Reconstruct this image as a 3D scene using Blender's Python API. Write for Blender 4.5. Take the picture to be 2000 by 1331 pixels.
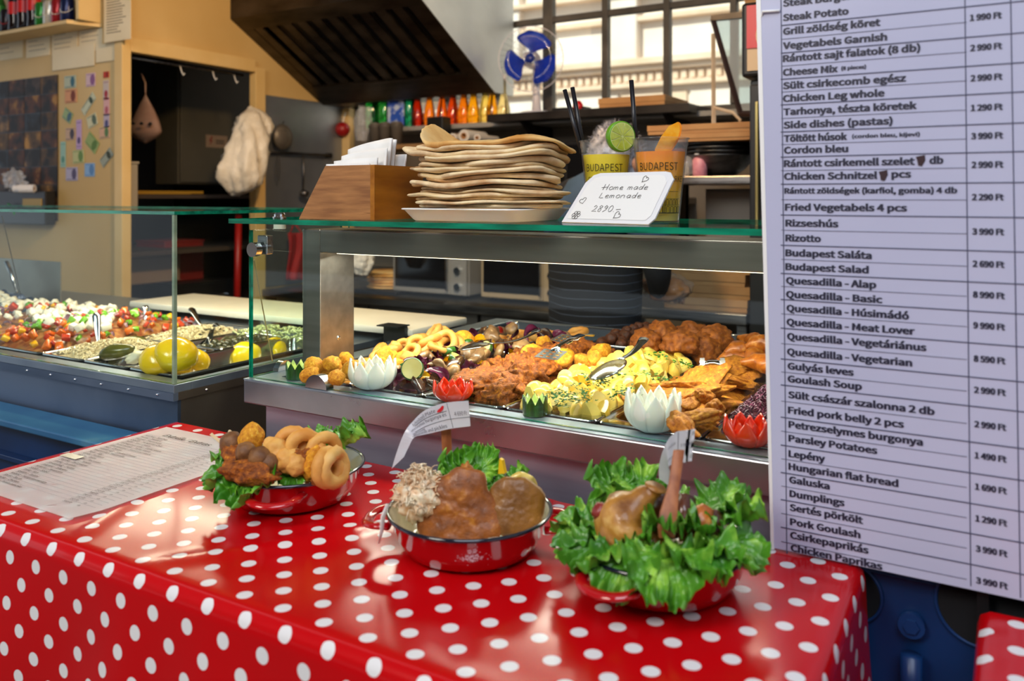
import bpy, bmesh, math, random
from mathutils import Vector, Matrix, noise, Euler
PI = math.pi
for o in list(bpy.data.objects): bpy.data.objects.remove(o)
SC = bpy.context.scene
COL = SC.collection
# ------------------------------------------------------------------ camera
TH = math.radians(30.6); CO, SI = math.cos(TH), math.sin(TH)
EYE = Vector((0, 0, 1.40)); F = 1640.0; HZ = 384.0
cam_d = bpy.data.cameras.new('camera'); cam = bpy.data.objects.new('camera', cam_d); COL.objects.link(cam)
cam.location = EYE; cam.rotation_euler = (PI/2, 0, TH)
cam_d.sensor_width = 36; cam_d.lens = F*36/2000
cam_d.shift_y = -(665.5-HZ)/2000
cam_d.clip_start = 0.02; cam_d.clip_end = 200
cam_d.dof.use_dof = True; cam_d.dof.focus_distance = 1.5; cam_d.dof.aperture_fstop = 4.0
SC.camera = cam
# ------------------------------------------------------------------ world, lamps, exposure
SC.view_settings.view_transform = 'Standard'; SC.view_settings.look = 'None'
SC.view_settings.gamma = 1; SC.view_settings.use_curve_mapping = False
SC.view_settings.exposure = 0.0
W = bpy.data.worlds.new('world'); SC.world = W; W.use_nodes = True
bg = W.node_tree.nodes['Background']; bg.inputs[0].default_value = (0.80, 0.88, 1.0, 1); bg.inputs[1].default_value = 1.0
def area(name, loc, size, power, col, target=None, rot=None, sy=None, spread=None):
    d = bpy.data.lights.new(name, 'AREA'); d.energy = power; d.color = col
    d.shape = 'RECTANGLE'; d.size = size; d.size_y = sy or size
    if spread: d.spread = spread
    o = bpy.data.objects.new(name, d); COL.objects.link(o); o.location = loc
    if target is not None:
        o.rotation_euler = (Vector(target)-Vector(loc)).to_track_quat('-Z', 'Y').to_euler()
    elif rot: o.rotation_euler = rot
    return o
sun = bpy.data.lights.new('sun', 'SUN'); sun.energy = 5.5; sun.color = (1, 0.95, 0.87); sun.angle = 0.01
suno = bpy.data.objects.new('sun', sun); COL.objects.link(suno)
suno.rotation_euler = Vector((0.45, 1.0, -0.95)).to_track_quat('-Z', 'Y').to_euler()
area('overhead_fill', (0.8, -1.5, 4.6), 2.2, 125, (0.80, 0.88, 1.0), target=(-0.3, 1.0, 0.9), sy=3.0)  # added soft cool fill from overhead, no real skylight
area('front_fill', (-1.3, -1.5, 2.9), 0.9, 52, (1.0, 0.93, 0.84), target=(-0.7, 1.0, 1.0))  # added front fill behind the camera, not a fixture of the hall
area('stall_warm_lamp', (-1.35, 1.75, 2.62), 0.16, 36, (1.0, 0.62, 0.28), target=(-3.0, 2.6, 1.4))
area('case_lamp_strip', (-0.72, 1.34, 1.278), 0.95, 5.5, (1.0, 0.93, 0.80), rot=(math.radians(8), 0, 0), sy=0.05)
area('salad_fill', (-1.95, 1.45, 1.345), 0.8, 4.2, (1.0, 0.86, 0.64), rot=(0, 0, 0), sy=0.05)  # unseen lamp without a fixture, added to brighten the salads

# ------------------------------------------------------------------ geometry helpers
def at(px, py, x=None, y=None, z=None, d=None):
    """world point seen at photo pixel (px,py) on the plane x=, y=, z= or at depth d"""
    r = (px-1000)/F; u = -(py-HZ)/F
    dx, dy, dz = r*CO-SI, r*SI+CO, u
    if x is not None: t = x/dx
    elif y is not None: t = y/dy
    elif z is not None: t = (z-EYE.z)/dz
    else: t = d
    return Vector((dx*t, dy*t, EYE.z+dz*t))
def mesh_of(bm, name='mesh', smooth=None):
    me = bpy.data.meshes.new(name); bm.normal_update(); bm.to_mesh(me); bm.free()
    if smooth: 
        for p in me.polygons: p.use_smooth = True
    return me
def obj(name, data, m=None, parent=None, loc=None, rot=None, scale=None, smooth=False, label=None, kind=None, world=False, ang=None):
    """links ONE mesh object; world=True: the bmesh is in world coordinates"""
    if isinstance(data, bmesh.types.BMesh):
        if world and parent is not None:
            data.transform(parent_matrix(parent).inverted())
        data = mesh_of(data, name)
    if smooth or ang:
        data.polygons.foreach_set('use_smooth', [True]*len(data.polygons))
        if ang:
            try: data.set_sharp_from_angle(angle=math.radians(ang))
            except Exception: pass
    if m is not None and len(data.materials) == 0:
        for mm in (m if isinstance(m, (list, tuple)) else [m]): data.materials.append(mm)
    o = bpy.data.objects.new(name, data); COL.objects.link(o)
    if parent is not None: o.parent = parent
    if loc is not None: o.location = loc
    if rot is not None: o.rotation_euler = rot
    if scale is not None: o.scale = scale
    if label: o['label'] = label
    if kind: o['kind'] = kind
    return o
def parent_matrix(p):
    M = Matrix.LocRotScale(p.location, p.rotation_euler, p.scale)
    return parent_matrix(p.parent) @ M if p.parent else M
def tag(o, label, cat, group=None):
    o['label'] = label; o['category'] = cat
    if group: o['group'] = group
    return o
def thing(name, label, cat, loc=(0, 0, 0), rot=(0, 0, 0), group=None):
    o = bpy.data.objects.new(name, None); o.empty_display_size = 0.05; COL.objects.link(o)
    o.location = loc; o.rotation_euler = rot
    return tag(o, label, cat, group)
def dup(root, loc=None, rot=None, scale=None, label=None, group=None):
    r = root.copy(); COL.objects.link(r)
    if loc is not None: r.location = loc
    if rot is not None: r.rotation_euler = rot
    if scale is not None: r.scale = scale
    if label: r['label'] = label
    if group: r['group'] = group
    for ch in [c for c in COL.objects if c.parent == root]:
        c = ch.copy(); COL.objects.link(c); c.parent = r
        for g in [q for q in COL.objects if q.parent == ch]:
            k = g.copy(); COL.objects.link(k); k.parent = c
    return r
def struct(name, data, m, **k):
    o = obj(name, data, m, **k); o['kind'] = 'structure'; return o
def new(): return bmesh.new()
def box(bm, x0, x1, y0, y1, z0, z1, bev=0, M=None, mi=0):
    r = bmesh.ops.create_cube(bm, size=1)
    vs = r['verts']
    bmesh.ops.transform(bm, matrix=Matrix.Translation(((x0+x1)/2, (y0+y1)/2, (z0+z1)/2)) @ Matrix.Diagonal((abs(x1-x0), abs(y1-y0), abs(z1-z0), 1)), verts=vs)
    fs = list({f for v in vs for f in v.link_faces})
    if bev:
        es = list({e for v in vs for e in v.link_edges})
        n0 = set(bm.verts) 
        rb = bmesh.ops.bevel(bm, geom=es, offset=bev, segments=2, affect='EDGES', profile=0.5)
        vs = list({v for f in rb['faces'] for v in f.verts} | {v for v in vs if v.is_valid})
        fs = list({f for v in vs for f in v.link_faces})
    if M is not None: bmesh.ops.transform(bm, matrix=M, verts=vs)
    if mi:
        for f in fs: f.material_index = mi
    return bm
def bx(*a, **k): return box(new(), *a, **k)
def prism(bm, pts, axis, a0, a1):
    """polygon pts (2-D) extruded along axis from a0 to a1"""
    def P(p, a):
        if axis == 'x': return (a, p[0], p[1])
        if axis == 'y': return (p[0], a, p[1])
        return (p[0], p[1], a)
    v0 = [bm.verts.new(P(p, a0)) for p in pts]; v1 = [bm.verts.new(P(p, a1)) for p in pts]
    n = len(pts)
    bm.faces.new(v0); bm.faces.new(v1[::-1])
    for i in range(n): bm.faces.new((v0[i], v0[(i+1) % n], v1[(i+1) % n], v1[i]))
    bmesh.ops.recalc_face_normals(bm, faces=bm.faces)
    return bm
def lathe(bm, prof, seg=32, M=None, cap0=False, cap1=False, mats=None):
    rings = []
    for r, z in prof:
        rings.append([bm.verts.new((r*math.cos(2*PI*i/seg), r*math.sin(2*PI*i/seg), z)) for i in range(seg)])
    for k in range(len(rings)-1):
        for i in range(seg):
            f = bm.faces.new((rings[k][i], rings[k][(i+1) % seg], rings[k+1][(i+1) % seg], rings[k+1][i]))
            if mats: f.material_index = mats[k]
    if cap0: bm.faces.new(rings[0][::-1])
    if cap1: bm.faces.new(rings[-1])
    if M is not None: bmesh.ops.transform(bm, matrix=M, verts=[v for r in rings for v in r])
    return bm
def tube(bm, path, r, seg=8, caps=True, flat=1.0, closed=False):
    """r a number or a list; sweeps a circle along the path"""
    P = [Vector(p) for p in path]; n = len(P)
    R = r if isinstance(r, (list, tuple)) else [r]*n
    up = None; rings = []
    for i, p in enumerate(P):
        if closed: t = P[(i+1) % n]-P[i-1]
        else: t = P[min(i+1, n-1)]-P[max(i-1, 0)]
        if t.length < 1e-9: t = Vector((0, 0, 1))
        t.normalize()
        if up is None:
            up = Vector((0, 0, 1)) if abs(t.z) < 0.9 else Vector((1, 0, 0))
        a = t.cross(up)
        if a.length < 1e-6: a = t.cross(Vector((0, 1, 0)))
        a.normalize(); b = a.cross(t).normalized(); up = b
        rings.append([bm.verts.new(p + (a*math.cos(2*PI*j/seg) + b*flat*math.sin(2*PI*j/seg))*R[i]) for j in range(seg)])
    m = n if closed else n-1
    for k in range(m):
        for j in range(seg):
            bm.faces.new((rings[k][j], rings[k][(j+1) % seg], rings[(k+1) % n][(j+1) % seg], rings[(k+1) % n][j]))
    if caps and not closed:
        bm.faces.new(rings[0][::-1]); bm.faces.new(rings[-1])
    return bm
def grid(bm, nu, nv, fn, mi=0, closed_v=False):
    V = [[bm.verts.new(fn(i/(nu-1), j/(nv-1))) for j in range(nv)] for i in range(nu)]
    for i in range(nu-1):
        for j in range(nv-1):
            f = bm.faces.new((V[i][j], V[i+1][j], V[i+1][j+1], V[i][j+1])); f.material_index = mi
    return V
def cyl(bm, p0, p1, r, seg=16, r1=None):
    return tube(bm, [p0, p1], [r, r if r1 is None else r1], seg)
def nz(p, f=1.0, s=0.0): return noise.noise(Vector((p[0]*f+s, p[1]*f-s*0.7, p[2]*f+s*1.3)))
def lump(sx, sy, sz, seed=0, amp=0.15, freq=2.0, sub=3, rough=0.0, rf=9.0, flatz=0):
    """irregular rounded piece of food, semi axes sx sy sz"""
    bm = new(); bmesh.ops.create_icosphere(bm, subdivisions=sub, radius=1)
    for v in bm.verts:
        p = v.co.copy()
        k = 1 + amp*nz(p, freq, seed*3.7) + amp*0.5*nz(p, freq*2.1, seed*5.1+9)
        if rough: k += rough*nz(p, rf, seed*2.3+4)
        q = p*k
        if flatz and q.z < -flatz: q.z = -flatz
        v.co = Vector((q.x*sx, q.y*sy, q.z*sz))
    me = mesh_of(bm, 'lump'); 
    for p in me.polygons: p.use_smooth = True
    return me
def ring_mesh(R, r, seed, seg=28, n=12, sq=1.0):
    bm = new(); V = []
    for i in range(seg):
        a = 2*PI*i/seg; row = []
        for j in range(n):
            b = 2*PI*j/n
            p = Vector(((R+r*math.cos(b))*math.cos(a), (R+r*math.cos(b))*math.sin(a)*sq, r*math.sin(b)))
            k = 1+0.22*nz(p/R, 2.2, seed)+0.1*nz(p/R, 6, seed+3)
            c = Vector((R*math.cos(a), R*math.sin(a)*sq, 0)); wob = Vector((0, 0, 0.25*r*math.sin(2*a+seed)))
            row.append(bm.verts.new(c+(p-c)*k+wob))
        V.append(row)
    for i in range(seg):
        for j in range(n): bm.faces.new((V[i][j], V[(i+1) % seg][j], V[(i+1) % seg][(j+1) % n], V[i][(j+1) % n]))
    me = mesh_of(bm, 'ring', smooth=True); return me
SANS = None
try:      # Blender's own bundled sans-serif; its built-in font is used where this one is missing
    SANS = bpy.data.fonts.load(bpy.utils.system_resource('DATAFILES', path='fonts')+'/Noto Sans CJK Regular.woff2')
except Exception: SANS = None
def text_bm(s, height, bold=0.0, width=None, shear=0.0, align='LEFT', thick=0):
    """flat lettering in the XY plane, baseline at 0, cap height about `height`"""
    cu = bpy.data.curves.new('t', 'FONT'); cu.body = s; cu.size = 1.0; cu.offset = bold*(0.33 if SANS else 1); cu.shear = shear
    if SANS: cu.font = SANS
    cu.resolution_u = 2; cu.fill_mode = 'FRONT' if not thick else 'BOTH'
    ob = bpy.data.objects.new('t', cu); COL.objects.link(ob)
    dg = bpy.context.evaluated_depsgraph_get(); me = bpy.data.meshes.new_from_object(ob.evaluated_get(dg))
    bm = new(); bm.from_mesh(me); bpy.data.objects.remove(ob); bpy.data.curves.remove(cu); bpy.data.meshes.remove(me)
    if not bm.verts: return bm
    xs = [v.co.x for v in bm.verts]; x0, x1 = min(xs), max(xs)
    sy = height/(0.2566 if SANS else 0.70); sx = sy if width is None else width/(x1-x0)
    off = x0 if align == 'LEFT' else ((x0+x1)/2 if align == 'CENTER' else x1)
    for v in bm.verts: v.co = Vector(((v.co.x-off)*sx, v.co.y*sy, 0))
    for f in bm.faces: f.material_index = 0
    return bm
def merge(dst, src, M=None, mi=None):
    if M is not None: src.transform(M)
    if mi is not None:
        for f in src.faces: f.material_index = mi
    me = bpy.data.meshes.new('tmp'); src.to_mesh(me); src.free(); dst.from_mesh(me); bpy.data.meshes.remove(me)
    return dst
def basis(o, ex, ey, ez=None):
    ex = Vector(ex).normalized(); ey = Vector(ey).normalized(); ez = Vector(ez) if ez else ex.cross(ey)
    M = Matrix((ex, ey, ez)).transposed().to_4x4(); M.translation = Vector(o); return M
def stroke(bm, pts, w, z=0):
    """flat pen stroke in XY"""
    tube(bm, [(x, y, z) for x, y in pts], w/2, seg=5, flat=0.25)
# ------------------------------------------------------------------ materials
MATS = {}
def srgb(c):
    if isinstance(c, str):
        c = [int(c[i:i+2], 16)/255 for i in (0, 2, 4)]
    return tuple(x/12.92 if x <= 0.04045 else ((x+0.055)/1.055)**2.4 for x in c[:3])+(1,)
def mat(name, c1, c2=None, rough=0.5, metal=0.0, scale=20, detail=4, bump=0.0, bscale=None, bdist=0.002, stretch=None, coat=0.0, trans=0.0, sss=0.0, rnd=0.0, c3=None, spec=None, emis=None, lo=0.35, hi=0.65, alpha=None, rough2=None, sheen=0):
    if name in MATS: return MATS[name]
    m = bpy.data.materials.new(name); m.use_nodes = True; N = m.node_tree.nodes; L = m.node_tree.links
    b = N['Principled BSDF']; b.inputs['Roughness'].default_value = rough; b.inputs['Metallic'].default_value = metal
    b.inputs['Base Color'].default_value = srgb(c1)
    if coat: b.inputs['Coat Weight'].default_value = coat; b.inputs['Coat Roughness'].default_value = 0.08
    if trans: b.inputs['Transmission Weight'].default_value = trans
    if sss: b.inputs['Subsurface Weight'].default_value = sss; b.inputs['Subsurface Radius'].default_value = (0.01, 0.006, 0.004); b.inputs['Subsurface Scale'].default_value = 0.6
    if spec is not None: b.inputs['Specular IOR Level'].default_value = spec
    if emis: b.inputs['Emission Color'].default_value = srgb(c1); b.inputs['Emission Strength'].default_value = emis
    if alpha is not None: b.inputs['Alpha'].default_value = alpha
    need = c2 is not None or bump or rough2 is not None
    if need:
        tc = N.new('ShaderNodeTexCoord'); mp = N.new('ShaderNodeMapping'); L.new(tc.outputs['Object'], mp.inputs[0])
        if stretch: mp.inputs['Scale'].default_value = stretch
        oi = N.new('ShaderNodeObjectInfo'); ml = N.new('ShaderNodeMath'); ml.operation = 'MULTIPLY'; ml.inputs[1].default_value = 13.7
        L.new(oi.outputs['Random'], ml.inputs[0]); L.new(ml.outputs[0], mp.inputs['Location'])
    if c2 is not None or rough2 is not None:
        no = N.new('ShaderNodeTexNoise'); no.inputs['Scale'].default_value = scale; no.inputs['Detail'].default_value = detail
        L.new(mp.outputs[0], no.inputs[0])
    if c2 is not None:
        cr = N.new('ShaderNodeValToRGB'); cr.color_ramp.elements[0].position = lo; cr.color_ramp.elements[1].position = hi
        cr.color_ramp.elements[0].color = srgb(c1); cr.color_ramp.elements[1].color = srgb(c2)
        if c3: e = cr.color_ramp.elements.new(min(hi+0.12, 1)); e.color = srgb(c3)
        L.new(no.outputs[0], cr.inputs[0]); out = cr.outputs[0]
        if rnd:
            hs = N.new('ShaderNodeHueSaturation'); mr = N.new('ShaderNodeMapRange')
            mr.inputs[3].default_value = 1-rnd; mr.inputs[4].default_value = 1+rnd
            L.new(oi.outputs['Random'], mr.inputs[0]); L.new(mr.outputs[0], hs.inputs['Value']); L.new(out, hs.inputs['Color']); out = hs.outputs[0]
        L.new(out, b.inputs['Base Color'])
    if rough2 is not None:
        mr = N.new('ShaderNodeMapRange'); mr.inputs[1].default_value = 0.3; mr.inputs[2].default_value = 0.7
        mr.inputs[3].default_value = rough; mr.inputs[4].default_value = rough2
        L.new(no.outputs[0], mr.inputs[0]); L.new(mr.outputs[0], b.inputs['Roughness'])
    if bump:
        n2 = N.new('ShaderNodeTexNoise'); n2.inputs['Scale'].default_value = bscale or scale*2; n2.inputs['Detail'].default_value = 3
        L.new(mp.outputs[0], n2.inputs[0]); bp = N.new('ShaderNodeBump'); bp.inputs['Strength'].default_value = bump
        bp.inputs['Distance'].default_value = bdist
        L.new(n2.outputs[0], bp.inputs['Height']); L.new(bp.outputs[0], b.inputs['Normal'])
    MATS[name] = m; return m
def glass_mat(name, tint=(0.93, 0.98, 0.96), rough=0.0, ior=1.5, haze=0.0, gain=1.0):
    m = bpy.data.materials.new(name); m.use_nodes = True; N = m.node_tree.nodes; L = m.node_tree.links; N.clear()
    o = N.new('ShaderNodeOutputMaterial'); t = N.new('ShaderNodeBsdfTransparent'); t.inputs[0].default_value = (*tint, 1)
    g = N.new('ShaderNodeBsdfGlossy'); g.inputs['Roughness'].default_value = rough
    ge = N.new('ShaderNodeNewGeometry'); dp = N.new('ShaderNodeVectorMath'); dp.operation = 'DOT_PRODUCT'
    L.new(ge.outputs['Incoming'], dp.inputs[0]); L.new(ge.outputs['Normal'], dp.inputs[1])
    def M_(op, a, b=None):
        n = N.new('ShaderNodeMath'); n.operation = op
        for i, q in enumerate((a, b)):
            if q is None: continue
            if isinstance(q, (int, float)): n.inputs[i].default_value = q
            else: L.new(q, n.inputs[i])
        return n.outputs[0]
    c = M_('ABSOLUTE', dp.outputs['Value']); f0 = ((ior-1)/(ior+1))**2
    fac = M_('ADD', f0*gain, M_('MULTIPLY', (1-f0)*gain, M_('POWER', M_('SUBTRACT', 1.0, c), 5.0)))
    mx = N.new('ShaderNodeMixShader'); L.new(t.outputs[0], mx.inputs[1]); L.new(g.outputs[0], mx.inputs[2])
    L.new(fac, mx.inputs[0])
    out = mx
    if haze:
        d = N.new('ShaderNodeBsdfDiffuse'); d.inputs[0].default_value = (0.9, 0.92, 0.95, 1); m2 = N.new('ShaderNodeMixShader'); m2.inputs[0].default_value = haze
        L.new(mx.outputs[0], m2.inputs[1]); L.new(d.outputs[0], m2.inputs[2]); out = m2
    L.new(out.outputs[0], o.inputs[0]); MATS[name] = m; return m
GLASS = glass_mat('clear_glass', gain=0.5)
FILM = glass_mat('clear_plastic', (0.97, 0.97, 0.98), 0.12, 1.45, haze=0.22)
CUPP = glass_mat('frosted_cup', (0.95, 0.95, 0.95), 0.2, 1.4, haze=0.05)
EDGE = mat('green_glass_edge', '04503c', '0b8f6c', rough=0.12, scale=9, stretch=(1, 6, 6), coat=0.6)
STEEL = mat('brushed_steel', '9a9a9c', 'b4b4b6', rough=0.26, metal=1.0, scale=14, stretch=(0.6, 8, 8), rough2=0.38, bump=0.04, bscale=60, bdist=0.0006)
STEELB = mat('dark_brushed_steel', '6c6a68', '85827e', rough=0.30, metal=1.0, scale=10, stretch=(0.6, 6, 6), rough2=0.42)
STEELP = mat('polished_steel', 'c4c6ca', rough=0.14, metal=1.0)
CHROME = mat('chrome', 'd8dadd', rough=0.07, metal=1.0)
WHITE = mat('white_plastic', 'ecebe8', rough=0.4)
PAPER = mat('white_paper', 'e8e6e4', 'dedcdc', rough=0.7, scale=6)
INK = mat('black_ink', '141418', rough=0.6)
BLACK = mat('black_plastic', '121214', rough=0.4)
DARK = mat('dark_interior', '1a1613', '26201b', rough=0.7, scale=4)
CARD = mat('cardboard', 'b08050', 'bf915e', rough=0.8, scale=8)
PLY = mat('beige_painted_plywood', 'c9a565', 'd6b577', rough=0.55, scale=1.6, c3='ccaa6c', bump=0.1, bscale=3, bdist=0.004)
BLUEP = mat('blue_painted_steel', '0a2852', '0f3466', rough=0.35, scale=5, bump=0.15, bscale=8, bdist=0.002, c3='1c4c74')
def glass_pane(name, x0, x1, y0, y1, z0, z1, parent=None, **k):
    """sheet of glass with green edges; big faces are clear"""
    bm = bx(x0, x1, y0, y1, z0, z1); dims = (abs(x1-x0), abs(y1-y0), abs(z1-z0)); ax = dims.index(min(dims))
    bm.normal_update()
    for f in bm.faces:
        f.material_index = 0 if abs(f.normal[ax]) > 0.5 else 1
    return obj(name, bm, [GLASS, EDGE], parent, world=parent is not None, **k)
# ================================================================== SETTING
ZC = 1.05      # hot counter top
ZL = 1.015     # salad counter top
ZT = 0.95      # table top
ZS = 1.357     # glass shelf top
struct('floor', bx(-9, 7, -7, 5, -0.1, 0), mat('grey_floor', '4a4744', '5a5652', rough=0.5, scale=3))
struct('sun_block_roof', bx(-14, 14, -14, 1.3, 6.0, 6.1), mat('sun_block_paint', '8c8f92', rough=0.8))  # unseen slab added to keep the sun off the stall
struct('wall_dark_backdrop', bx(-14, 14, -9.2, -9, 0, 6.0), mat('dark_backdrop_paint', '6a5f55', '7c6f62', rough=0.8, scale=0.6))  # unseen backdrop added behind the camera to darken reflections in the glass
struct('shade_ceiling', bx(-7, 2, 1.3, 4.0, 3.25, 3.3), mat('shade_ceiling_paint', '8a7a60', rough=0.8))  # unseen, added over the kitchen to darken the back of the stall
struct('wall_left', bx(-7, -3.53, 2.42, 2.445, 0, 3.25), PLY)
wm = new()
box(wm, -3.56, -3.53, 2.445, 3.26, 2.10, 3.25)
box(wm, -3.56, -3.53, 3.26, 4.0, 0, 3.25)
struct('wall_side', wm, PLY)
fr = new()
box(fr, -3.56, -3.50, 2.405, 2.452, 0, 3.25, bev=0.003); struct('trim_1', fr, mat('beige_trim', 'd9b674', 'e0c083', rough=0.5, scale=5))
fr = new(); box(fr, -3.55, -3.50, 3.20, 3.27, 0, 2.10, bev=0.003); struct('trim_2', fr, MATS['beige_trim'])
fr = new(); box(fr, -3.55, -3.50, 2.452, 3.20, 2.072, 2.14, bev=0.003); struct('trim_3', fr, MATS['beige_trim'])
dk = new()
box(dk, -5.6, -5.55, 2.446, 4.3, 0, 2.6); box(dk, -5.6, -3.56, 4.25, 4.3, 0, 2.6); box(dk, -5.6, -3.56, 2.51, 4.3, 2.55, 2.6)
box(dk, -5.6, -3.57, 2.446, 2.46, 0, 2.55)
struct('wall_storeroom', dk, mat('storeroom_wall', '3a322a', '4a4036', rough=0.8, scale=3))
struct('wall_back', bx(-3.56, 1.5, 3.95, 4.02, 0, 1.79), mat('kitchen_wall', '6a645c', '7a7268', rough=0.6, scale=2))
struct('wall_right', bx(0.95, 1.0, 1.9, 4.0, 0, 3.25), mat('right_wall', '807a70', rough=0.7))
struct('wall_above_window', bx(-3.56, 1.5, 3.95, 4.02, 3.05, 3.3), PLY)
struct('window_sill', bx(-3.15, 1.5, 3.72, 3.97, 1.765, 1.79, bev=0.002), mat('sill', '9a9a98', rough=0.4))
# window
WF = mat('window_frame_paint', '3b3938', '57534f', rough=0.5, scale=8)
win = struct('window_1', bx(-3.50, 1.0, 3.965, 4.0, 1.79, 1.84, bev=0.004), WF)
xs = [-3.455+0.333*i for i in range(0, 14)]
for i, x in enumerate(xs):
    w = 0.030 if i == 4 else 0.017
    obj('mullion', bx(x-w, x+w, 3.96, 4.005, 1.84, 3.05, bev=0.004), WF, win)
for z in (2.345, 2.85):
    obj('glazing_bar', bx(-3.50, 1.0, 3.966, 4.0, z-0.017, z+0.017, bev=0.004), WF, win)
for i in range(len(xs)-1):
    for z0, z1 in ((1.84, 2.328), (2.362, 2.833)):
        p = obj('pane', bx(xs[i]+0.015, xs[i+1]-0.015, 3.98, 3.985, z0, z1), GLASS, win)
# building across the street
STONE = mat('pale_facade_stone', 'ead9c8', 'f3e6d8', rough=0.8, scale=1.2, bump=0.2, bscale=5, bdist=0.02)
STONE2 = mat('facade_cornice_stone', 'dcbfa0', 'ead2ba', rough=0.8, scale=2)
fac = thing('townhouse', 'pale stone town house with cornices seen through the stall window', 'building', (-3, 12, 0))
obj('wall', bx(-16, 14, 12.0, 12.6, 0, 9), STONE, fac, world=True)
for z0, z1, dp in ((3.05, 3.12, 0.15), (3.30, 3.38, 0.14), (3.38, 3.48, 0.22), (4.05, 4.13, 0.12), (4.45, 4.52, 0.2), (1.6, 1.75, 0.2)):
    obj('cornice', bx(-16, 14, 12-dp, 12.02, z0, z1, bev=0.01), STONE2, fac, world=True)
bm = new()
for i in range(150):
    x = -13+i*0.13; box(bm, x, x+0.08, 11.93, 12.02, 3.15, 3.27)
obj('dentil_row', bm, STONE2, fac, world=True, kind='stuff')
for x0 in (-6.4, -4.35, -2.3, -0.25, 1.8):
    wo = obj('window', bx(x0, x0+0.95, 11.9, 12.02, 4.5, 6.6, bev=0.01), STONE2, fac, world=True)
    obj('pane', bx(x0+0.14, x0+0.81, 11.86, 11.92, 4.62, 6.4), mat('violet_curtained_glass', 'a48fa2', 'b9a0ac', rough=0.3, scale=1.5), wo, world=True)
    obj('window_frame', bx(x0+0.46, x0+0.50, 11.83, 11.88, 4.62, 6.4), WF, wo, world=True)
for x0 in (-7.1, -5.05, -3.0, -0.95, 1.1):
    obj('pilaster', bx(x0-0.22, x0+0.22, 11.86, 12.02, 3.48, 9, bev=0.02), STONE, fac, world=True)
for i in range(12):
    for k in range(4):
        x0 = -9+i*1.1+(0.55 if k % 2 else 0); obj('stone_block', bx(x0+0.02, x0+1.07, 11.96, 12.02, 1.8+k*0.3, 2.08+k*0.3, bev=0.01), STONE if (i+k) % 3 else STONE2, fac, world=True)
struct('street', bx(-30, 30, 4.1, 40, -0.6, -0.5), mat('street_paving', '9a948c', rough=0.9))

# ------------------------------------------------------------------ extractor hood
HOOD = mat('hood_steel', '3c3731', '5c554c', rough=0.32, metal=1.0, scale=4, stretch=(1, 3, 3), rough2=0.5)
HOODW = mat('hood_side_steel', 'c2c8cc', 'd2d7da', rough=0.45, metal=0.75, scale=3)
hd = thing('extractor_hood', 'large steel extractor hood with baffle filters above the back counter', 'hood', (-2.9, 3.5, 1.93))
xa, xb = -3.525, -2.315
yf, zf, yb, zb = 3.05, 2.335, 3.74, 1.945
u = Vector((0, yb-yf, zb-zf)); ul = u.length; u.normalize(); nrm = Vector((0, u.z, -u.y))
def hp(x, s, h): return Vector((x, yf, zf))+Vector((0, 0, 0))+u*s+nrm*(-h)
# shell: side plates, front lip, top
prism_pts = [(yf, zf), (yb, zb), (3.93, zb), (3.93, 3.2), (yf, 3.2)]
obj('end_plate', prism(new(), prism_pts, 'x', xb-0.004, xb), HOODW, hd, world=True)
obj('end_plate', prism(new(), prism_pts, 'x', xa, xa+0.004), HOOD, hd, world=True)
obj('front_panel', bx(xa+0.004, xb-0.004, yf, yf+0.004, zf, 3.2), HOOD, hd, world=True)
obj('back_panel', bx(xa+0.004, xb-0.004, 3.925, 3.93, zb, 3.2), HOOD, hd, world=True)
def slab(s0, s1, h0, h1, x0, x1):
    bm = new(); c = [hp(x, s, h) for x in (x0, x1) for s in (s0, s1) for h in (h0, h1)]
    V = [bm.verts.new(p) for p in c]
    for f in ((0, 1, 3, 2), (4, 6, 7, 5), (0, 4, 5, 1), (2, 3, 7, 6), (0, 2, 6, 4), (1, 5, 7, 3)): bm.faces.new([V[i] for i in f])
    bmesh.ops.recalc_face_normals(bm, faces=bm.faces); return bm
obj('front_lip', slab(0, 0.12*ul, 0, 0.01, xa+0.004, xb-0.004), HOOD, hd, world=True)
obj('rear_lip', slab(0.80*ul, ul, 0, 0.01, xa+0.004, xb-0.004), HOOD, hd, world=True)
obj('bottom_lip', bx(xa+0.004, xb-0.004, yb, 3.925, zb, zb+0.005), HOOD, hd, world=True)
obj('side_lip', slab(0.12*ul, 0.80*ul, 0, 0.01, xb-0.10, xb-0.004), HOOD, hd, world=True)
obj('side_lip', slab(0.12*ul, 0.80*ul, 0, 0.01, xa+0.004, xa+0.08), HOOD, hd, world=True)
nb = 10
for i in range(nb):
    x0 = xa+0.08+(xb-0.10-xa-0.08)*i/nb; w = (xb-0.10-xa-0.08)/nb
    obj('baffle', slab(0.12*ul, 0.80*ul, 0.002, 0.014, x0+0.004, x0+w*0.60), HOOD, hd, world=True)
obj('filter_back', slab(0.12*ul, 0.80*ul, 0.045, 0.05, xa+0.06, xb-0.06), BLACK, hd, world=True)
obj('filter_rail', slab(0.775*ul, 0.80*ul, -0.004, 0.016, xa+0.06, xb-0.08), HOOD, hd, world=True)

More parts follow.
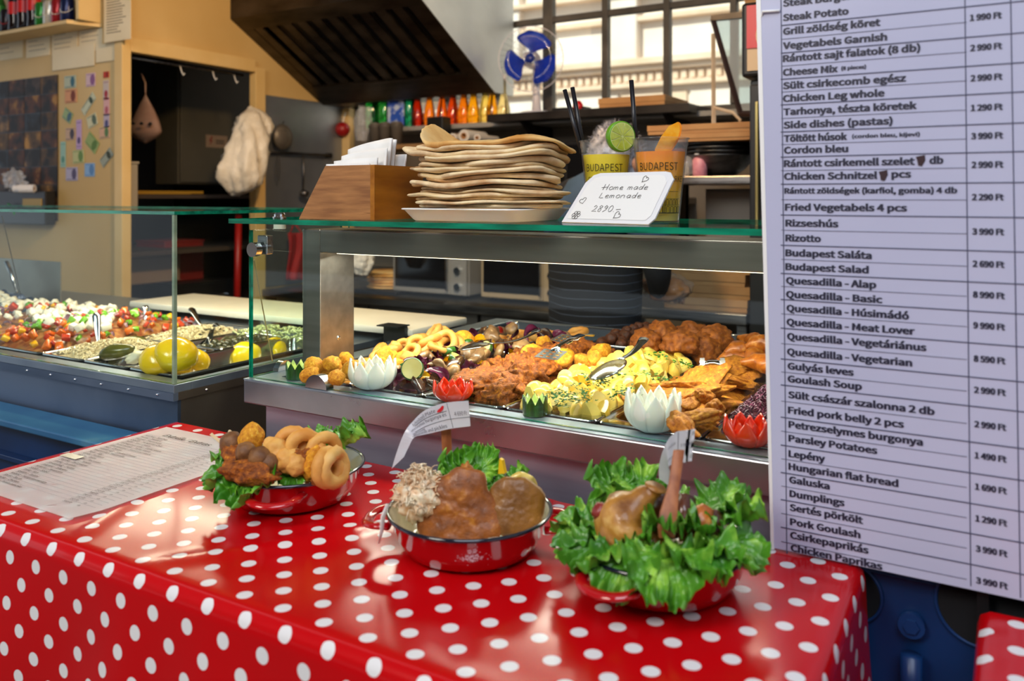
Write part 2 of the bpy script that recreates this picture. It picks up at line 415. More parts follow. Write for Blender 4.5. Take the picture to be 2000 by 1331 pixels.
# ------------------------------------------------------------------ rear worktop with cupboards
wt = thing('steel_worktop', 'long steel worktop along the back wall under the microwaves', 'worktop', (-2.4, 3.6, 0))
obj('top', bx(-3.5, -1.55, 3.24, 3.93, 0.855, 0.895, bev=0.006), STEELB, wt, world=True)
obj('upstand', bx(-3.5, -1.55, 3.91, 3.94, 0.895, 0.98), STEELB, wt, world=True)
CAB = mat('fridge_door_steel', '75706a', '8a847c', rough=0.4, metal=0.85, scale=5)
for i, (x0, x1) in enumerate(((-3.45, -2.80), (-2.79, -2.14), (-2.12, -1.56))):
    c = thing('under_counter_fridge', ['steel under-counter fridge, leftmost below the back worktop', 'steel under-counter fridge with a small white label below the back worktop', 'steel under-counter oven below the right end of the back worktop'][i], 'fridge', ((x0+x1)/2, 3.5, 0.1))
    obj('body', bx(x0, x1, 3.30, 3.9, 0.12, 0.85), CAB, c, world=True)
    dr = obj('door', bx(x0+0.01, x1-0.01, 3.27, 3.30, 0.14, 0.80, bev=0.004), CAB, c, world=True)
    obj('handle', bx(x0+0.03, x1-0.03, 3.255, 3.272, 0.775, 0.797, bev=0.003), STEELP, dr, world=True)
    if i == 1: obj('sticker', bx(x0+0.02, x0+0.07, 3.266, 3.2695, 0.70, 0.74), WHITE, dr, world=True)
# ------------------------------------------------------------------ dark wall shelf in front of the window
sh = thing('wall_shelf', 'dark steel shelf below the window carrying the blue fan', 'shelf', (-1.9, 3.75, 1.77))
SHM = mat('dark_shelf_steel', '2c2826', '3f3a37', rough=0.35, metal=0.6, scale=6)
obj('board', bx(-2.27, -1.215, 3.59, 3.71, 1.775, 1.815, bev=0.003), SHM, sh, world=True)
obj('board', bx(-2.27, -1.215, 3.71, 3.955, 1.795, 1.815), SHM, sh, world=True)
for x in (-2.1, -1.35): obj('bracket', prism(new(), [(3.62, 1.775), (3.94, 1.764), (3.94, 1.60), (3.90, 1.60)], 'x', x, x+0.02), SHM, sh, world=True)
# microwaves
def microwave(name, lab, x0, x1, z0, z1, yf, body, knob=True):
    t = thing(name, lab, 'microwave', ((x0+x1)/2, yf+0.2, z0))
    obj('body', bx(x0, x1, yf+0.02, yf+0.40, z0+0.015, z1, bev=0.006), body, t, world=True)
    for x in (x0+0.03, x1-0.05):
        obj('foot', bx(x, x+0.02, yf+0.05, yf+0.07, z0, z0+0.016), BLACK, t, world=True)
    dw = x0+(x1-x0)*0.78
    d = obj('door', bx(x0+0.003, dw, yf, yf+0.02, z0+0.02, z1-0.005, bev=0.004), body, t, world=True)
    obj('window', bx(x0+0.018, dw-0.018, yf-0.004, yf+0.001, z0+0.045, z1-0.02, bev=0.002), mat('dark_oven_glass', '0c0c0f', rough=0.08), d, world=True)
    obj('handle', bx(dw-0.014, dw-0.004, yf-0.02, yf-0.004, z0+0.04, z1-0.02, bev=0.003), STEELP, d, world=True)
    cp = obj('control_panel', bx(dw+0.003, x1-0.003, yf+0.002, yf+0.02, z0+0.02, z1-0.005), body, t, world=True)
    for zz in (z0+0.06, z0+0.14):
        b = new(); cyl(b, ((dw+x1)/2, yf+0.003, zz), ((dw+x1)/2, yf-0.015, zz), 0.018, 16); obj('knob', b, STEELP, cp, world=True)
    return t
microwave('microwave_oven', 'black glass microwave with light grey frame on the back worktop', -2.74, -2.28, 0.895, 1.16, 3.42, mat('microwave_silver', 'a4a4a6', rough=0.4, metal=0.3))
microwave('microwave_oven', 'beige microwave right of the black glass one on the back worktop', -2.20, -1.76, 0.895, 1.16, 3.42, mat('microwave_beige', 'a8977e', rough=0.45))
microwave('microwave_oven', 'black microwave on the upper rack left of the lemonade cups', -2.36, -1.93, 1.40, 1.66, 3.48, mat('microwave_black', '1a1a1c', rough=0.3))
microwave('microwave_oven', 'black microwave under the dark shelf behind the lemonade cups', -1.78, -1.38, 1.40, 1.66, 3.48, MATS['microwave_black'])
rk = thing('wall_rack', 'steel rack behind the bread stack holding cups and microwaves', 'shelf', (-2.3, 3.6, 1.36))
obj('board', bx(-3.0, -1.3, 3.44, 3.945, 1.365, 1.395, bev=0.003), STEELB, rk, world=True)
obj('board', bx(-3.0, -2.42, 3.44, 3.70, 1.645, 1.67, bev=0.003), mat('wooden_rack', '8a6a44', 'a07c50', rough=0.6, scale=6), rk, world=True)
for x in (-2.99, -2.43): obj('post', bx(x, x+0.02, 3.45, 3.48, 1.395, 1.645), STEELB, rk, world=True)

# ------------------------------------------------------------------ right-hand bench and shelf
bn = thing('steel_bench', 'steel bench with a shelf above it at the right, stacked with pizza boxes', 'bench', (-1.0, 3.2, 0))
obj('top', bx(-1.42, -0.79, 2.95, 3.38, 0.945, 0.985, bev=0.004), STEEL, bn, world=True)
for x in (-1.40, -0.83):
    for y in (2.97, 3.33): obj('leg', bx(x, x+0.035, y, y+0.035, 0, 0.945, bev=0.003), STEEL, bn, world=True)
obj('shelf', bx(-1.30, -0.79, 3.02, 3.36, 1.445, 1.475, bev=0.003), STEEL, bn, world=True)
obj('shelf_bracket', prism(new(), [(3.05, 1.445), (3.34, 1.445), (3.34, 1.20)], 'x', -1.15, -1.13), BLACK, bn, world=True)
for x in (-1.16, -0.86): obj('shelf_post', bx(x, x+0.03, 3.30, 3.33, 0.985, 1.445), BLACK, bn, world=True)
eb = thing('switch_cabinet', 'light grey metal cabinet under the shelf at the right', 'cabinet', (-0.9, 3.3, 1.16))
obj('body', bx(-1.03, -0.80, 3.24, 3.40, 1.215, 1.43, bev=0.004), mat('grey_cabinet', '85817a', rough=0.5), eb, world=True)
obj('door', bx(-1.02, -0.81, 3.23, 3.24, 1.225, 1.42, bev=0.003), MATS['grey_cabinet'], eb, world=True)
def pizza_boxes(x0, x1, y0, z, n, lab, grp, h=0.045, hh=None):
    for i in range(n):
        dx = [0, .012, -.008, .01, .004][i % 5]
        t = thing('pizza_box', lab[i], 'box', ((x0+x1)/2+dx, y0+0.16, z+i*h), group=grp)
        w = (x1-x0)/2
        obj('base', bx(-w+0.003, w-0.003, -0.157, 0.157, 0, h*0.75), CARD, t)
        obj('lid', bx(-w, w, -0.16, 0.16, h*0.35, h-0.001, bev=0.002), CARD, t)
ordn = ['bottom', 'second', 'third', 'fourth', 'top']
pizza_boxes(-1.115, -0.80, 3.0, 0.985, 4, ['flat cardboard pizza box, %s from the bottom of the stack on the steel bench' % s for s in ('first', 'second', 'third', 'fourth')], 'pizza boxes on the bench')
pizza_boxes(-1.09, -0.79, 3.0, 1.603, 1, ['brown cardboard box balanced on the steel bowls on the right shelf'], None, h=0.03)
pizza_boxes(-1.18, -0.79, 3.0, 1.633, 1, ['wide brown pizza box on top of the pile on the right shelf'], None, h=0.035)
pizza_boxes(-1.66, -1.33, 3.60, 1.816, 1, ['flat cardboard pizza box on the dark shelf below the window'], None, h=0.045)
bw = thing('steel_bowl', 'stack of steel mixing bowls under the pizza boxes on the right shelf', 'bowl', (-0.95, 3.16, 1.477))
for k in range(4):
    obj('bowl', lathe(new(), [(0.06, 0.002+k*0.012), (0.10, 0.03+k*0.013), (0.135, 0.075+k*0.015), (0.14, 0.078+k*0.015), (0.133, 0.079+k*0.015), (0.098, 0.034+k*0.013), (0.0, 0.006+k*0.012)], 32, cap0=True), STEELB, bw, smooth=True)
bt = thing('sauce_bottle', 'small pink bottle with a white cap on the right shelf', 'bottle', at(1367, 352, y=3.06)*1)
bt.location.z = 1.476
obj('body', lathe(new(), [(0.024, 0), (0.027, 0.003), (0.027, 0.062), (0.02, 0.07)], 20, cap0=True, cap1=True), mat('pink_label', 'd7808e', 'e6a0a8', rough=0.4, scale=40), bt, smooth=True)
obj('neck', lathe(new(), [(0.02, 0.07), (0.02, 0.08)], 20, cap1=True), BLACK, bt)
obj('cap', lathe(new(), [(0.021, 0.08), (0.021, 0.093)], 20, cap0=True, cap1=True), WHITE, bt, smooth=False)
tag(obj('paper_bag', lump(0.06, 0.04, 0.045, 5, 0.5, 2.5, 3), FILM, loc=(-1.06, 3.09, 1.52)), 'crumpled clear plastic bag on the right shelf beside the pink bottle', 'bag')
bb = thing('spice_box', 'small orange and white carton behind the pink bottle on the right shelf', 'box', (-1.13, 3.22, 1.476))
obj('carton', bx(-0.05, 0.05, -0.03, 0.03, 0, 0.06, bev=0.002), mat('cream_carton', 'e0c9a0', rough=0.6), bb); obj('label', bx(-0.045, 0.045, -0.032, -0.0302, 0.061, 0.062), PAPER, bb)
obj('top_box', bx(-0.04, 0.045, -0.025, 0.025, 0.0625, 0.115), mat('orange_carton', 'd9633a', 'e07a50', rough=0.6, scale=10), bb)
# tall black drinks fridge at the right with its red header
fg = thing('drinks_fridge', 'tall black drinks fridge with a red and cream header beside the menu board', 'fridge', (-0.5, 3.1, 0))
obj('body', bx(-0.765, -0.2, 2.90, 3.45, 0, 1.80, bev=0.006), BLACK, fg, world=True)
d = obj('door', bx(-0.76, -0.205, 2.875, 2.90, 0.1, 1.78, bev=0.004), BLACK, fg, world=True)
obj('handle', bx(-0.735, -0.725, 2.85, 2.875, 1.3, 1.72, bev=0.002), mat('gold_trim', 'b3a36a', rough=0.3, metal=0.9), d, world=True)
h = obj('header', bx(-0.785, -0.2, 2.86, 3.3, 1.805, 2.06, bev=0.012), BLACK, fg, world=True)
obj('header_sign', bx(-0.762, -0.21, 2.852, 2.859, 1.825, 2.045), mat('cream_sign', 'd9b98e', rough=0.4), h, world=True)
obj('header_band', bx(-0.762, -0.21, 2.846, 2.852, 1.90, 2.045), mat('red_sign', 'd4141a', rough=0.3), h, world=True)
b = new(); cyl(b, (-0.67, 2.8455, 1.94), (-0.67, 2.841, 1.94), 0.06, 28); obj('header_dot', b, MATS['cream_sign'], h, world=True)
pizza_boxes(-0.80, -0.45, 2.95, 2.062, 2, ['cardboard box lying on top of the drinks fridge', 'upper cardboard box on top of the drinks fridge'], 'boxes on the fridge', h=0.07)
# slanted steel and glass hopper
hp_ = thing('glass_guard', 'tall slanted glass guard in a dark metal frame in front of the window at right', 'glass guard', (-0.95, 3.25, 1.7))
P = lambda px, py, y: at(px, py, y=y)
b = new(); tube(b, [P(1392, 36, 3.3), P(1446, 222, 3.3)], 0.011, 4); obj('frame', b, mat('dark_red_metal', '3a2c2c', rough=0.4), hp_, world=True)
b = new(); tube(b, [P(1446, 222, 3.3), P(1490, 222, 3.3)], 0.012, 4); obj('frame', b, MATS['dark_red_metal'], hp_, world=True)
b = new(); q = [P(1388, 30, 3.29), P(1466, 20, 3.29), P(1466, 33, 3.29), P(1388, 40, 3.29)]
for e in (0, 0.03):
    pass
V0 = [b.verts.new(p) for p in q]; V1 = [b.verts.new(p+Vector((0, 0.03, 0))) for p in q]
b.faces.new(V0); b.faces.new(V1[::-1])
for i in range(4): b.faces.new((V0[i], V0[(i+1) % 4], V1[(i+1) % 4], V1[i]))
bmesh.ops.recalc_face_normals(b, faces=b.faces)
obj('top_rail', b, SHM, hp_, world=True)
b = new(); q = [P(1396, 38, 3.3), P(1490, 33, 3.3), P(1490, 220, 3.3), P(1448, 220, 3.3)]
V0 = [b.verts.new(p) for p in q]; V1 = [b.verts.new(p+Vector((0, 0.004, 0))) for p in q]
b.faces.new(V0); b.faces.new(V1[::-1])
for i in range(4): b.faces.new((V0[i], V0[(i+1) % 4], V1[(i+1) % 4], V1[i]))
bmesh.ops.recalc_face_normals(b, faces=b.faces)
obj('glass_sheet', b, glass_mat('bluish_glass', (0.72, 0.85, 0.9), 0.05, 1.6, haze=0.25), hp_, world=True)
b = new(); tube(b, [P(1393, 66, 3.35), P(1394, 245, 3.35)], 0.009, 4); obj('post', b, mat('cream_metal', 'cdb594', 'e0d0b8', rough=0.5, scale=12), hp_, world=True)
b = new(); tube(b, [P(1394, 210, 3.35), P(1432, 220, 3.30), P(1446, 235, 3.3), P(1440, 250, 3.3), P(1394, 243, 3.35)], 0.007, 5); obj('bracket', b, MATS['cream_metal'], hp_, world=True)
# ================================================================== TRAYS
def rr(bm, cx, cy, hx, hy, r, z, n=5):
    V = []
    for (sx, sy, a0) in ((1, 1, 0), (-1, 1, PI/2), (-1, -1, PI), (1, -1, 1.5*PI)):
        for k in range(n):
            a = a0+PI/2*k/(n-1)
            V.append(bm.verts.new((cx+sx*(hx-r)+r*math.cos(a), cy+sy*(hy-r)+r*math.sin(a), z)))
    return V
def loops(bm, L, cap=True):
    for k in range(len(L)-1):
        n = len(L[k])
        for i in range(n): bm.faces.new((L[k][i], L[k][(i+1) % n], L[k+1][(i+1) % n], L[k+1][i]))
    if cap: bm.faces.new(L[-1])
def tray(x0, x1, y0, y1, z, depth, lab, rim=0.012, mt=None, name='food_tray', front=0.0):
    cx, cy, hx, hy = (x0+x1)/2, (y0+y1)/2, (x1-x0)/2, (y1-y0)/2
    bm = new(); c2 = cy+front/2
    L = [rr(bm, 0, 0, hx, hy, 0.012, -0.006), rr(bm, 0, 0, hx, hy, 0.012, -0.001), rr(bm, 0, 0, hx-0.0015, hy-0.0015, 0.012, 0.001), rr(bm, 0, 0, hx-0.004, hy-0.004, 0.014, -0.0005)]
    ix, iy, oy = hx-rim, hy-rim-front/2, front/2
    L += [rr(bm, 0, oy, ix+0.002, iy+0.002, 0.024, -0.0005), rr(bm, 0, oy, ix, iy, 0.024, -0.003), rr(bm, 0, oy, ix-0.004, iy-0.004, 0.024, -depth+0.008), rr(bm, 0, oy, ix-0.010, iy-0.010, 0.02, -depth)]
    loops(bm, L); bmesh.ops.recalc_face_normals(bm, faces=bm.faces)
    me = mesh_of(bm, name)
    o = obj(name, me, mt or STEELP, loc=(cx, cy, z), ang=40)
    sol = o.modifiers.new('s', 'SOLIDIFY'); sol.thickness = 0.0008; sol.offset = -1
    return tag(o, lab, 'tray')
# ------------------------------------------------------------------ heated counter
HX0, HX1, HY0, HY1 = -1.27, 0.30, 1.13, 2.06
BODY = mat('counter_side_steel', 'a097aa', 'b4acbc', rough=0.34, metal=0.7, scale=5, stretch=(0.5, 5, 5), rough2=0.42)
hc = thing('heated_display_counter', 'steel heated food counter with glass sneeze guard, middle of the stall', 'display counter', (-0.5, 1.6, 0))
wl = new(); box(wl, HX0+0.035, HX1, 1.155, 1.165, 0.16, 1.008); box(wl, HX0+0.035, HX0+0.045, 1.165, 2.02, 0.16, 1.008); box(wl, HX0+0.045, HX1, 2.01, 2.02, 0.16, 1.008); box(wl, HX0+0.045, HX1, 1.165, 2.01, 0.84, 0.85)
obj('body', wl, BODY, hc, world=True)
rb = new(); box(rb, HX0, HX1, HY0, HY0+0.012, 1.002, ZC-0.002, bev=0.003); box(rb, HX0, HX0+0.012, HY0+0.012, HY1, 1.002, ZC-0.002); box(rb, HX0+0.012, HX1, HY1-0.012, HY1, 1.002, ZC-0.002)
obj('rim_band', rb, mat('rim_steel', 'a3a3a8', 'b5b5ba', rough=0.25, metal=0.95, scale=8, rough2=0.36), hc, world=True)
tp = new(); box(tp, HX0, HX1, HY0, 1.178, ZC-0.003, ZC-0.001); box(tp, HX0, -1.218, 1.178, HY1, ZC-0.003, ZC-0.001); box(tp, -1.218, HX1, 2.035, HY1, ZC-0.003, ZC-0.001); box(tp, -1.218, HX1, 1.702, 1.745, ZC-0.003, ZC-0.001)
obj('top_frame', tp, mat('counter_top_steel', '9fb0c0', 'b4c2ce', rough=0.3, metal=0.8, scale=10, rough2=0.42), hc, world=True)
# posts and light beam
BEAM = mat('beam_steel', '8e8780', 'a09a92', rough=0.36, metal=0.9, scale=6, stretch=(0.4, 6, 6), rough2=0.36)
po = obj('post', bx(-1.273, -1.223, 1.29, 1.395, ZC, 1.332, bev=0.002), BEAM, hc, world=True)
for z in (1.10, 1.285):
    b = new(); bmesh.ops.create_uvsphere(b, u_segments=12, v_segments=8, radius=0.005); b.transform(Matrix.Translation((-1.2225, 1.345, z)) @ Matrix.Diagonal((0.5, 1, 1, 1))); obj('screw', b, CHROME, po, world=True, smooth=True)
obj('post', bx(0.20, 0.25, 1.29, 1.395, ZC, 1.332, bev=0.002), BEAM, hc, world=True)
be = obj('light_beam', bx(-1.223, 0.30, 1.29, 1.395, 1.284, 1.332, bev=0.002), BEAM, hc, world=True)
obj('lamp_strip', bx(-1.20, 0.20, 1.315, 1.37, 1.281, 1.2835), mat('lit_lamp_strip', 'fff0d2', emis=3.0), be, world=True)
# glass
sg = glass_pane('glass_shelf', -1.300, 0.30, 1.12, 1.56, ZS-0.009, ZS)
tag(sg, 'green-edged glass shelf above the heated counter carrying the bread and cups', 'shelf')
fgp = glass_pane('front_glass', -1.268, 0.25, 1.142, 1.147, ZC, 1.335, hc)
sgp = glass_pane('side_glass', -1.268, -1.262, 1.147, 1.40, ZC, 1.335, hc)
def disc_clip(name, p, n, r, th, m, par):
    b = new(); p = Vector(p); n = Vector(n).normalized(); cyl(b, p, p+n*th, r, 28); return obj(name, b, m, par, world=True, ang=40)
disc_clip('glass_clamp', (-1.245, 1.142, 1.298), (0, -1, 0), 0.014, 0.014, CHROME, hc)
obj('clamp_bracket', bx(-1.252, -1.226, 1.148, 1.165, 1.288, 1.325, bev=0.002), STEEL, hc, world=True)
for x, y in ((-1.235, 1.19),):
    b = new(); lathe(b, [(0.012, 1.336), (0.012, 1.348)], 20, cap0=True, cap1=True); b.transform(Matrix.Translation((x, y, 0))); obj('shelf_spacer', b, mat('clear_spacer', 'c8cdb8', rough=0.2), hc, world=True, ang=40)
b = new(); lathe(b, [(0.014, 0), (0.014, 0.003), (0.011, 0.0035), (0.011, 0.008), (0.009, 0.011), (0.0, 0.0115)], 24, M=Matrix.Translation((-1.235, 1.19, ZS)), cap0=True)
tag(obj('shelf_bolt', b, CHROME, ang=30), 'round chrome cap bolt on the left end of the glass shelf', 'bolt')
for i, (x, y) in enumerate(((-1.085, 1.136), )):
    b = new()
    for q in range(1):
        tube(b, [(x, y-0.003, 1.049), (x, y+0.016, 1.049)], 0.026, 36)
    bmesh.ops.bisect_plane(b, geom=b.verts[:]+b.edges[:]+b.faces[:], plane_co=(0, 0, 1.0495), plane_no=(0, 0, -1), clear_outer=True)
    bmesh.ops.holes_fill(b, edges=b.edges); obj('glass_clamp', b, STEELP, hc, world=True, ang=40)
b = new(); tube(b, [(-1.269, 1.225, 1.049), (-1.255, 1.225, 1.049)], 0.020, 36)
bmesh.ops.bisect_plane(b, geom=b.verts[:]+b.edges[:]+b.faces[:], plane_co=(0, 0, 1.0495), plane_no=(0, 0, -1), clear_outer=True); bmesh.ops.holes_fill(b, edges=b.edges)
obj('glass_clamp', b, STEELP, hc, world=True, ang=40)
b = new(); tube(b, [at(496, 508, y=1.20), at(532, 706, y=1.24)], 0.0013, 6); obj('stay_rod', b, mat('brass_rod', 'b8a878', rough=0.3, metal=0.8), hc, world=True)
# trays
colx = [-1.213, -1.054, -0.886, -0.718, -0.550, -0.382, -0.214, -0.046]
names = ['breaded nuggets and fried rings', 'grilled vegetables', 'crumbed fried chicken', 'parsley potatoes', 'golden schnitzels', 'shredded red cabbage', 'stew']
for i in range(7):
    tray(colx[i]+0.002, colx[i+1]-0.002, 1.185, 1.70, ZC+0.001, 0.06, 'long steel tray of '+names[i]+' in the heated counter', front=0.02)
tray(-1.205, -0.845, 1.75, 2.03, ZC+0.001, 0.05, 'steel tray with a few fried rings left, back left of the heated counter')
tray(-0.835, -0.545, 1.755, 2.05, ZC+0.012, 0.035, 'steel tray of meatballs and round fritters at the back of the heated counter')
tray(-0.535, -0.2, 1.75, 2.04, ZC+0.004, 0.045, 'steel tray of roast chicken wings at the back right of the heated counter')
# ------------------------------------------------------------------ salad counter (left)
sc = thing('salad_counter', 'lower steel salad counter under a square glass box at the left', 'display counter', (-2.5, 1.5, 0))
LX1, LY0 = -1.468, 1.125
SALS = mat('salad_counter_steel', '5f6f86', '7f8da2', rough=0.34, metal=0.85, scale=3, rough2=0.46)
wl = new(); box(wl, -4.0, LX1-0.004, LY0+0.012, LY0+0.02, 0.86, ZL-0.012); box(wl, -4.0, LX1-0.004, LY0+0.02, 1.95, 0.80, 0.81)
obj('front_panel', wl, SALS, sc, world=True)
obj('side_panel', bx(LX1-0.012, LX1-0.004, LY0+0.02, 2.0, 0.2, ZL-0.012), mat('warm_side_steel', '7b6f60', '8c8072', rough=0.36, metal=0.85, scale=3), sc, world=True)
tp = new(); box(tp, -4.0, LX1, LY0, 1.168, ZL-0.018, ZL-0.001, bev=0.001); box(tp, LX1-0.03, LX1, 1.168, 2.02, ZL-0.018, ZL-0.001, bev=0.001); box(tp, -4.0, LX1-0.03, 1.69, 2.02, ZL-0.018, ZL-0.001)
tops = obj('top_frame', tp, mat('salad_top_steel', '8896a6', '9aa7b4', rough=0.32, metal=0.8, scale=8, rough2=0.42), sc, world=True)
bnd = obj('edge_band', bx(-4.0, LX1+0.001, LY0-0.002, LY0+0.01, ZL-0.034, ZL-0.018), SALS, sc, world=True)
bnd2 = obj('edge_band', bx(LX1-0.006, LX1+0.001, LY0+0.01, 2.0, ZL-0.034, ZL-0.018), MATS['warm_side_steel'], sc, world=True)
for i in range(6):
    b = new(); bmesh.ops.create_uvsphere(b, u_segments=10, v_segments=6, radius=0.0035); b.transform(Matrix.Translation((LX1-0.05-0.095*i, LY0-0.002, ZL-0.026))); obj('rivet', b, CHROME, bnd, world=True, smooth=True)
for i in range(4):
    b = new(); bmesh.ops.create_uvsphere(b, u_segments=10, v_segments=6, radius=0.0035); b.transform(Matrix.Translation((LX1+0.001, LY0+0.08+0.17*i, ZL-0.026))); obj('rivet', b, CHROME, bnd2, world=True, smooth=True)
glass_pane('front_glass', -4.0, LX1-0.006, LY0+0.004, LY0+0.009, ZL, 1.362, sc)
glass_pane('side_glass', LX1-0.008, LX1-0.003, LY0+0.009, 1.66, ZL, 1.362, sc)
glass_pane('top_glass', -4.0, LX1-0.001, LY0+0.002, 1.66, 1.3625, 1.3695, sc)
obj('corner_joint', bx(LX1-0.0085, LX1-0.0015, LY0+0.002, LY0+0.009, ZL, 1.362), mat('glass_joint', '6f8a72', 'a4b498', rough=0.15, scale=6, stretch=(1, 1, 3), alpha=0.75), sc, world=True)
b = new(); tube(b, [at(4, 422, y=1.45), at(40, 575, y=1.45)], 0.0015, 6); obj('stay_rod', b, STEELP, sc, world=True)
# blue painted base ledges
bb = thing('blue_stall_base', 'scratched blue painted steel base under the counters', 'base', (-1.5, 1.2, 0))
obj('panel', bx(-4.2, -1.24, 1.075, 1.13, 0.0, 0.885, bev=0.004), BLUEP, bb, world=True)
obj('ledge', bx(-4.2, -1.30, 1.035, 1.13, 0.885, 0.900, bev=0.003), mat('worn_blue_ledge', '2a5f8a', '3a7498', rough=0.4, scale=6, c3='5b8a9e'), bb, world=True)
obj('rib', bx(-4.2, -1.30, 1.055, 1.076, 0.80, 0.812, bev=0.002), BLUEP, bb, world=True)
obj('panel', bx(-0.24, 1.2, 1.12, 1.15, 0.0, 0.935), BLUEP, bb, world=True)
p = at(1781, 1219, y=1.118)
b = new(); cyl(b, p, p+Vector((0, -0.008, 0)), 0.015, 24); obj('bolt', b, BLUEP, bb, world=True, ang=40)
b = new(); cyl(b, p+Vector((0, -0.008, 0)), p+Vector((0, -0.011, 0)), 0.009, 6); obj('bolt', b, BLUEP, bb, world=True)
for cx0, cy0, rad in ((1662, 1158, 0.036), (1916, 1186, 0.047)):
    q = at(cx0, cy0, y=1.119); b = new(); cyl(b, q+Vector((0, 0.0005, 0)), q+Vector((0, -0.0015, 0)), rad, 40)
    co_ = obj('cut_out_shade', b, mat('recess_shade', '04060c', rough=0.9), bb, world=True)  # flat dark disc on the panel paints the shade inside an opening
    b = new(); tube(b, [q+Vector((rad*math.cos(a), -0.001, rad*math.sin(a))) for a in [2*PI*i/40 for i in range(40)]], 0.0022, 6, closed=True); obj('rolled_edge', b, BLUEP, co_, world=True, smooth=True)
obj('pipe', tube(new(), [at(1780, 1280, y=1.10), at(1780, 1420, y=1.10)], 0.012, 12), BLUEP, bb, world=True, smooth=True)
obj('seam', bx(at(1909, 1200, y=1.118).x, at(1909, 1200, y=1.118).x+0.012, 1.10, 1.12, 0, 0.99), BLACK, bb, world=True)
# serving bracket and cutting boards
cbd = tag(obj('cutting_board', bx(-2.50, -1.33, 1.742, 2.0, 1.035, 1.055, bev=0.006), mat('white_board', 'd9d5c8', 'e4e0d4', rough=0.5, scale=5), ang=40), 'long white plastic cutting board behind the two counters', 'cutting board')
br = thing('board_bracket', 'black steel clamp bracket holding the end of the white cutting board', 'bracket', (-1.36, 1.74, 1.0))
obj('plate', bx(-1.415, -1.345, 1.728, 1.742, 1.0, 1.062, bev=0.001), mat('dark_bracket', '3a3d40', rough=0.35, metal=0.7), br, world=True)
obj('hook', bx(-1.415, -1.345, 1.70, 1.75, 1.0625, 1.0655), MATS['dark_bracket'], br, world=True)
for x in (-1.40, -1.36): disc_clip('bolt', (x, 1.728, 1.015), (0, -1, 0), 0.005, 0.006, CHROME, br)
# ================================================================== TABLE WITH CLOTH
def cloth_mat():
    m = bpy.data.materials.new('polka_dot_oilcloth'); m.use_nodes = True; N = m.node_tree.nodes; L = m.node_tree.links
    b = N['Principled BSDF']; b.inputs['Roughness'].default_value = 0.17; b.inputs['Specular IOR Level'].default_value = 0.38; b.inputs['Coat Weight'].default_value = 0.0; b.inputs['Coat Roughness'].default_value = 0.12
    uv = N.new('ShaderNodeUVMap')
    def M_(op, a, b_=None):
        n = N.new('ShaderNodeMath'); n.operation = op
        for i, q in enumerate((a, b_)):
            if q is None: continue
            if isinstance(q, (int, float)): n.inputs[i].default_value = q
            else: L.new(q, n.inputs[i])
        return n.outputs[0]
    sp = N.new('ShaderNodeSeparateXYZ'); L.new(uv.outputs[0], sp.inputs[0]); res = []
    P_ = 0.060
    for off in (0, 0.5):
        fx = M_('SUBTRACT', M_('FRACT', M_('ADD', M_('DIVIDE', sp.outputs[0], P_), off)), 0.5)
        fy = M_('SUBTRACT', M_('FRACT', M_('ADD', M_('DIVIDE', sp.outputs[1], P_), off)), 0.5)
        d = M_('SQRT', M_('ADD', M_('MULTIPLY', fx, fx), M_('MULTIPLY', fy, fy)))
        res.append(M_('LESS_THAN', d, 0.150))
    mask = M_('MAXIMUM', res[0], res[1])
    mx = N.new('ShaderNodeMix'); mx.data_type = 'RGBA'; mx.inputs[6].default_value = srgb('bc060d'); mx.inputs[7].default_value = srgb('dfdcdc')
    L.new(mask, mx.inputs[0]); L.new(mx.outputs[2], b.inputs['Base Color'])
    return m
CLOTH = cloth_mat()
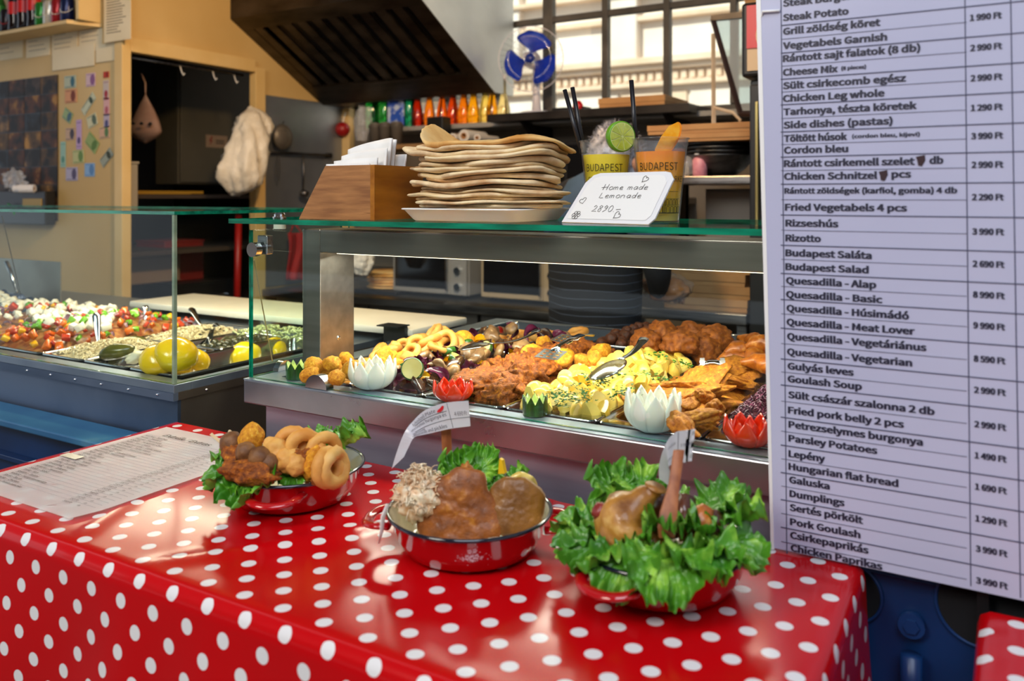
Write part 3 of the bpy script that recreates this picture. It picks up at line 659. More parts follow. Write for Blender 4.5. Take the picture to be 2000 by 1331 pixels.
def tablecloth(x0, x1, y0, y1, z, drop, left=True, right=True, seed=0, name='tablecloth', lab='', group=None):
    bm = new(); uvl = bm.loops.layers.uv.new('UVMap')
    sl = drop if left else 0; sr = drop if right else 0
    W_ = x1-x0; D_ = y1-y0; st = 0.011
    S = []; s = -sl
    while s < W_+sr+1e-6: S.append(s); s += st
    T = []; t = 0
    while t < D_+drop+1e-6: T.append(t); t += st
    R = 0.014
    def fn(s, t):
        ds = -s if s < 0 else (s-W_ if s > W_ else 0); sg = -1 if s < 0 else 1
        dt = t-D_ if t > D_ else 0
        bx_ = min(max(s, 0), W_); by = min(t, D_)
        L_ = math.hypot(ds, dt)
        x = x0+bx_; y = y1-by; zz = z
        wr = 0.0010*nz((s*3.5, t*9, 0), 1.0, seed)+0.0013*nz((s*1.6+t*1.2, (t-s*0.4)*4.5, 1), 1.3, seed+5)
        wr += 0.0028*math.exp(-((s-0.15-0.5*t)/0.014)**2)*(1 if t > 0.15 else t/0.15) if s > 0 else 0
        wr += 0.0024*math.exp(-((s-0.62+0.7*(t-0.3))/0.018)**2)
        if L_ > 0:
            dx, dy = sg*ds/L_, -dt/L_
            a = min(L_/R, PI/2); h = R*math.sin(a); dz = R*(1-math.cos(a)) + max(0, L_-R*PI/2)
            fold = 0.010*min(1, max(0, L_-0.03)/0.25)*math.sin((s if dt > ds else t)*26+seed*2+3*nz((s*3, t*3, 0), 1, seed))
            fold += 0.016*min(1, max(0, L_-0.02)/0.2)*nz((s*5.0, t*5.0, 2), 1, seed+8)
            corner = min(ds, dt)/L_ if L_ else 0
            out = h+0.045*L_+fold*0.7+corner*0.10*min(1, L_/0.2)*abs(math.sin(6*math.atan2(ds, dt+1e-6)))
            x += dx*out; y += dy*out; zz = z-dz*(1-0.1*corner)
            wr *= max(0, 1-L_/0.02)
        else:
            e = min(bx_, W_-bx_, D_-by); wr *= min(1, max(0, e)/0.03)
            zz = z
        return Vector((x, y, zz+wr))
    V = [[bm.verts.new(fn(s, t)) for t in T] for s in S]
    for i in range(len(S)-1):
        for j in range(len(T)-1):
            f = bm.faces.new((V[i][j], V[i][j+1], V[i+1][j+1], V[i+1][j]))
            for lp, (a, b_) in zip(f.loops, ((i, j), (i, j+1), (i+1, j+1), (i+1, j))): lp[uvl].uv = (S[a]+0.007, T[b_]+0.012)
    bm.normal_update()
    o = obj(name, bm, CLOTH, smooth=True); return tag(o, lab, 'tablecloth', group)
tb = thing('ledge_table', 'wooden serving ledge under the red polka dot cloth', 'table', (-0.8, 0.85, 0))
WOOD0 = mat('plain_wood', '7a5230', '8e6340', rough=0.5, scale=5, stretch=(1, 8, 8))
obj('top', bx(-1.415, -0.175, 0.66, 1.075, 0.925, 0.944, bev=0.003), WOOD0, tb, world=True)
for x in (-1.38, -0.25):
    for y in (0.70, 1.03): obj('leg', bx(x, x+0.04, y-0.02, y+0.02, 0, 0.925), WOOD0, tb, world=True)
tablecloth(-1.425, -0.165, 0.648, 1.10, ZT, 0.42, left=True, right=True, seed=1, lab='red oilcloth with white polka dots under the three enamel pans')
tb2 = thing('side_table', 'smaller serving ledge under the polka dot cloth at the lower right corner', 'table', (0.3, 0.9, 0))
obj('top', bx(0.0, 0.7, 0.62, 1.05, 0.915, 0.934), WOOD0, tb2, world=True)
for x in (0.03, 0.62): obj('leg', bx(x, x+0.04, 0.8, 0.84, 0, 0.915), WOOD0, tb2, world=True)
tablecloth(-0.015, 0.72, 0.60, 1.07, 0.94, 0.42, seed=4, lab='second polka dot cloth in the lower right corner beyond the blue base')

# ================================================================== MENU BOARD
YB = 1.085
mb = thing('menu_board', 'tall white printed menu board with dish names and prices hanging at the right', 'menu', (-0.05, YB, 0.955))
SGN = mat('laminated_menu_paper', 'b3b5d0', 'bdbfd8', rough=0.25, scale=2)
a0, a1 = at(1512, 1071, y=YB), at(1487, -60, y=YB)
b = new(); prism(b, [(a0.x, a0.z), (0.16, a0.z-0.001), (0.16, 1.75), (a1.x-0.004, 1.75)], 'y', YB, YB+0.004)
obj('sheet', b, SGN, mb, world=True)
b = new(); prism(b, [(a0.x-0.004, a0.z-0.002), (a0.x, a0.z-0.002), (a1.x-0.003, 1.75), (a1.x-0.009, 1.75)], 'y', YB-0.001, YB+0.006)
obj('edge_strip', b, WHITE, mb, world=True)
rows = [("Steak Burger", 1529, 13, 1664), ("Steak Potato", 1529, 41, 1658), ("Grill zöldség köret", 1529, 68, 1720), ("Vegetabels Garnish", 1529, 96, 1733),
 ("Rántott sajt falatok (8 db)", 1529, 121, 1798), ("Cheese Mix", 1529, 148, 1637), ("Sült csirkecomb egész", 1529, 174, 1770), ("Chicken Leg whole", 1529, 199, 1728),
 ("Tarhonya, tészta köretek", 1530, 225, 1791), ("Side dishes (pastas)", 1530, 251, 1744), ("Töltött húsok", 1531, 277, 1655), ("Cordon bleu", 1531, 300, 1657),
 ("Rántott csirkemell szelet", 1531, 326, 1787), ("Chicken Schnitzel", 1531, 351, 1714), ("Rántott zöldségek (karfiol, gomba) 4 db", 1532, 378, 1870), ("Fried Vegetabels 4 pcs", 1533, 411, 1772),
 ("Rizseshús", 1534, 442, 1638), ("Rizotto", 1534, 471, 1604), ("Budapest Saláta", 1534, 500, 1703), ("Budapest Salad", 1534, 527, 1697),
 ("Quesadilla - Alap", 1535, 554, 1712), ("Quesadilla - Basic", 1535, 581, 1724), ("Quesadilla - Húsimádó", 1536, 608, 1776), ("Quesadilla - Meat Lover", 1536, 635, 1787),
 ("Quesadilla - Vegetáriánus", 1537, 663, 1810), ("Quesadilla - Vegetarian", 1537, 693, 1782), ("Gulyás leves", 1538, 721, 1668), ("Goulash Soup", 1538, 746, 1684),
 ("Sült császár szalonna 2 db", 1539, 777, 1826), ("Fried pork belly 2 pcs", 1539, 807, 1766), ("Petrezselymes burgonya", 1540, 835, 1803), ("Parsley Potatoes", 1540, 862, 1714),
 ("Lepény", 1540, 892, 1612), ("Hungarian flat bread", 1540, 917, 1755), ("Galuska", 1541, 943, 1621), ("Dumplings", 1542, 970, 1650),
 ("Sertés pörkölt", 1542, 997, 1686), ("Pork Goulash", 1543, 1025, 1681), ("Csirkepaprikás", 1543, 1051, 1697), ("Chicken Paprikas", 1544, 1076, 1724)]
FX = (Vector((1, 0, 0)), Vector((0, 0, 1)))
def sign_text(dst, s, px, py, pr, hpx=15.5, bold=0.022, small=None):
    p = at(px, py, y=YB)
    hh = hpx*p.y/1.02/F*0.80
    # right end measured in the photograph gives the width on the board
    q = at(pr, HZ, y=YB)
    src = text_bm(s, hh, bold=0.026, width=q.x-at(px, HZ, y=YB).x-hh*0.12)
    for k in (0, 1, 2):
        M = basis((p.x+k*hh*0.06, YB-0.0006-k*0.00005, p.z), (1, 0, 0), (0, 0, 1))
        merge(dst, src.copy(), M)
    src.free()
    return dst
MINK = mat('menu_ink', '25253a', rough=0.5)
for s, px, py, pr in rows: obj('dish_name', sign_text(new(), s, px, py, pr, 12.5 if len(s) > 34 else 15.5), MINK, mb, world=True)
L1 = new()
for s, px, py, pr in (("(8 pieces)", 1643, 137, 1692), ("(cordon bleu, kijevi)", 1664, 270, 1797)): sign_text(L1, s, px, py, pr, 8)
for s, px, py, pr in (("db", 1815, 320, 1843), ("pcs", 1741, 347, 1780)): sign_text(L1, s, px, py, pr)
obj('small_print', L1, MINK, mb, world=True, kind='stuff')
for s, py in (("1 990 Ft", 41), ("2 990 Ft", 100), ("2 990 Ft", 159), ("1 290 Ft", 217), ("3 990 Ft", 272), ("2 990 Ft", 328), ("2 290 Ft", 391), ("3 990 Ft", 458), ("2 690 Ft", 521), ("8 990 Ft", 581), ("9 990 Ft", 641), ("8 590 Ft", 706), ("2 990 Ft", 767), ("2 990 Ft", 834), ("1 490 Ft", 895), ("1 690 Ft", 956), ("1 290 Ft", 1018), ("3 990 Ft", 1077), ("3 990 Ft", 1139)):
    k = (py-41)/1100*12; obj('price', sign_text(new(), s, 1894+k, py, 1957+k, 13), MINK, mb, world=True)
L3 = new()
def rule(px0, px1, py, w=0.0009):
    a = at(px0, py, y=YB); xx = at(px1, HZ, y=YB).x; box(L3, a.x, xx, YB-0.0006, YB+0.001, a.z-w/2, a.z+w/2)
ry = [50, 104, 155, 205, 258, 307, 360, 420, 479, 534, 585, 641, 701, 752, 815, 869.5, 923, 976, 1030, 1086]
for y in ry[:-1]: rule(1525, 2100, y, 0.0013)
for y0, y1 in zip(ry[:-1], ry[1:]): rule(1526, 1888, (y0+y1)/2, 0.0005)
for px in (1524, 1883, 1972):
    dx = 12 if px < 1600 else (12 if px < 1900 else 20)
    a, c = at(px, -50, y=YB), at(px+dx, 1085 if px < 1600 else (1145 if px < 1900 else 1168), y=YB)
    prism(L3, [(a.x, a.z), (a.x+0.0012, a.z), (c.x+0.0012, c.z), (c.x, c.z)], 'y', YB-0.0005, YB+0.001)
obj('ruled_lines', L3, mat('rule_ink', '4a4c66', rough=0.6), mb, world=True, kind='stuff')
for px, py in ((1799, 313), (1726, 342)):
    p = at(px, py, y=YB); b = new(); prism(b, [(p.x-0.0055, p.z+0.004), (p.x+0.004, p.z+0.006), (p.x+0.0045, p.z), (p.x+0.001, p.z-0.007), (p.x-0.003, p.z-0.006), (p.x-0.004, p.z)], 'y', YB-0.001, YB)
    obj('ink_blot', b, mat('blot', '301820', rough=0.5), mb, world=True)
p = at(1492, 25, y=YB); obj('hook', tube(new(), [p+Vector((0.02, -0.002, 0)), p+Vector((-0.001, -0.003, 0.001)), p+Vector((-0.004, 0.004, -0.008)), p+Vector((-0.002, 0.01, -0.03))], 0.0018, 8), WHITE, mb, world=True, smooth=True)

# ================================================================== THINGS ON THE GLASS SHELF
# stack of flat breads
BREAD = mat('flatbread_crust', 'b27c42', 'f0dab0', rough=0.75, scale=16, bump=0.5, bscale=90, bdist=0.0015, c3='ecd2a0', lo=0.28, hi=0.55, rnd=0.05, sss=0.05)
BREADB = mat('browned_flatbread', 'c98a3c', 'eac07a', rough=0.7, scale=11, bump=0.5, bscale=90, bdist=0.0015, c3='e6c68e', lo=0.35, hi=0.55, rnd=0.04)
random.seed(7)
pl = thing('foam_plate', 'shallow white foam plate under the stack of flatbreads', 'plate', (-0.807, 1.275, ZS))
b = new(); L_ = [rr(b, 0, 0, hx, hy, r, z) for hx, hy, r, z in ((0.105, 0.085, 0.02, 0.0005), (0.108, 0.088, 0.02, 0.003), (0.120, 0.104, 0.03, 0.019), (0.124, 0.108, 0.03, 0.0205), (0.1235, 0.1075, 0.03, 0.0225), (0.119, 0.103, 0.03, 0.0215), (0.106, 0.086, 0.02, 0.0045))]
b.faces.new(L_[0][::-1]); loops(b, L_); obj('dish', b, WHITE, pl, ang=50)
NB = 15; zb_ = [0.0]*1
BC = Vector((-0.800, 1.272, ZS+0.024))
na = 64; nr = 15
def bread_profile(k):
    """outline radius function and centre offset for bread k"""
    r0 = 0.124+0.009*math.sin(k*2.3)+(0.004 if k > 9 else -0.002); cx, cy = 0.013*math.sin(k*1.9), 0.007*math.cos(k*2.7)
    return r0, cx, cy
H = {}
def base_h(x, y): return 0.0
prev = lambda x, y: 0.0
tops = []
def top_of(fields, x, y):
    z = 0.0
    for (cx, cy, r0, th, sd, am) in fields:
        d = math.hypot((x-cx)/1.12, (y-cy)/0.85)
        t = th*(1+0.6*nz((x*11, y*11, 0), 1, sd))
        g = am*max(0, nz((x*9, y*9, 3), 1, sd+2)+0.15)
        z += t+g
    return z
fields = []
breads = []
for k in range(NB):
    r0, cx, cy = bread_profile(k)
    th = 0.0056 if k < 6 else 0.0086
    am = (0.0012 if k < 6 else 0.0040)
    sd = k*7.3+1
    bm = new(); bot, top = [], []
    lift = 0
    low = list(fields)
    for ring in range(nr+1):
        f = 1-(1-ring/nr)**2; rowb, rowt = [], []
        for a in range(na):
            an = 2*PI*a/na
            rad = r0*(1+0.17*nz((math.cos(an)*1.5, math.sin(an)*1.5, k), 1, sd)+0.05*nz((math.cos(an)*5, math.sin(an)*5, k), 1, sd))*f
            x = cx+rad*1.12*math.cos(an); y = cy+rad*0.85*math.sin(an)
            z0 = top_of(low, x, y)+am*0.9*max(0, nz((x*9, y*9, 3), 1, sd+2)+0.15)
            t = th*(1+0.6*nz((x*11, y*11, 0), 1, sd))*0.96
            ed = max(0, (f-0.955)/0.045); t *= math.sqrt(max(0.02, 1-ed*ed))
            rim = 0.0016*math.exp(-((f-0.9)/0.06)**2)
            if k == NB-1:   # top bread folds up at its left end
                e = max(0, -(x+0.085)); z0 += 0.55*e+4.5*e*e
                e2 = max(0, x-0.10); z0 -= 0.35*e2
            if k == NB-2 or k == NB-3:
                e = max(0, -(x+0.11)); z0 += 0.25*e
            if k < 8:
                pass
            z0 -= 0.0
            if ring == 0 and a: rowb.append(rowb[0]); rowt.append(rowt[0]); continue
            mid = z0+t*0.5*(ed)
            rowb.append(bm.verts.new((x, y, z0+(th*0.92*0.5-t*0.5 if ed else 0)))); rowt.append(bm.verts.new((x, y, z0+(th*0.92*0.5+t*0.5 if ed else t))))
        bot.append(rowb); top.append(rowt)
    for ring in range(nr):
        for a in range(na):
            a2 = (a+1) % na
            if ring == 0:
                bm.faces.new((top[0][0], top[1][a], top[1][a2])); bm.faces.new((bot[0][0], bot[1][a2], bot[1][a]))
            else:
                bm.faces.new((top[ring][a], top[ring+1][a], top[ring+1][a2], top[ring][a2])); bm.faces.new((bot[ring][a2], bot[ring+1][a2], bot[ring+1][a], bot[ring][a]))
    for a in range(na):
        a2 = (a+1) % na; bm.faces.new((top[nr][a], bot[nr][a], bot[nr][a2], top[nr][a2]))
    o = obj('flatbread', bm, BREADB if k in (NB-1,) else BREAD, loc=BC, smooth=True)
    nm = 'uppermost flatbread of the stack, browned, its left end curled up' if k == NB-1 else ('lowest flatbread of the stack, lying on the white foam plate' if k == 0 else ('pale flatbread, %s from the top of the bread stack' % ['', 'second', 'third', 'fourth', 'fifth', 'sixth', 'seventh', 'eighth', 'ninth', 'tenth'][NB-1-k] if NB-1-k < 10 else 'thin pale flatbread, %s from the bottom of the bread stack' % ['', 'second', 'third', 'fourth', 'fifth', 'sixth', 'seventh', 'eighth'][k]))
    tag(o, nm, 'flatbread', 'flatbreads stacked on the foam plate')
    fields.append((cx, cy, r0, th, sd, am))
# wooden napkin holder
WALN = mat('oiled_walnut', '8a5a34', 'b07a48', rough=0.4, scale=9, stretch=(1.2, 9, 11), c3='7a4a28', bump=0.1, bscale=30, bdist=0.0006)
WALN2 = mat('amber_oiled_wood', '8f5412', 'b0701e', rough=0.35, scale=5, stretch=(9, 1.5, 9))
nx = at(722, 430, z=ZS); X1 = -1.005; Y1 = 1.19; XL = -1.183
nb_ = thing('napkin_holder', 'slanted walnut napkin box left of the bread stack', 'napkin holder', ((X1+XL)/2, Y1+0.07, ZS))
def nh(name, pts, a0, a1, ax, m): return obj(name, prism(new(), pts, ax, a0, a1), m, nb_, world=True)
nh('front_board', [(XL, ZS), (X1, ZS), (X1, ZS+0.101), (XL+0.068, ZS+0.101)], Y1, Y1+0.012, 'y', WALN)
nh('back_board', [(XL, ZS), (X1, ZS), (X1, ZS+0.101), (XL+0.068, ZS+0.101)], Y1+0.135, Y1+0.147, 'y', WALN)
obj('side_board', bx(X1, X1+0.010, Y1, Y1+0.147, ZS, ZS+0.101), WALN2, nb_, world=True)
obj('base_board', bx(XL+0.012, X1, Y1+0.012, Y1+0.135, ZS, ZS+0.010), WALN, nb_, world=True)
NAP = mat('napkin_paper', 'f0efec', 'e6e4e0', rough=0.9, scale=12)
NPS = [(0.00, 0.105, 0.00, 0.105, 'small white napkin edge standing at the left front of the walnut box'), (0.018, 0.118, 0.35, 0.105, 'white paper napkin second from the front of the walnut box'), (0.036, 0.140, 0.8, 0.112, 'white napkin curling over in the middle of the walnut box'),
       (0.056, 0.162, 1.0, 0.105, 'tallest white napkin, curved like a sail, in the walnut box'), (0.078, 0.160, 0.9, 0.10, 'white napkin just behind the tallest one in the walnut box'), (0.100, 0.128, 0.5, 0.12, 'white napkin at the back of the walnut box')]
for k, (dy, hh_, cv, wn, lab_) in enumerate(NPS):
    bm = new()
    def fn(u, v, k=k, dy=dy, hh_=hh_, cv=cv, wn=wn):
        x = min(XL+0.055+wn*u+0.010*v*cv, X1-0.006); z = 0.012+(hh_-0.012)*v*(1-0.18*cv*(1-u)**2)*(1-0.05*u*cv)
        y = Y1+0.016+dy*0.9+0.020*v*v*cv*math.sin(u*PI*0.9)+0.002*math.sin(u*8+k)
        return Vector((x, min(y, Y1+0.131), ZS+z))
    grid(bm, 16, 12, fn)
    o = obj('napkin', bm, NAP, smooth=True); md = o.modifiers.new('s', 'SOLIDIFY'); md.thickness = 0.004
    tag(o, lab_, 'napkin', 'napkins in the walnut box')
# lemonade cups
def liquid(name, zs, cols):
    m = bpy.data.materials.new(name); m.use_nodes = True; N = m.node_tree.nodes; L = m.node_tree.links; b = N['Principled BSDF']
    tc = N.new('ShaderNodeTexCoord'); sp = N.new('ShaderNodeSeparateXYZ'); L.new(tc.outputs['Object'], sp.inputs[0])
    no = N.new('ShaderNodeTexNoise'); no.inputs['Scale'].default_value = 45; L.new(tc.outputs['Object'], no.inputs[0])
    ad = N.new('ShaderNodeMath'); ad.operation = 'MULTIPLY_ADD'; ad.inputs[1].default_value = 0.02; L.new(no.outputs[0], ad.inputs[0]); L.new(sp.outputs[2], ad.inputs[2])
    mr = N.new('ShaderNodeMapRange'); mr.inputs[1].default_value = 0; mr.inputs[2].default_value = 0.15; L.new(ad.outputs[0], mr.inputs[0])
    cr = N.new('ShaderNodeValToRGB'); L.new(mr.outputs[0], cr.inputs[0])
    cr.color_ramp.elements[0].position = zs[0]; cr.color_ramp.elements[0].color = srgb(cols[0]); cr.color_ramp.elements[1].position = zs[-1]; cr.color_ramp.elements[1].color = srgb(cols[-1])
    for z, c in list(zip(zs, cols))[1:-1]: cr.color_ramp.elements.new(z).color = srgb(c)
    L.new(cr.outputs[0], b.inputs['Base Color']); b.inputs['Roughness'].default_value = 0.15
    b.inputs['Subsurface Weight'].default_value = 0.0
    return m
def cup(lab, px, py_base, liq, lh):
    p = at(px, py_base, z=ZS); p = Vector((p.x, p.y, ZS))
    return p
CUPINK = mat('cup_print', '26260c', rough=0.5)
def make_cup(loc, lab, liqm, fill):
    c = thing('plastic_cup', lab, 'cup', loc); H_ = 0.139; r0, r1 = 0.031, 0.0455
    R = lambda z: r0+(r1-r0)*(z/H_)
    obj('shell', lathe(new(), [(0.0, 0.002), (r0-0.002, 0.002), (r0, 0), (R(0.12), 0.12), (R(0.127), 0.127), (R(0.128)+0.0012, 0.128), (r1, H_-0.002), (r1+0.0022, H_-0.001), (r1+0.0022, H_+0.001), (r1-0.001, H_+0.001), (R(0.12)-0.001, 0.12)], 48), CUPP, c, smooth=True)
    obj('drink', lathe(new(), [(0, 0.003), (r0-0.002, 0.003), (R(fill)-0.0022, fill), (0, fill)], 40), liqm, c, ang=50)
    pr = new()
    def wrap(bm, zc, a_mid):
        for v in bm.verts:
            z = zc+v.co.y; a = a_mid+v.co.x/R(z); r = R(z)+0.0006
            v.co = Vector((r*math.cos(a), r*math.sin(a), z))
        return bm
    face = math.atan2(EYE.y-loc[1], EYE.x-loc[0])
    # lettering goes left to right as seen from the front
    for s, h, z, off, w in (("BUDAPEST", 0.0125, 0.086, -0.10, 0.068), ("CENTRAL MARKET", 0.0095, 0.067, 0.16, 0.082)):
        t = text_bm(s, h, width=w, align='CENTER', bold=0.0)
        bmesh.ops.subdivide_edges(t, edges=[e for e in t.edges if e.calc_length() > 0.006], cuts=1); bmesh.ops.triangulate(t, faces=t.faces)
        merge(pr, wrap(t, z, face+off))
    obj('lettering', pr, CUPINK, c)
    dr = new()
    def curve(pts, w=0.0011):
        P_ = []
        for x, y in pts:
            a = face+0.12+x/R(y); r = R(y)+0.0006; P_.append((r*math.cos(a), r*math.sin(a), y))
        tube(dr, P_, w/2, 5)
    def arch(cx, z, w, h): curve([(cx-w/2, z)]+[(cx+w/2*math.cos(PI-PI*i/8), z+h-w/2+w/2*math.sin(PI*i/8)) for i in range(9)]+[(cx+w/2, z)], 0.0008)
    curve([(-0.03+0.006*i, 0.016) for i in range(11)], 0.0016)
    curve([(0.002+0.0035*i, 0.039) for i in range(9)], 0.0008); curve([(0.002+0.0035*i, 0.029) for i in range(9)], 0.0008)
    curve([(0.0, 0.016), (0.0, 0.062)]); curve([(0.003, 0.016), (0.003, 0.062)]); curve([(0.0, 0.056), (0.0015, 0.070), (0.003, 0.056)])
    curve([(-0.022+0.0044*i, 0.045+0.002*min(i, 5-i if i < 5 else 0)) for i in range(6)], 0.0008); curve([(-0.025, 0.045), (-0.012, 0.060), (0.0, 0.048)])
    arch(-0.011, 0.032, 0.013, 0.020); arch(-0.011, 0.032, 0.008, 0.015)
    for i in range(4): arch(0.007+i*0.006, 0.030, 0.004, 0.008); arch(0.008+i*0.007, 0.017, 0.005, 0.010); arch(-0.024+i*0.007, 0.017, 0.005, 0.011)
    curve([(0.003+0.0035*i, 0.051) for i in range(8)], 0.0007)
    obj('market_hall_drawing', dr, CUPINK, c)
    return c
LIQ1 = liquid('yellow_lemonade', (0.0, 0.3, 0.7, 1.0), ('d4dc8c', 'd6d428', 'f2dc04', 'fae020'))
LIQ2 = liquid('orange_lemonade', (0.0, 0.22, 0.5, 0.75, 1.0), ('d8dc90', 'e8cc3c', 'fbb608', 'fb9a08', 'fb7e14'))
C1 = Vector((*at(1184, HZ, y=1.345).xy, ZS)); C2 = Vector((*at(1290, HZ, y=1.335).xy, ZS))
make_cup(C1, 'clear cup of yellow lemonade with a lime slice, behind the handwritten sign', LIQ1, 0.115)
make_cup(C2, 'clear cup of orange lemonade with an orange wedge, right of the yellow one', LIQ2, 0.117)
# straws
def straw(lab, p, q, grp=None):
    o = obj('drinking_straw', tube(new(), [p, q], 0.0036, 12, caps=False), mat('black_straw', '1c1b20', rough=0.35), ang=40); md = o.modifiers.new('s', 'SOLIDIFY'); md.thickness = 0.0004
    return tag(o, lab, 'straw', grp)
yy = 1.355
straw('black drinking straw in the yellow lemonade, left of two', at(1137, 300, y=1.348), at(1103, 176, y=1.36), 'straws in the yellow lemonade')
straw('black drinking straw in the yellow lemonade, right of two', at(1142, 300, y=1.355), at(1118, 171, y=1.362), 'straws in the yellow lemonade')
straw('single black drinking straw in the orange lemonade', at(1244, 300, y=1.345), at(1233, 157, y=1.352))
# lime slice
ls = thing('lime_slice', 'round slice of lime on the rim of the yellow lemonade', 'lime', at(1212, 267, y=1.325))
ex = Vector((0.85, 0.52, 0)).normalized()
ls.rotation_euler = (math.radians(90), math.radians(0), TH+math.radians(24))
LR = 0.0265
obj('rind', lathe(new(), [(LR-0.0025, 0.0062), (LR-0.0006, 0.0058), (LR, 0.004), (LR, -0.004), (LR-0.0006, -0.0058), (LR-0.0025, -0.0062), (LR-0.0025, 0.0062)], 40), mat('lime_peel', '5f9a16', '74ad22', rough=0.35, scale=60, bump=0.3, bscale=300, bdist=0.0004), ls, smooth=True)
obj('pith', lathe(new(), [(0, 0.0060), (LR-0.0024, 0.0060), (LR-0.0024, -0.0060), (0, -0.0060)], 40), mat('lime_pith', 'cfd88a', rough=0.4), ls)
sgm = new()
for sgn in (1, -1):
    for k in range(9):
        a0_, a1_ = 2*PI*k/9+0.05, 2*PI*(k+1)/9-0.05
        pts = [(0.002*math.cos((a0_+a1_)/2), 0.002*math.sin((a0_+a1_)/2))]+[((LR-0.004)*math.cos(a0_+(a1_-a0_)*i/5), (LR-0.004)*math.sin(a0_+(a1_-a0_)*i/5)) for i in range(6)]
        m_ = new(); prism(m_, pts, 'z', 0.0058*sgn, 0.0068*sgn); merge(sgm, m_)
obj('segments', sgm, mat('lime_flesh', 'a8b838', 'c2cc56', rough=0.2, scale=120, coat=0.4), ls)
# orange wedge
ow = thing('orange_slice', 'thick wedge of orange hooked over the rim of the orange lemonade', 'orange', at(1306, 275, y=1.315))
ow.rotation_euler = (0, math.radians(31), TH-math.radians(8))
arc = [(0.0145*math.cos(a), 0.034*math.sin(a)) for a in [-PI/2+PI*i/14 for i in range(15)]]
b = new(); prism(b, [(x-0.001, z) for x, z in arc]+[(x-0.0035, z*0.97) for x, z in arc[::-1]], 'y', -0.006, 0.006)
obj('rind', b, mat('orange_peel', 'f0820c', 'f6951c', rough=0.35, scale=60, bump=0.3, bscale=260, bdist=0.0004), ow)
b = new(); prism(b, [(x-0.0036, z*0.965) for x, z in arc]+[(-0.012, 0.02), (-0.014, 0), (-0.012, -0.024)], 'y', -0.0058, 0.0058)
obj('flesh', b, mat('orange_flesh', 'f5a21c', 'fab63c', rough=0.2, scale=90, coat=0.4), ow)
# handwritten price plate
bl, brt, tr, tl = at(1097, 433, z=ZS+0.001), at(1266, 441, z=ZS+0.001), None, None
P0 = Vector((*at(1097, HZ, y=1.235).xy, ZS+0.001)); P1 = Vector((*at(1266, HZ, y=1.19).xy, ZS+0.001))
ex = (P1-P0).normalized(); wd = (P1-P0).length
bk = Vector((-ex.y, ex.x, 0)); lean = math.radians(24)
ey = (bk*math.sin(lean)+Vector((0, 0, 1))*math.cos(lean)+ex*0.33).normalized()
n_ = ex.cross(ey).normalized()
hs = thing('price_plate', 'white card plate with handwritten homemade lemonade price, leaning on the cups', 'price sign', (P0+P1)/2)
def PL(x, y, z=0): return P0+ex*(x*wd)+ey*(y)+n_*z
Hh = 0.0925
out2 = [(0, 0), (1, 0), (1.035, 0.010), (1.0, Hh-0.014), (0.93, Hh-0.002), (0.87, Hh), (0.14, Hh), (0.07, Hh-0.004), (0.02, Hh-0.018)]
b = new(); A = [b.verts.new(PL(x, y, 0.0)) for x, y in out2]; B = [b.verts.new(PL(x, y, -0.0025)) for x, y in out2]
b.faces.new(A); b.faces.new(B[::-1])
for i in range(len(A)): b.faces.new((A[i], B[i], B[(i+1) % len(A)], A[(i+1) % len(A)]))
bmesh.ops.recalc_face_normals(b, faces=b.faces)
obj('card', b, mat('card_plate', 'e9e9ec', rough=0.5), hs, world=True)
b = new(); A = []
for x, y in out2:
    cx_, cy_ = 0.5, Hh/2; A.append(b.verts.new(PL(cx_+(x-cx_)*0.90, cy_+(y-cy_)*0.86, 0.0008)))
b.faces.new(A); bmesh.ops.recalc_face_normals(b, faces=b.faces)
fc = b.faces[:][0]; 
if fc.normal.dot(n_) < 0: bmesh.ops.reverse_faces(b, faces=b.faces)
obj('card_centre', b, mat('card_plate_centre', 'f1f0ee', rough=0.55), hs, world=True)
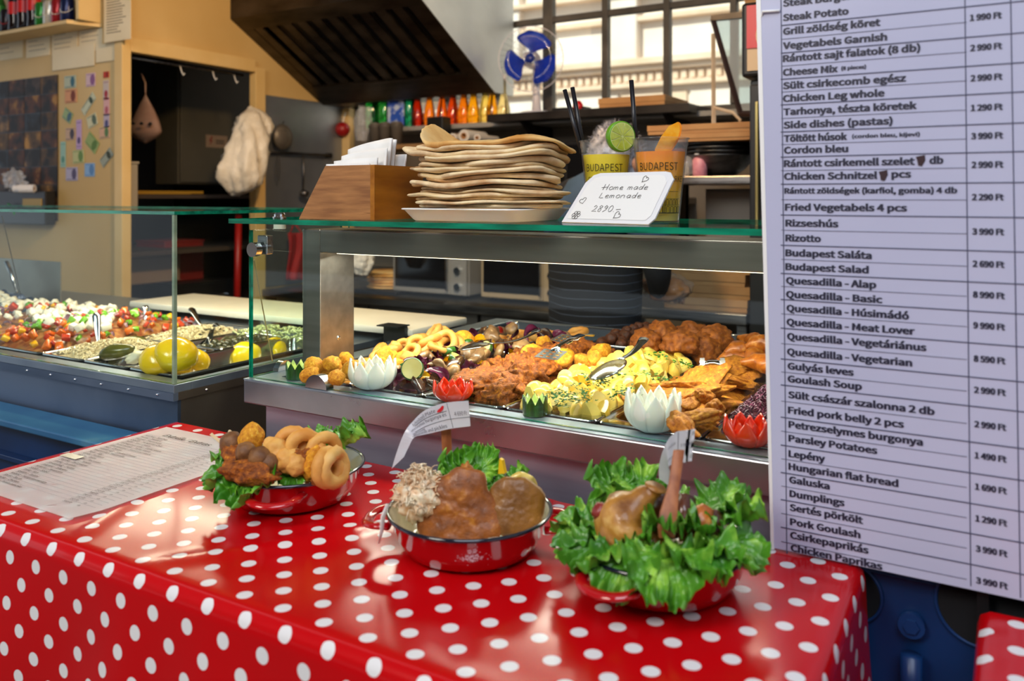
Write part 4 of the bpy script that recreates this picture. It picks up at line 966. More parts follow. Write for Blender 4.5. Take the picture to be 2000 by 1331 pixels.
# pen strokes: tiny stroke alphabet on a unit square
G = {'H': [[(0, 1), (0.02, 0)], [(0.62, 1), (0.6, 0)], [(-0.35, 0.42), (0.62, 0.5)]],
     'o': [[(0.5+0.28*math.cos(a), 0.28+0.28*math.sin(a)) for a in [i*PI/6 for i in range(13)]]],
     'm': [[(0, 0), (0, 0.5)], [(0, 0.36), (0.14, 0.52), (0.28, 0.46), (0.3, 0)], [(0.3, 0.36), (0.45, 0.52), (0.6, 0.46), (0.64, 0)]],
     'e': [[(0.1, 0.27), (0.55, 0.32), (0.5, 0.5), (0.28, 0.54), (0.1, 0.3), (0.2, 0.02), (0.62, 0.06)]],
     'a': [[(0.6, 0.48), (0.25, 0.52), (0.06, 0.24), (0.25, 0.0), (0.55, 0.18), (0.6, 0.48), (0.62, 0.0)]],
     'd': [[(0.55, 0.44), (0.22, 0.5), (0.04, 0.22), (0.25, 0.0), (0.55, 0.14), (0.62, 0.95), (0.6, 0)]],
     'L': [[(0.05, 0.9), (0.0, 0.03), (0.3, 0.0), (0.6, 0.06)]], 'n': [[(0, 0), (0.02, 0.5)], [(0.02, 0.36), (0.25, 0.54), (0.5, 0.42), (0.54, 0)]],
     'l': [[(0.2, 0.95), (0.16, 0)]],
     '2': [[(0.05, 0.75), (0.25, 0.98), (0.5, 0.8), (0.4, 0.45), (0.0, 0.02), (0.65, 0.05)]],
     '8': [[(0.5, 0.85), (0.25, 0.98), (0.1, 0.75), (0.5, 0.35), (0.42, 0.02), (0.12, 0.05), (0.12, 0.35), (0.5, 0.7), (0.5, 0.88)]],
     '9': [[(0.52, 0.8), (0.25, 0.98), (0.08, 0.7), (0.3, 0.5), (0.52, 0.8), (0.45, 0.3), (0.1, 0.0)]],
     '0': [[(0.3+0.27*math.cos(a), 0.48+0.48*math.sin(a)) for a in [i*PI/7 for i in range(15)]]],
     '.': [[(0.1, 0.0), (0.14, 0.05)]], '-': [[(0, 0.35), (0.6, 0.42)]], ' ': []}
WID = {'m': 0.85, 'l': 0.4, '.': 0.35, ' ': 0.6, 'H': 0.85, 'o': 0.85}
ink = new()
def hand(s, x, y, h, adv=1.0):
    for ch in s:
        for st_ in G[ch]:
            off = -0.1 if ch == 'o' else 0
            P_ = [PL((x+(px_+off)*h*1.2)/wd, y+py_*h, 0.0013) for px_, py_ in st_]; tube(ink, P_, 0.00042, 5)
        x += WID.get(ch, 0.78)*h*1.2*adv
hand('Home made', 0.050, 0.060, 0.0105); hand('Lemonade', 0.052, 0.045, 0.0105, 1.05); hand('2890.-', 0.052, 0.020, 0.0115)
def heart(cx, cy, s, tilt):
    pts = []
    for i in range(21):
        t = 2*PI*i/20; x = 16*math.sin(t)**3; y = 13*math.cos(t)-5*math.cos(2*t)-2*math.cos(3*t)-math.cos(4*t)
        pts.append((cx+s*(x*math.cos(tilt)-y*math.sin(tilt))/16, cy+s*(x*math.sin(tilt)+y*math.cos(tilt))/16))
    tube(ink, [PL(x/wd, y, 0.0013) for x, y in pts], 0.00042, 5)
heart(0.123, 0.079, 0.0060, -0.5); heart(0.021, 0.040, 0.0062, 0.5); heart(0.108, 0.014, 0.0068, -0.7)
for k in range(6):
    a = 2*PI*k/6; tube(ink, [PL((0.024+0.0052*math.cos(a)+0.0034*math.cos(2*PI*i/10))/wd, 0.013+0.0045*math.sin(a)+0.003*math.sin(2*PI*i/10), 0.0013) for i in range(11)], 0.00038, 5)
obj('handwriting', ink, mat('pen_ink', '55504c', rough=0.5), hs, world=True)
# nested white cups at the right end of the shelf, half behind the menu board
cs = at(1494, 430, y=1.25)
for k in range(6):
    z = ZS+0.001+k*0.024
    o = obj('paper_cup', lathe(new(), [(0.026, 0), (0.035, 0.088), (0.037, 0.090), (0.037, 0.092), (0.033, 0.092), (0.0245, 0.003), (0, 0.003)], 28, cap0=True), WHITE, loc=(at(1499, HZ, y=1.25).x+0.028, 1.25, z+ (0)), smooth=True, scale=(1, 1, 1), rot=(0, 0, 0))
    tag(o, 'white paper cup in the nested stack behind the menu board, %s from the bottom' % ['first', 'second', 'third', 'fourth', 'fifth', 'sixth'][k], 'cup', 'nested paper cups')
# ================================================================== FOOD IN THE HEATED COUNTER
NUG = mat('yellow_crumb_coating', 'bc6e0a', 'e09c1c', rough=0.75, scale=190, bump=0.9, bscale=420, bdist=0.0012, c3='f0bc48', lo=0.3, hi=0.6, rnd=0.06, sss=0.05)
RINGM = mat('fried_batter', 'c98432', 'e0aa58', rough=0.6, scale=30, bump=0.5, bscale=260, bdist=0.0008, c3='e8bb72', rnd=0.06)
FRY = mat('dark_fried_crumb', '5e2802', 'a05402', rough=0.75, scale=150, bump=1.0, bscale=380, bdist=0.0018, c3='cc7e10', lo=0.3, hi=0.6, rnd=0.07)
SCHN = mat('golden_schnitzel_crumb', '8e4806', 'c0760e', rough=0.7, scale=170, bump=1.0, bscale=420, bdist=0.0013, c3='d8962c', lo=0.3, hi=0.6, rnd=0.06)
MEATB = mat('browned_meatball', '341606', '643010', rough=0.6, scale=160, bump=0.8, bscale=330, bdist=0.001, rnd=0.08)
FRIT = mat('brown_fritter', '7e3c08', 'ae6012', rough=0.65, scale=120, bump=0.7, bscale=350, bdist=0.001, c3='c87a2c', rnd=0.06)
POT = mat('boiled_potato', 'dcb23a', 'ecd06a', rough=0.35, scale=22, coat=0.25, c3='f0dc88', sss=0.06, rnd=0.10)
PARS = mat('chopped_parsley', '1a4e0a', '367c18', rough=0.5, scale=80)
CABB = mat('red_cabbage', '2e0c20', '6a2444', rough=0.35, scale=70, coat=0.3, c3='8a3a5c')
def scatter(meshes, m, pts, name, lab, cat, grp, sc=(0.85, 1.15), rz=True, tilt=0.5, flat=False):
    """pts: list of world positions; each gets its own object sharing a mesh"""
    out = []
    for i, p in enumerate(pts):
        me = meshes[i % len(meshes)]
        s = random.uniform(*sc)
        o = obj(name, me, m, loc=p, rot=(random.uniform(-tilt, tilt), random.uniform(-tilt, tilt), random.uniform(0, 6.28)), scale=(s, s, s))
        tag(o, lab if isinstance(lab, str) else lab[i % len(lab)], cat, grp); out.append(o)
    return out
def pix(L, z): return [at(px, py, z=zz[0] if zz else z) for px, py, *zz in L]
def mound(x0, x1, y0, y1, z0, h, n, seed, jitter=0.004, minr=0.012):
    """random points lying on a mound over a tray"""
    rnd = random.Random(seed); P_ = []
    tries = 0
    while len(P_) < n and tries < n*60:
        tries += 1
        u, v = rnd.random(), rnd.random(); x = x0+(x1-x0)*u; y = y0+(y1-y0)*v
        hh = z0+h*(math.sin(PI*u)**0.6)*(math.sin(PI*min(max(v, 0.02), 0.98))**0.5)+rnd.uniform(-jitter, jitter)
        if all((x-a.x)**2+(y-a.y)**2 > minr*minr for a in P_) : P_.append(Vector((x, y, hh)))
    return P_
def bed(x0, x1, y0, y1, z, h, m, name, lab, cat, seed=0, amp=0.006, n=22):
    bm = new()
    def fn(u, v):
        e = min(1, 6*min(u, 1-u, v, 1-v))
        return Vector((x0+(x1-x0)*u, y0+(y1-y0)*v, z+h*e+amp*e*nz((u*9, v*14, 0), 1, seed)))
    grid(bm, n, n, fn); bmesh.ops.recalc_face_normals(bm, faces=bm.faces)
    o = obj(name, bm, m, smooth=True, kind='stuff'); return tag(o, lab, cat)
random.seed(11)
# --- nuggets and rings, leftmost tray
nug = [lump(0.019, 0.017, 0.014, s, 0.22, 1.6, 3, rough=0.05, rf=14) for s in range(4)]
pts = pix([(604, 733), (650, 712, 1.082), (612, 716, 1.078), (657, 738, 1.075), (688, 722, 1.08), (702, 738), (716, 716), (742, 712), (765, 700), (748, 697, 1.078), (772, 714), (640, 722), (790, 704), (735, 722), (676, 700, 1.06)], 1.068)
scatter(nug, NUG, pts, 'corn_nugget', 'oval nugget in bright yellow crumb at the front of the leftmost hot tray', 'nugget', 'yellow nuggets in the leftmost tray', tilt=0.8)
scatter([lump(0.026, 0.013, 0.012, s+7, 0.2, 1.6, 3, rough=0.04, rf=12) for s in range(3)], RINGM, pix([(735, 694), (760, 686), (800, 700, 1.078), (826, 702), (742, 682, 1.07), (772, 678, 1.075)], 1.07), 'cheese_stick', 'golden fried stick behind the yellow nuggets in the leftmost hot tray', 'fried stick', 'golden sticks in the leftmost tray')
rings = [ring_mesh(0.021, 0.0075, s) for s in range(4)]
scatter(rings, RINGM, pix([(800, 690, 1.08), (815, 676, 1.088), (838, 668, 1.092), (856, 682, 1.09), (830, 690, 1.075), (868, 668, 1.094), (880, 676, 1.085), (845, 655, 1.09), (812, 668, 1.078), (790, 678, 1.075), (888, 660, 1.085), (860, 656, 1.082)], 1.08), 'fried_ring', 'battered ring from the heap at the back of the leftmost hot tray', 'fried ring', 'battered rings in the leftmost tray', tilt=0.9)
tag(obj('corn_nugget', lump(0.024, 0.022, 0.020, 41, 0.15, 1.5, 3, rough=0.04, rf=12), NUG, loc=at(905, 663, z=1.09)), 'large round golden nugget on top behind the grilled vegetables', 'nugget')
bed(colx[0]+0.02, colx[1]-0.02, 1.22, 1.68, 1.03, 0.022, RINGM, 'nugget_bed', 'lower layer of fried nuggets filling the leftmost hot tray', 'nuggets', 1)
# --- few rings in the back left tray
bk1 = pix([(968, 660), (985, 664), (1010, 661), (1038, 660, 1.045), (1052, 668), (1090, 665), (1110, 663), (1128, 651, 1.05), (1075, 655), (1000, 657, 1.03)], 1.03)
scatter(rings, RINGM, bk1, 'fried_ring', 'golden battered ring lying in the nearly empty back left tray', 'fried ring', 'battered rings in the back left tray', sc=(0.95, 1.25))
# --- grilled vegetables
VM = {'onion': mat('grilled_red_onion', '4a1030', '7a2a50', rough=0.25, scale=40, coat=0.5, c3='c79ab0', lo=0.35, hi=0.6),
      'mush': mat('grilled_mushroom', '6a4a2e', 'a07a50', rough=0.35, scale=45, coat=0.4, rnd=0.1),
      'egg': mat('grilled_aubergine', '2a1210', '5a3a22', rough=0.25, scale=30, coat=0.5, c3='a0703c', lo=0.4, hi=0.6),
      'zuc': mat('courgette_skin', '1a3a10', '3a6a20', rough=0.3, scale=50, coat=0.4), 'zucf': mat('courgette_flesh', 'c8b058', 'dcc878', rough=0.35, scale=30, coat=0.4),
      'pep': mat('yellow_pepper', 'e0a008', 'f2bc10', rough=0.15, scale=15, coat=0.7), 'red': mat('red_pepper', 'a81c10', 'd0301a', rough=0.15, scale=15, coat=0.7)}
def petal(R, w, th, curl, seed):
    bm = new()
    def fn(u, v):
        a = (u-0.5)*curl; ww = w*math.sin(PI*(0.06+0.88*u))**0.7*(v-0.5)
        return Vector((R*math.sin(a)+0.002*nz((u*4, v*4, 0), 1, seed), ww, R*math.cos(a)-R+0.25*ww*ww/R*4+0.002*nz((u*3, v*3, 1), 1, seed+2)))
    grid(bm, 12, 6, fn); bmesh.ops.solidify(bm, geom=bm.faces[:], thickness=th); bmesh.ops.recalc_face_normals(bm, faces=bm.faces)
    return mesh_of(bm, 'petal', smooth=True)
on = [petal(0.020, 0.022, 0.003, 2.6, s) for s in range(3)]; pe = [petal(0.022, 0.024, 0.004, 1.7, s+5) for s in range(2)]
mu = []
for s in range(2):
    b = new(); lathe(b, [(0, 0.010), (0.010, 0.0085), (0.0165, 0.003), (0.017, -0.001), (0.014, -0.004), (0.005, -0.003), (0.0045, -0.010), (0, -0.011)], 18)
    for v in b.verts: v.co *= 1+0.25*nz(v.co*90, 1, s)
    mu.append(mesh_of(b, 'mushroom', smooth=True))
eg = [lump(0.020, 0.015, 0.007, s+20, 0.3, 1.8, 2) for s in range(3)]
V_ = mound(colx[1]+0.012, colx[2]-0.004, 1.205, 1.685, 1.052, 0.030, 110, 3, minr=0.0150)
V_ += mound(colx[1]+0.0, colx[2]+0.03, 1.48, 1.72, 1.08, 0.02, 22, 5, minr=0.018)
kinds = ['onion', 'mush', 'egg', 'onion', 'mush', 'pep', 'egg', 'onion', 'mush', 'zuc', 'onion', 'egg', 'pep', 'red']
NM = {'onion': ('onion_petal', 'glossy purple petal of grilled red onion in the grilled vegetable tray', 'onion'), 'mush': ('mushroom', 'brown grilled mushroom in the grilled vegetable tray', 'mushroom'),
      'egg': ('aubergine_piece', 'dark grilled piece of aubergine in the grilled vegetable tray', 'aubergine'), 'pep': ('pepper_piece', 'shiny yellow piece of grilled pepper in the grilled vegetable tray', 'pepper'), 'red': ('pepper_strip', 'small red piece of grilled pepper among the grilled vegetables', 'pepper')}
def zucchini(loc, rot, s=1):
    t = thing('courgette_slice', 'grilled courgette slice with dark green skin in the grilled vegetable tray', 'courgette', loc, rot, 'courgette slices')
    t.scale = (s, s, s)
    obj('skin', lathe(new(), [(0.0150, 0.006), (0.0165, 0.005), (0.0165, -0.005), (0.0150, -0.006), (0.0150, 0.006)], 22), VM['zuc'], t, smooth=True)
    obj('flesh', lathe(new(), [(0, 0.0055), (0.0149, 0.0058), (0.0149, -0.0058), (0, -0.0055)], 22), VM['zucf'], t)
rv = random.Random(5)
for i, p in enumerate(V_):
    k = kinds[rv.randrange(len(kinds))]; r_ = (rv.uniform(-1.0, 1.0), rv.uniform(-1.0, 1.0), rv.uniform(0, 6.28))
    if k == 'zuc':
        if rv.random() < 0.7: zucchini(p, r_, rv.uniform(0.8, 1.1))
        continue
    me = {'onion': on, 'mush': mu, 'egg': eg, 'pep': pe, 'red': pe}[k]; s = rv.uniform(0.85, 1.2)*(0.7 if k == 'red' else 1)
    o = obj(NM[k][0], me[i % len(me)].copy() if False else me[i % len(me)], None, loc=p, rot=r_, scale=(s, s, s))
    if not o.data.materials: o.data.materials.append(VM[k])
    if o.data.materials[0] != VM[k]:
        o.material_slots[0].link = 'OBJECT'; o.material_slots[0].material = VM[k]
    tag(o, NM[k][1], NM[k][2], 'grilled vegetables: '+NM[k][2]+'s' if k != 'red' else 'grilled vegetables: red peppers')
zucchini(at(806, 722, z=1.085), (1.2, 0.2, 0.4), 1.25)
bed(colx[1]+0.02, colx[2]-0.018, 1.22, 1.68, 1.03, 0.020, VM['egg'], 'vegetable_bed', 'lower layer of grilled vegetables under the pile', 'vegetables', 2)
# --- crumbed fried chicken
fc_ = [lump(0.032, 0.026, 0.020, s+30, 0.5, 2.0, 4, rough=0.12, rf=8) for s in range(5)]
C_ = mound(colx[2]+0.026, colx[3]-0.026, 1.225, 1.67, 1.056, 0.018, 26, 9, minr=0.034)
scatter(fc_, FRY, C_, 'fried_chicken_piece', 'craggy piece of crumbed fried chicken in the third hot tray', 'fried chicken', 'fried chicken in the third tray', sc=(0.85, 1.25))
scatter([lump(0.024, 0.017, 0.016, s+36, 0.3, 1.5, 3, rough=0.05, rf=10) for s in range(3)], NUG, pix([(1062, 672, 1.085), (1100, 700, 1.085), (1135, 705, 1.08), (1160, 700, 1.085), (1040, 690, 1.085), (1172, 688, 1.08)], 1.08), 'chicken_nugget', 'smooth golden chicken nugget at the back of the fried chicken tray', 'nugget', 'smooth nuggets in the chicken tray')
tag(obj('fried_chicken_piece', lump(0.062, 0.052, 0.020, 77, 0.45, 2.2, 5, rough=0.12, rf=9), FRY, loc=(-0.80, 1.265, 1.066), rot=(0.15, 0, 0.3)), 'biggest crumbed chicken cutlet, behind the tomato flower', 'fried chicken')
bed(colx[2]+0.02, colx[3]-0.02, 1.22, 1.68, 1.03, 0.022, FRY, 'chicken_bed', 'lower layer of fried chicken filling the third hot tray', 'fried chicken', 3)
# --- parsley potatoes
def wedge(seed):
    rnd = random.Random(seed); bm = new(); bmesh.ops.create_icosphere(bm, subdivisions=3, radius=1)
    for v in bm.verts: v.co = Vector((v.co.x*0.020, v.co.y*0.016, v.co.z*0.014))*(1+0.12*nz(v.co, 1.5, seed))
    for q in range(3):
        n = Vector((rnd.uniform(-1, 1), rnd.uniform(-1, 1), rnd.uniform(0, 1))).normalized(); d = rnd.uniform(0.001, 0.008)
        r = bmesh.ops.bisect_plane(bm, geom=bm.verts[:]+bm.edges[:]+bm.faces[:], plane_co=n*d, plane_no=n, clear_outer=True)
        bmesh.ops.holes_fill(bm, edges=[e for e in bm.edges if e.is_boundary])
    me = mesh_of(bm, 'wedge'); me.polygons.foreach_set('use_smooth', [True]*len(me.polygons)); me.set_sharp_from_angle(angle=math.radians(32)); return me
wd_ = [wedge(s) for s in range(7)]
Q_ = mound(colx[3]+0.016, colx[4]-0.014, 1.215, 1.685, 1.050, 0.026, 150, 21, jitter=0.008, minr=0.0165)
scatter(wd_, POT, Q_, 'potato_piece', 'chunk of yellow boiled potato in the parsley potato tray', 'potato', 'parsley potatoes', sc=(0.9, 1.35), tilt=3)
bed(colx[3]+0.018, colx[4]-0.018, 1.215, 1.69, 1.01, 0.022, POT, 'potato_bed', 'lower layer of parsley potatoes', 'potatoes', 4)
pm = []
for s in range(3):
    rnd = random.Random(s); b = new()
    for q in range(26):
        c = Vector((rnd.gauss(0, 0.008), rnd.gauss(0, 0.008), abs(rnd.gauss(0, 0.0025)))); r = rnd.uniform(0.0018, 0.0036); a0_ = rnd.uniform(0, 6)
        vs = [b.verts.new(c+Vector((r*(1 if i % 2 else 0.5)*math.cos(a0_+i*PI/4), r*(1 if i % 2 else 0.5)*math.sin(a0_+i*PI/4), rnd.uniform(-0.0012, 0.0012)))) for i in range(8)]
        b.faces.new(vs)
    bmesh.ops.triangulate(b, faces=b.faces); pm.append(mesh_of(b, 'parsley'))
PP = pix([(1160, 745, 1.098), (1168, 752, 1.098), (1150, 757, 1.096), (1140, 770, 1.092), (1136, 780, 1.09), (1098, 777, 1.084), (1090, 783, 1.082), (1104, 788, 1.08), (1200, 741, 1.10), (1218, 772, 1.088), (1213, 780, 1.085), (1262, 738, 1.095), (1096, 800, 1.075), (1330, 716, 1.09), (1290, 748, 1.085), (1180, 740, 1.10), (1128, 790, 1.085), (1345, 722, 1.085), (1285, 700, 1.09)], 1.09)
scatter(pm, PARS, [p+Vector((0, 0, 0.004)) for p in PP], 'parsley_sprig', 'scattered bits of chopped green parsley on the potatoes', 'parsley', 'parsley on the potatoes', tilt=0.25, sc=(0.9, 1.5))
# --- schnitzels
sc_ = [lump(0.050, 0.036, 0.011, s+50, 0.35, 1.7, 4, rough=0.09, rf=7) for s in range(5)]
S_ = mound(colx[4]+0.045, colx[5]-0.045, 1.26, 1.66, 1.050, 0.022, 13, 31, minr=0.040)
scatter(sc_, SCHN, S_, 'schnitzel', 'flat golden crumbed schnitzel in the tray right of the potatoes', 'schnitzel', 'schnitzels in the hot tray', sc=(0.9, 1.2), tilt=0.55)
scatter([lump(0.036, 0.014, 0.012, s+57, 0.35, 1.7, 4, rough=0.1, rf=8) for s in range(3)], SCHN, pix([(1345, 792, 1.085), (1360, 818, 1.08), (1330, 830, 1.075), (1375, 775, 1.09), (1395, 800, 1.08), (1310, 790, 1.075)], 1.08), 'schnitzel_strip', ['narrow crumbed chicken strip %s in the schnitzel tray' % w for w in ('nearest the right radish flower', 'at the very front edge', 'lowest, half behind the radish flower', 'lying across the middle', 'beside the red cabbage tray', 'against the left wall')], 'schnitzel', 'crumbed strips in the schnitzel tray')
bed(colx[4]+0.02, colx[5]-0.02, 1.24, 1.68, 1.03, 0.018, SCHN, 'schnitzel_bed', 'lower layer of schnitzels', 'schnitzel', 5)
# --- red cabbage: nobody could count the shreds
rnd = random.Random(2); b = new()
for q in range(1100):
    u, v = rnd.random(), rnd.random(); x = colx[5]+0.02+0.128*u; y = 1.215+0.465*v
    z = 1.06+0.024*math.sin(PI*u)**0.5*math.sin(PI*v)**0.4+rnd.uniform(-0.006, 0.006); a = rnd.uniform(0, 6.28); l = rnd.uniform(0.008, 0.02); k = rnd.uniform(-1, 1)
    P_ = [Vector((x+l*(t-0.5)*math.cos(a+k*(t-0.5)*2), y+l*(t-0.5)*math.sin(a+k*(t-0.5)*2), z+0.006*math.sin(PI*t)+rnd.uniform(-0.001, 0.001))) for t in (0, 0.25, 0.5, 0.75, 1)]
    tube(b, P_, 0.0016, 4, flat=0.5)
tag(obj('red_cabbage', b, CABB, smooth=True, kind='stuff'), 'heap of dark shredded red cabbage in the tray beside the menu board', 'cabbage')
bed(colx[5]+0.016, colx[6]-0.016, 1.21, 1.69, 1.03, 0.035, CABB, 'cabbage_bed', 'packed lower layer of red cabbage', 'cabbage', 6, amp=0.01)
# --- back row
mb_ = [lump(0.0145, 0.0135, 0.0125, s+60, 0.18, 2, 3, rough=0.06, rf=9) for s in range(3)]
M_ = mound(-0.82, -0.735, 1.775, 2.02, 1.060, 0.016, 34, 44, minr=0.0215)
scatter(mb_, MEATB, M_, 'meatball', 'small dark brown meatball in the left half of the back tray', 'meatball', 'meatballs in the back tray')
FRm = [lump(0.040, 0.038, 0.026, s+64, 0.28, 1.9, 4, rough=0.07, rf=7, flatz=0.6) for s in range(4)]
for i, (px, py, z, s) in enumerate(((1262, 668, 1.088, 0.85), (1296, 655, 1.095, 0.95), (1330, 675, 1.088, 1.05), (1352, 655, 1.09, 1.0), (1392, 664, 1.092, 1.05), (1372, 682, 1.078, 0.9), (1290, 680, 1.072, 0.8), (1408, 676, 1.078, 0.8))):
    tag(obj('fritter', FRm[i % 4], FRIT, loc=at(px, py, z=z), rot=(random.uniform(0.2, 0.7), random.uniform(-0.3, 0.3), i*1.3), scale=(s, s, s*1.1)), 'large round brown stuffed fritter beside the meatballs in the back tray', 'fritter', 'fritters in the back tray')
# roast wings
def limb(path, rad, seed, seg=14, amp=0.16):
    b = new(); n = 26; P_ = []; R_ = []
    path = [Vector(p) for p in path]
    for i in range(n):
        t = i/(n-1)*(len(path)-1); k = min(int(t), len(path)-2); f = t-k
        p0 = path[max(k-1, 0)]; p1 = path[k]; p2 = path[k+1]; p3 = path[min(k+2, len(path)-1)]
        P_.append(0.5*((2*p1)+(p2-p0)*f+(2*p0-5*p1+4*p2-p3)*f*f+(3*p1-p0-3*p2+p3)*f**3))
        ff = f*f*(3-2*f); R_.append(rad[k]*(1-ff)+rad[k+1]*ff)
    tube(b, P_, R_, seg)
    c = sum(P_, Vector())/n
    for v in b.verts:
        i = min(range(n), key=lambda q: (P_[q]-v.co).length); v.co = P_[i]+(v.co-P_[i])*(1+amp*nz(v.co*60, 1, seed)+0.5*amp*nz(v.co*150, 1, seed+3))
    me = mesh_of(b, 'limb', smooth=True); return me
ROAST = mat('roast_chicken_skin', '7e3408', 'b8661a', rough=0.4, scale=60, coat=0.2, c3='d89a48', bump=0.8, bscale=160, bdist=0.001, lo=0.3, hi=0.6)
for i, (px, py, z, rz_, rx_) in enumerate(((1455, 690, 1.085, 0.6, 0.5), (1480, 700, 1.08, 1.6, 0.1), (1470, 672, 1.09, 2.4, 0.6), (1498, 680, 1.10, 0.2, 0.9), (1440, 705, 1.07, 3.4, 0), (1490, 715, 1.085, 2.9, 0.2))):
    me = limb([(-0.04, 0, 0), (-0.015, 0.006, 0.004), (0.012, 0, 0.006), (0.038, 0.014, 0)], [0.006, 0.019, 0.016, 0.006], i)
    tag(obj('chicken_wing', me, ROAST, loc=at(px, py, z=z), rot=(rx_, 0, rz_)), 'roast chicken wing with charred skin in the back right tray', 'chicken wing', 'roast wings in the back right tray')
# --- carved garnishes standing on the front rim
RAD = mat('carved_white_radish', 'e8e6da', 'f0eee4', rough=0.35, scale=12, sss=0.25, coat=0.2)
def flower(name, lab, cat, loc, R, H_, n, layers, m_out, m_in=None, rot=0, cut=0.60):
    t = thing(name, lab, cat, loc, (0, 0, rot))
    for L_ in range(layers):
        sR = R*(1-0.27*L_); sh = 0.5*L_
        for k in range(n):
            bm = new(); a0_ = 2*PI*(k+sh)/n; da = 2*PI/n*0.56
            def fn(u, v):
                # u across petal, v bottom -> tip
                w = 1 if v < cut else max(0.0, 1-(v-cut)/(1-cut))**0.75
                a = a0_+(u-0.5)*2*da*w; prof = math.sin(min(v*1.7, 1)*PI/2)**0.8
                r = sR*(0.42+0.58*prof)*(1.0-0.10*max(0, v-0.6)); bulge = 1+0.05*math.cos((u-0.5)*PI)
                return Vector((r*bulge*math.cos(a), r*bulge*math.sin(a), H_*(v**1.15)*(1-0.12*L_)+0.002*L_))
            grid(bm, 7, 10, fn); bmesh.ops.remove_doubles(bm, verts=bm.verts, dist=1e-5)
            bmesh.ops.solidify(bm, geom=bm.faces[:], thickness=0.0035); bmesh.ops.recalc_face_normals(bm, faces=bm.faces)
            obj('petal', bm, m_out, t, smooth=True)
    obj('core', lathe(new(), [(0, 0), (R*0.30, 0), (R*0.62, H_*0.18), (R*0.66, H_*0.34), (R*0.3, H_*0.46), (0, H_*0.48)], 24), m_in or m_out, t, smooth=True)
    return t
def stand(px, py, y=1.19, z=ZC): q = at(px, py, y=y); return Vector((q.x, y, z))
flower('radish_flower', 'white radish carved into a flower, left one on the front rim', 'radish', stand(727, 745), 0.043, 0.054, 9, 2, RAD)
flower('radish_flower', 'white radish carved into a flower, right one nearest the schnitzels', 'radish', stand(1275, 820, 1.188), 0.0415, 0.060, 9, 2, RAD, rot=0.3)
TOM = mat('tomato_skin', 'd8260c', 'e63a18', rough=0.15, scale=10, coat=0.6, sss=0.1); TOMI = mat('tomato_flesh', 'e0551e', 'ee8a3a', rough=0.2, scale=60, coat=0.5)
flower('tomato_flower', 'tomato cut into a flower, left one in front of the fried chicken', 'tomato', stand(885, 765, 1.185), 0.034, 0.036, 7, 2, TOM, TOMI, cut=0.45)
flower('tomato_flower', 'large tomato cut into a flower beside the menu board', 'tomato', stand(1462, 855, 1.185), 0.0345, 0.040, 7, 2, TOM, TOMI, rot=0.4, cut=0.45)
CUS = mat('cucumber_skin', '1c3a12', '2e5a1c', rough=0.25, scale=30, stretch=(4, 4, 0.5), coat=0.3); CUF = mat('cucumber_flesh', 'b8cc6a', 'd4e094', rough=0.3, scale=30, coat=0.3)
def crown(lab, loc, R, H_):
    t = thing('cucumber_crown', lab, 'cucumber', loc); n = 9; bm = new(); b2 = new()
    for (bb_, r0, r1) in ((bm, R, R-0.0018), (b2, R-0.0019, R*0.62)):
        seg = n*4; ring_ = []
        for i in range(seg):
            a = 2*PI*i/seg; z = H_*(0.60+0.40*abs(((i/4) % 1)-0.5)*2) if True else H_
            ring_.append((a, z))
        A = [bb_.verts.new((r0*0.97*math.cos(a), r0*0.97*math.sin(a), 0)) for a, z in ring_]; B = [bb_.verts.new((r0*math.cos(a), r0*math.sin(a), z)) for a, z in ring_]
        C = [bb_.verts.new((r1*math.cos(a), r1*math.sin(a), z-(0.0 if bb_ is bm else 0.004))) for a, z in ring_]; D = [bb_.verts.new((r1*math.cos(a), r1*math.sin(a), 0.0 if bb_ is bm else H_*0.5)) for a, z in ring_]
        for i in range(seg):
            j = (i+1) % seg
            for X, Y in ((A, B), (B, C), (C, D)): bb_.faces.new((X[i], X[j], Y[j], Y[i]))
        if bb_ is b2: bb_.faces.new(D)
    obj('skin', bm, CUS, t); obj('flesh', b2, CUF, t)
crown('small cucumber crown at the left front corner of the heated counter', stand(582, 742, 1.185), 0.0235, 0.032)
crown('cucumber crown on the front rim before the parsley potatoes', stand(1045, 812, 1.180), 0.0205, 0.031)
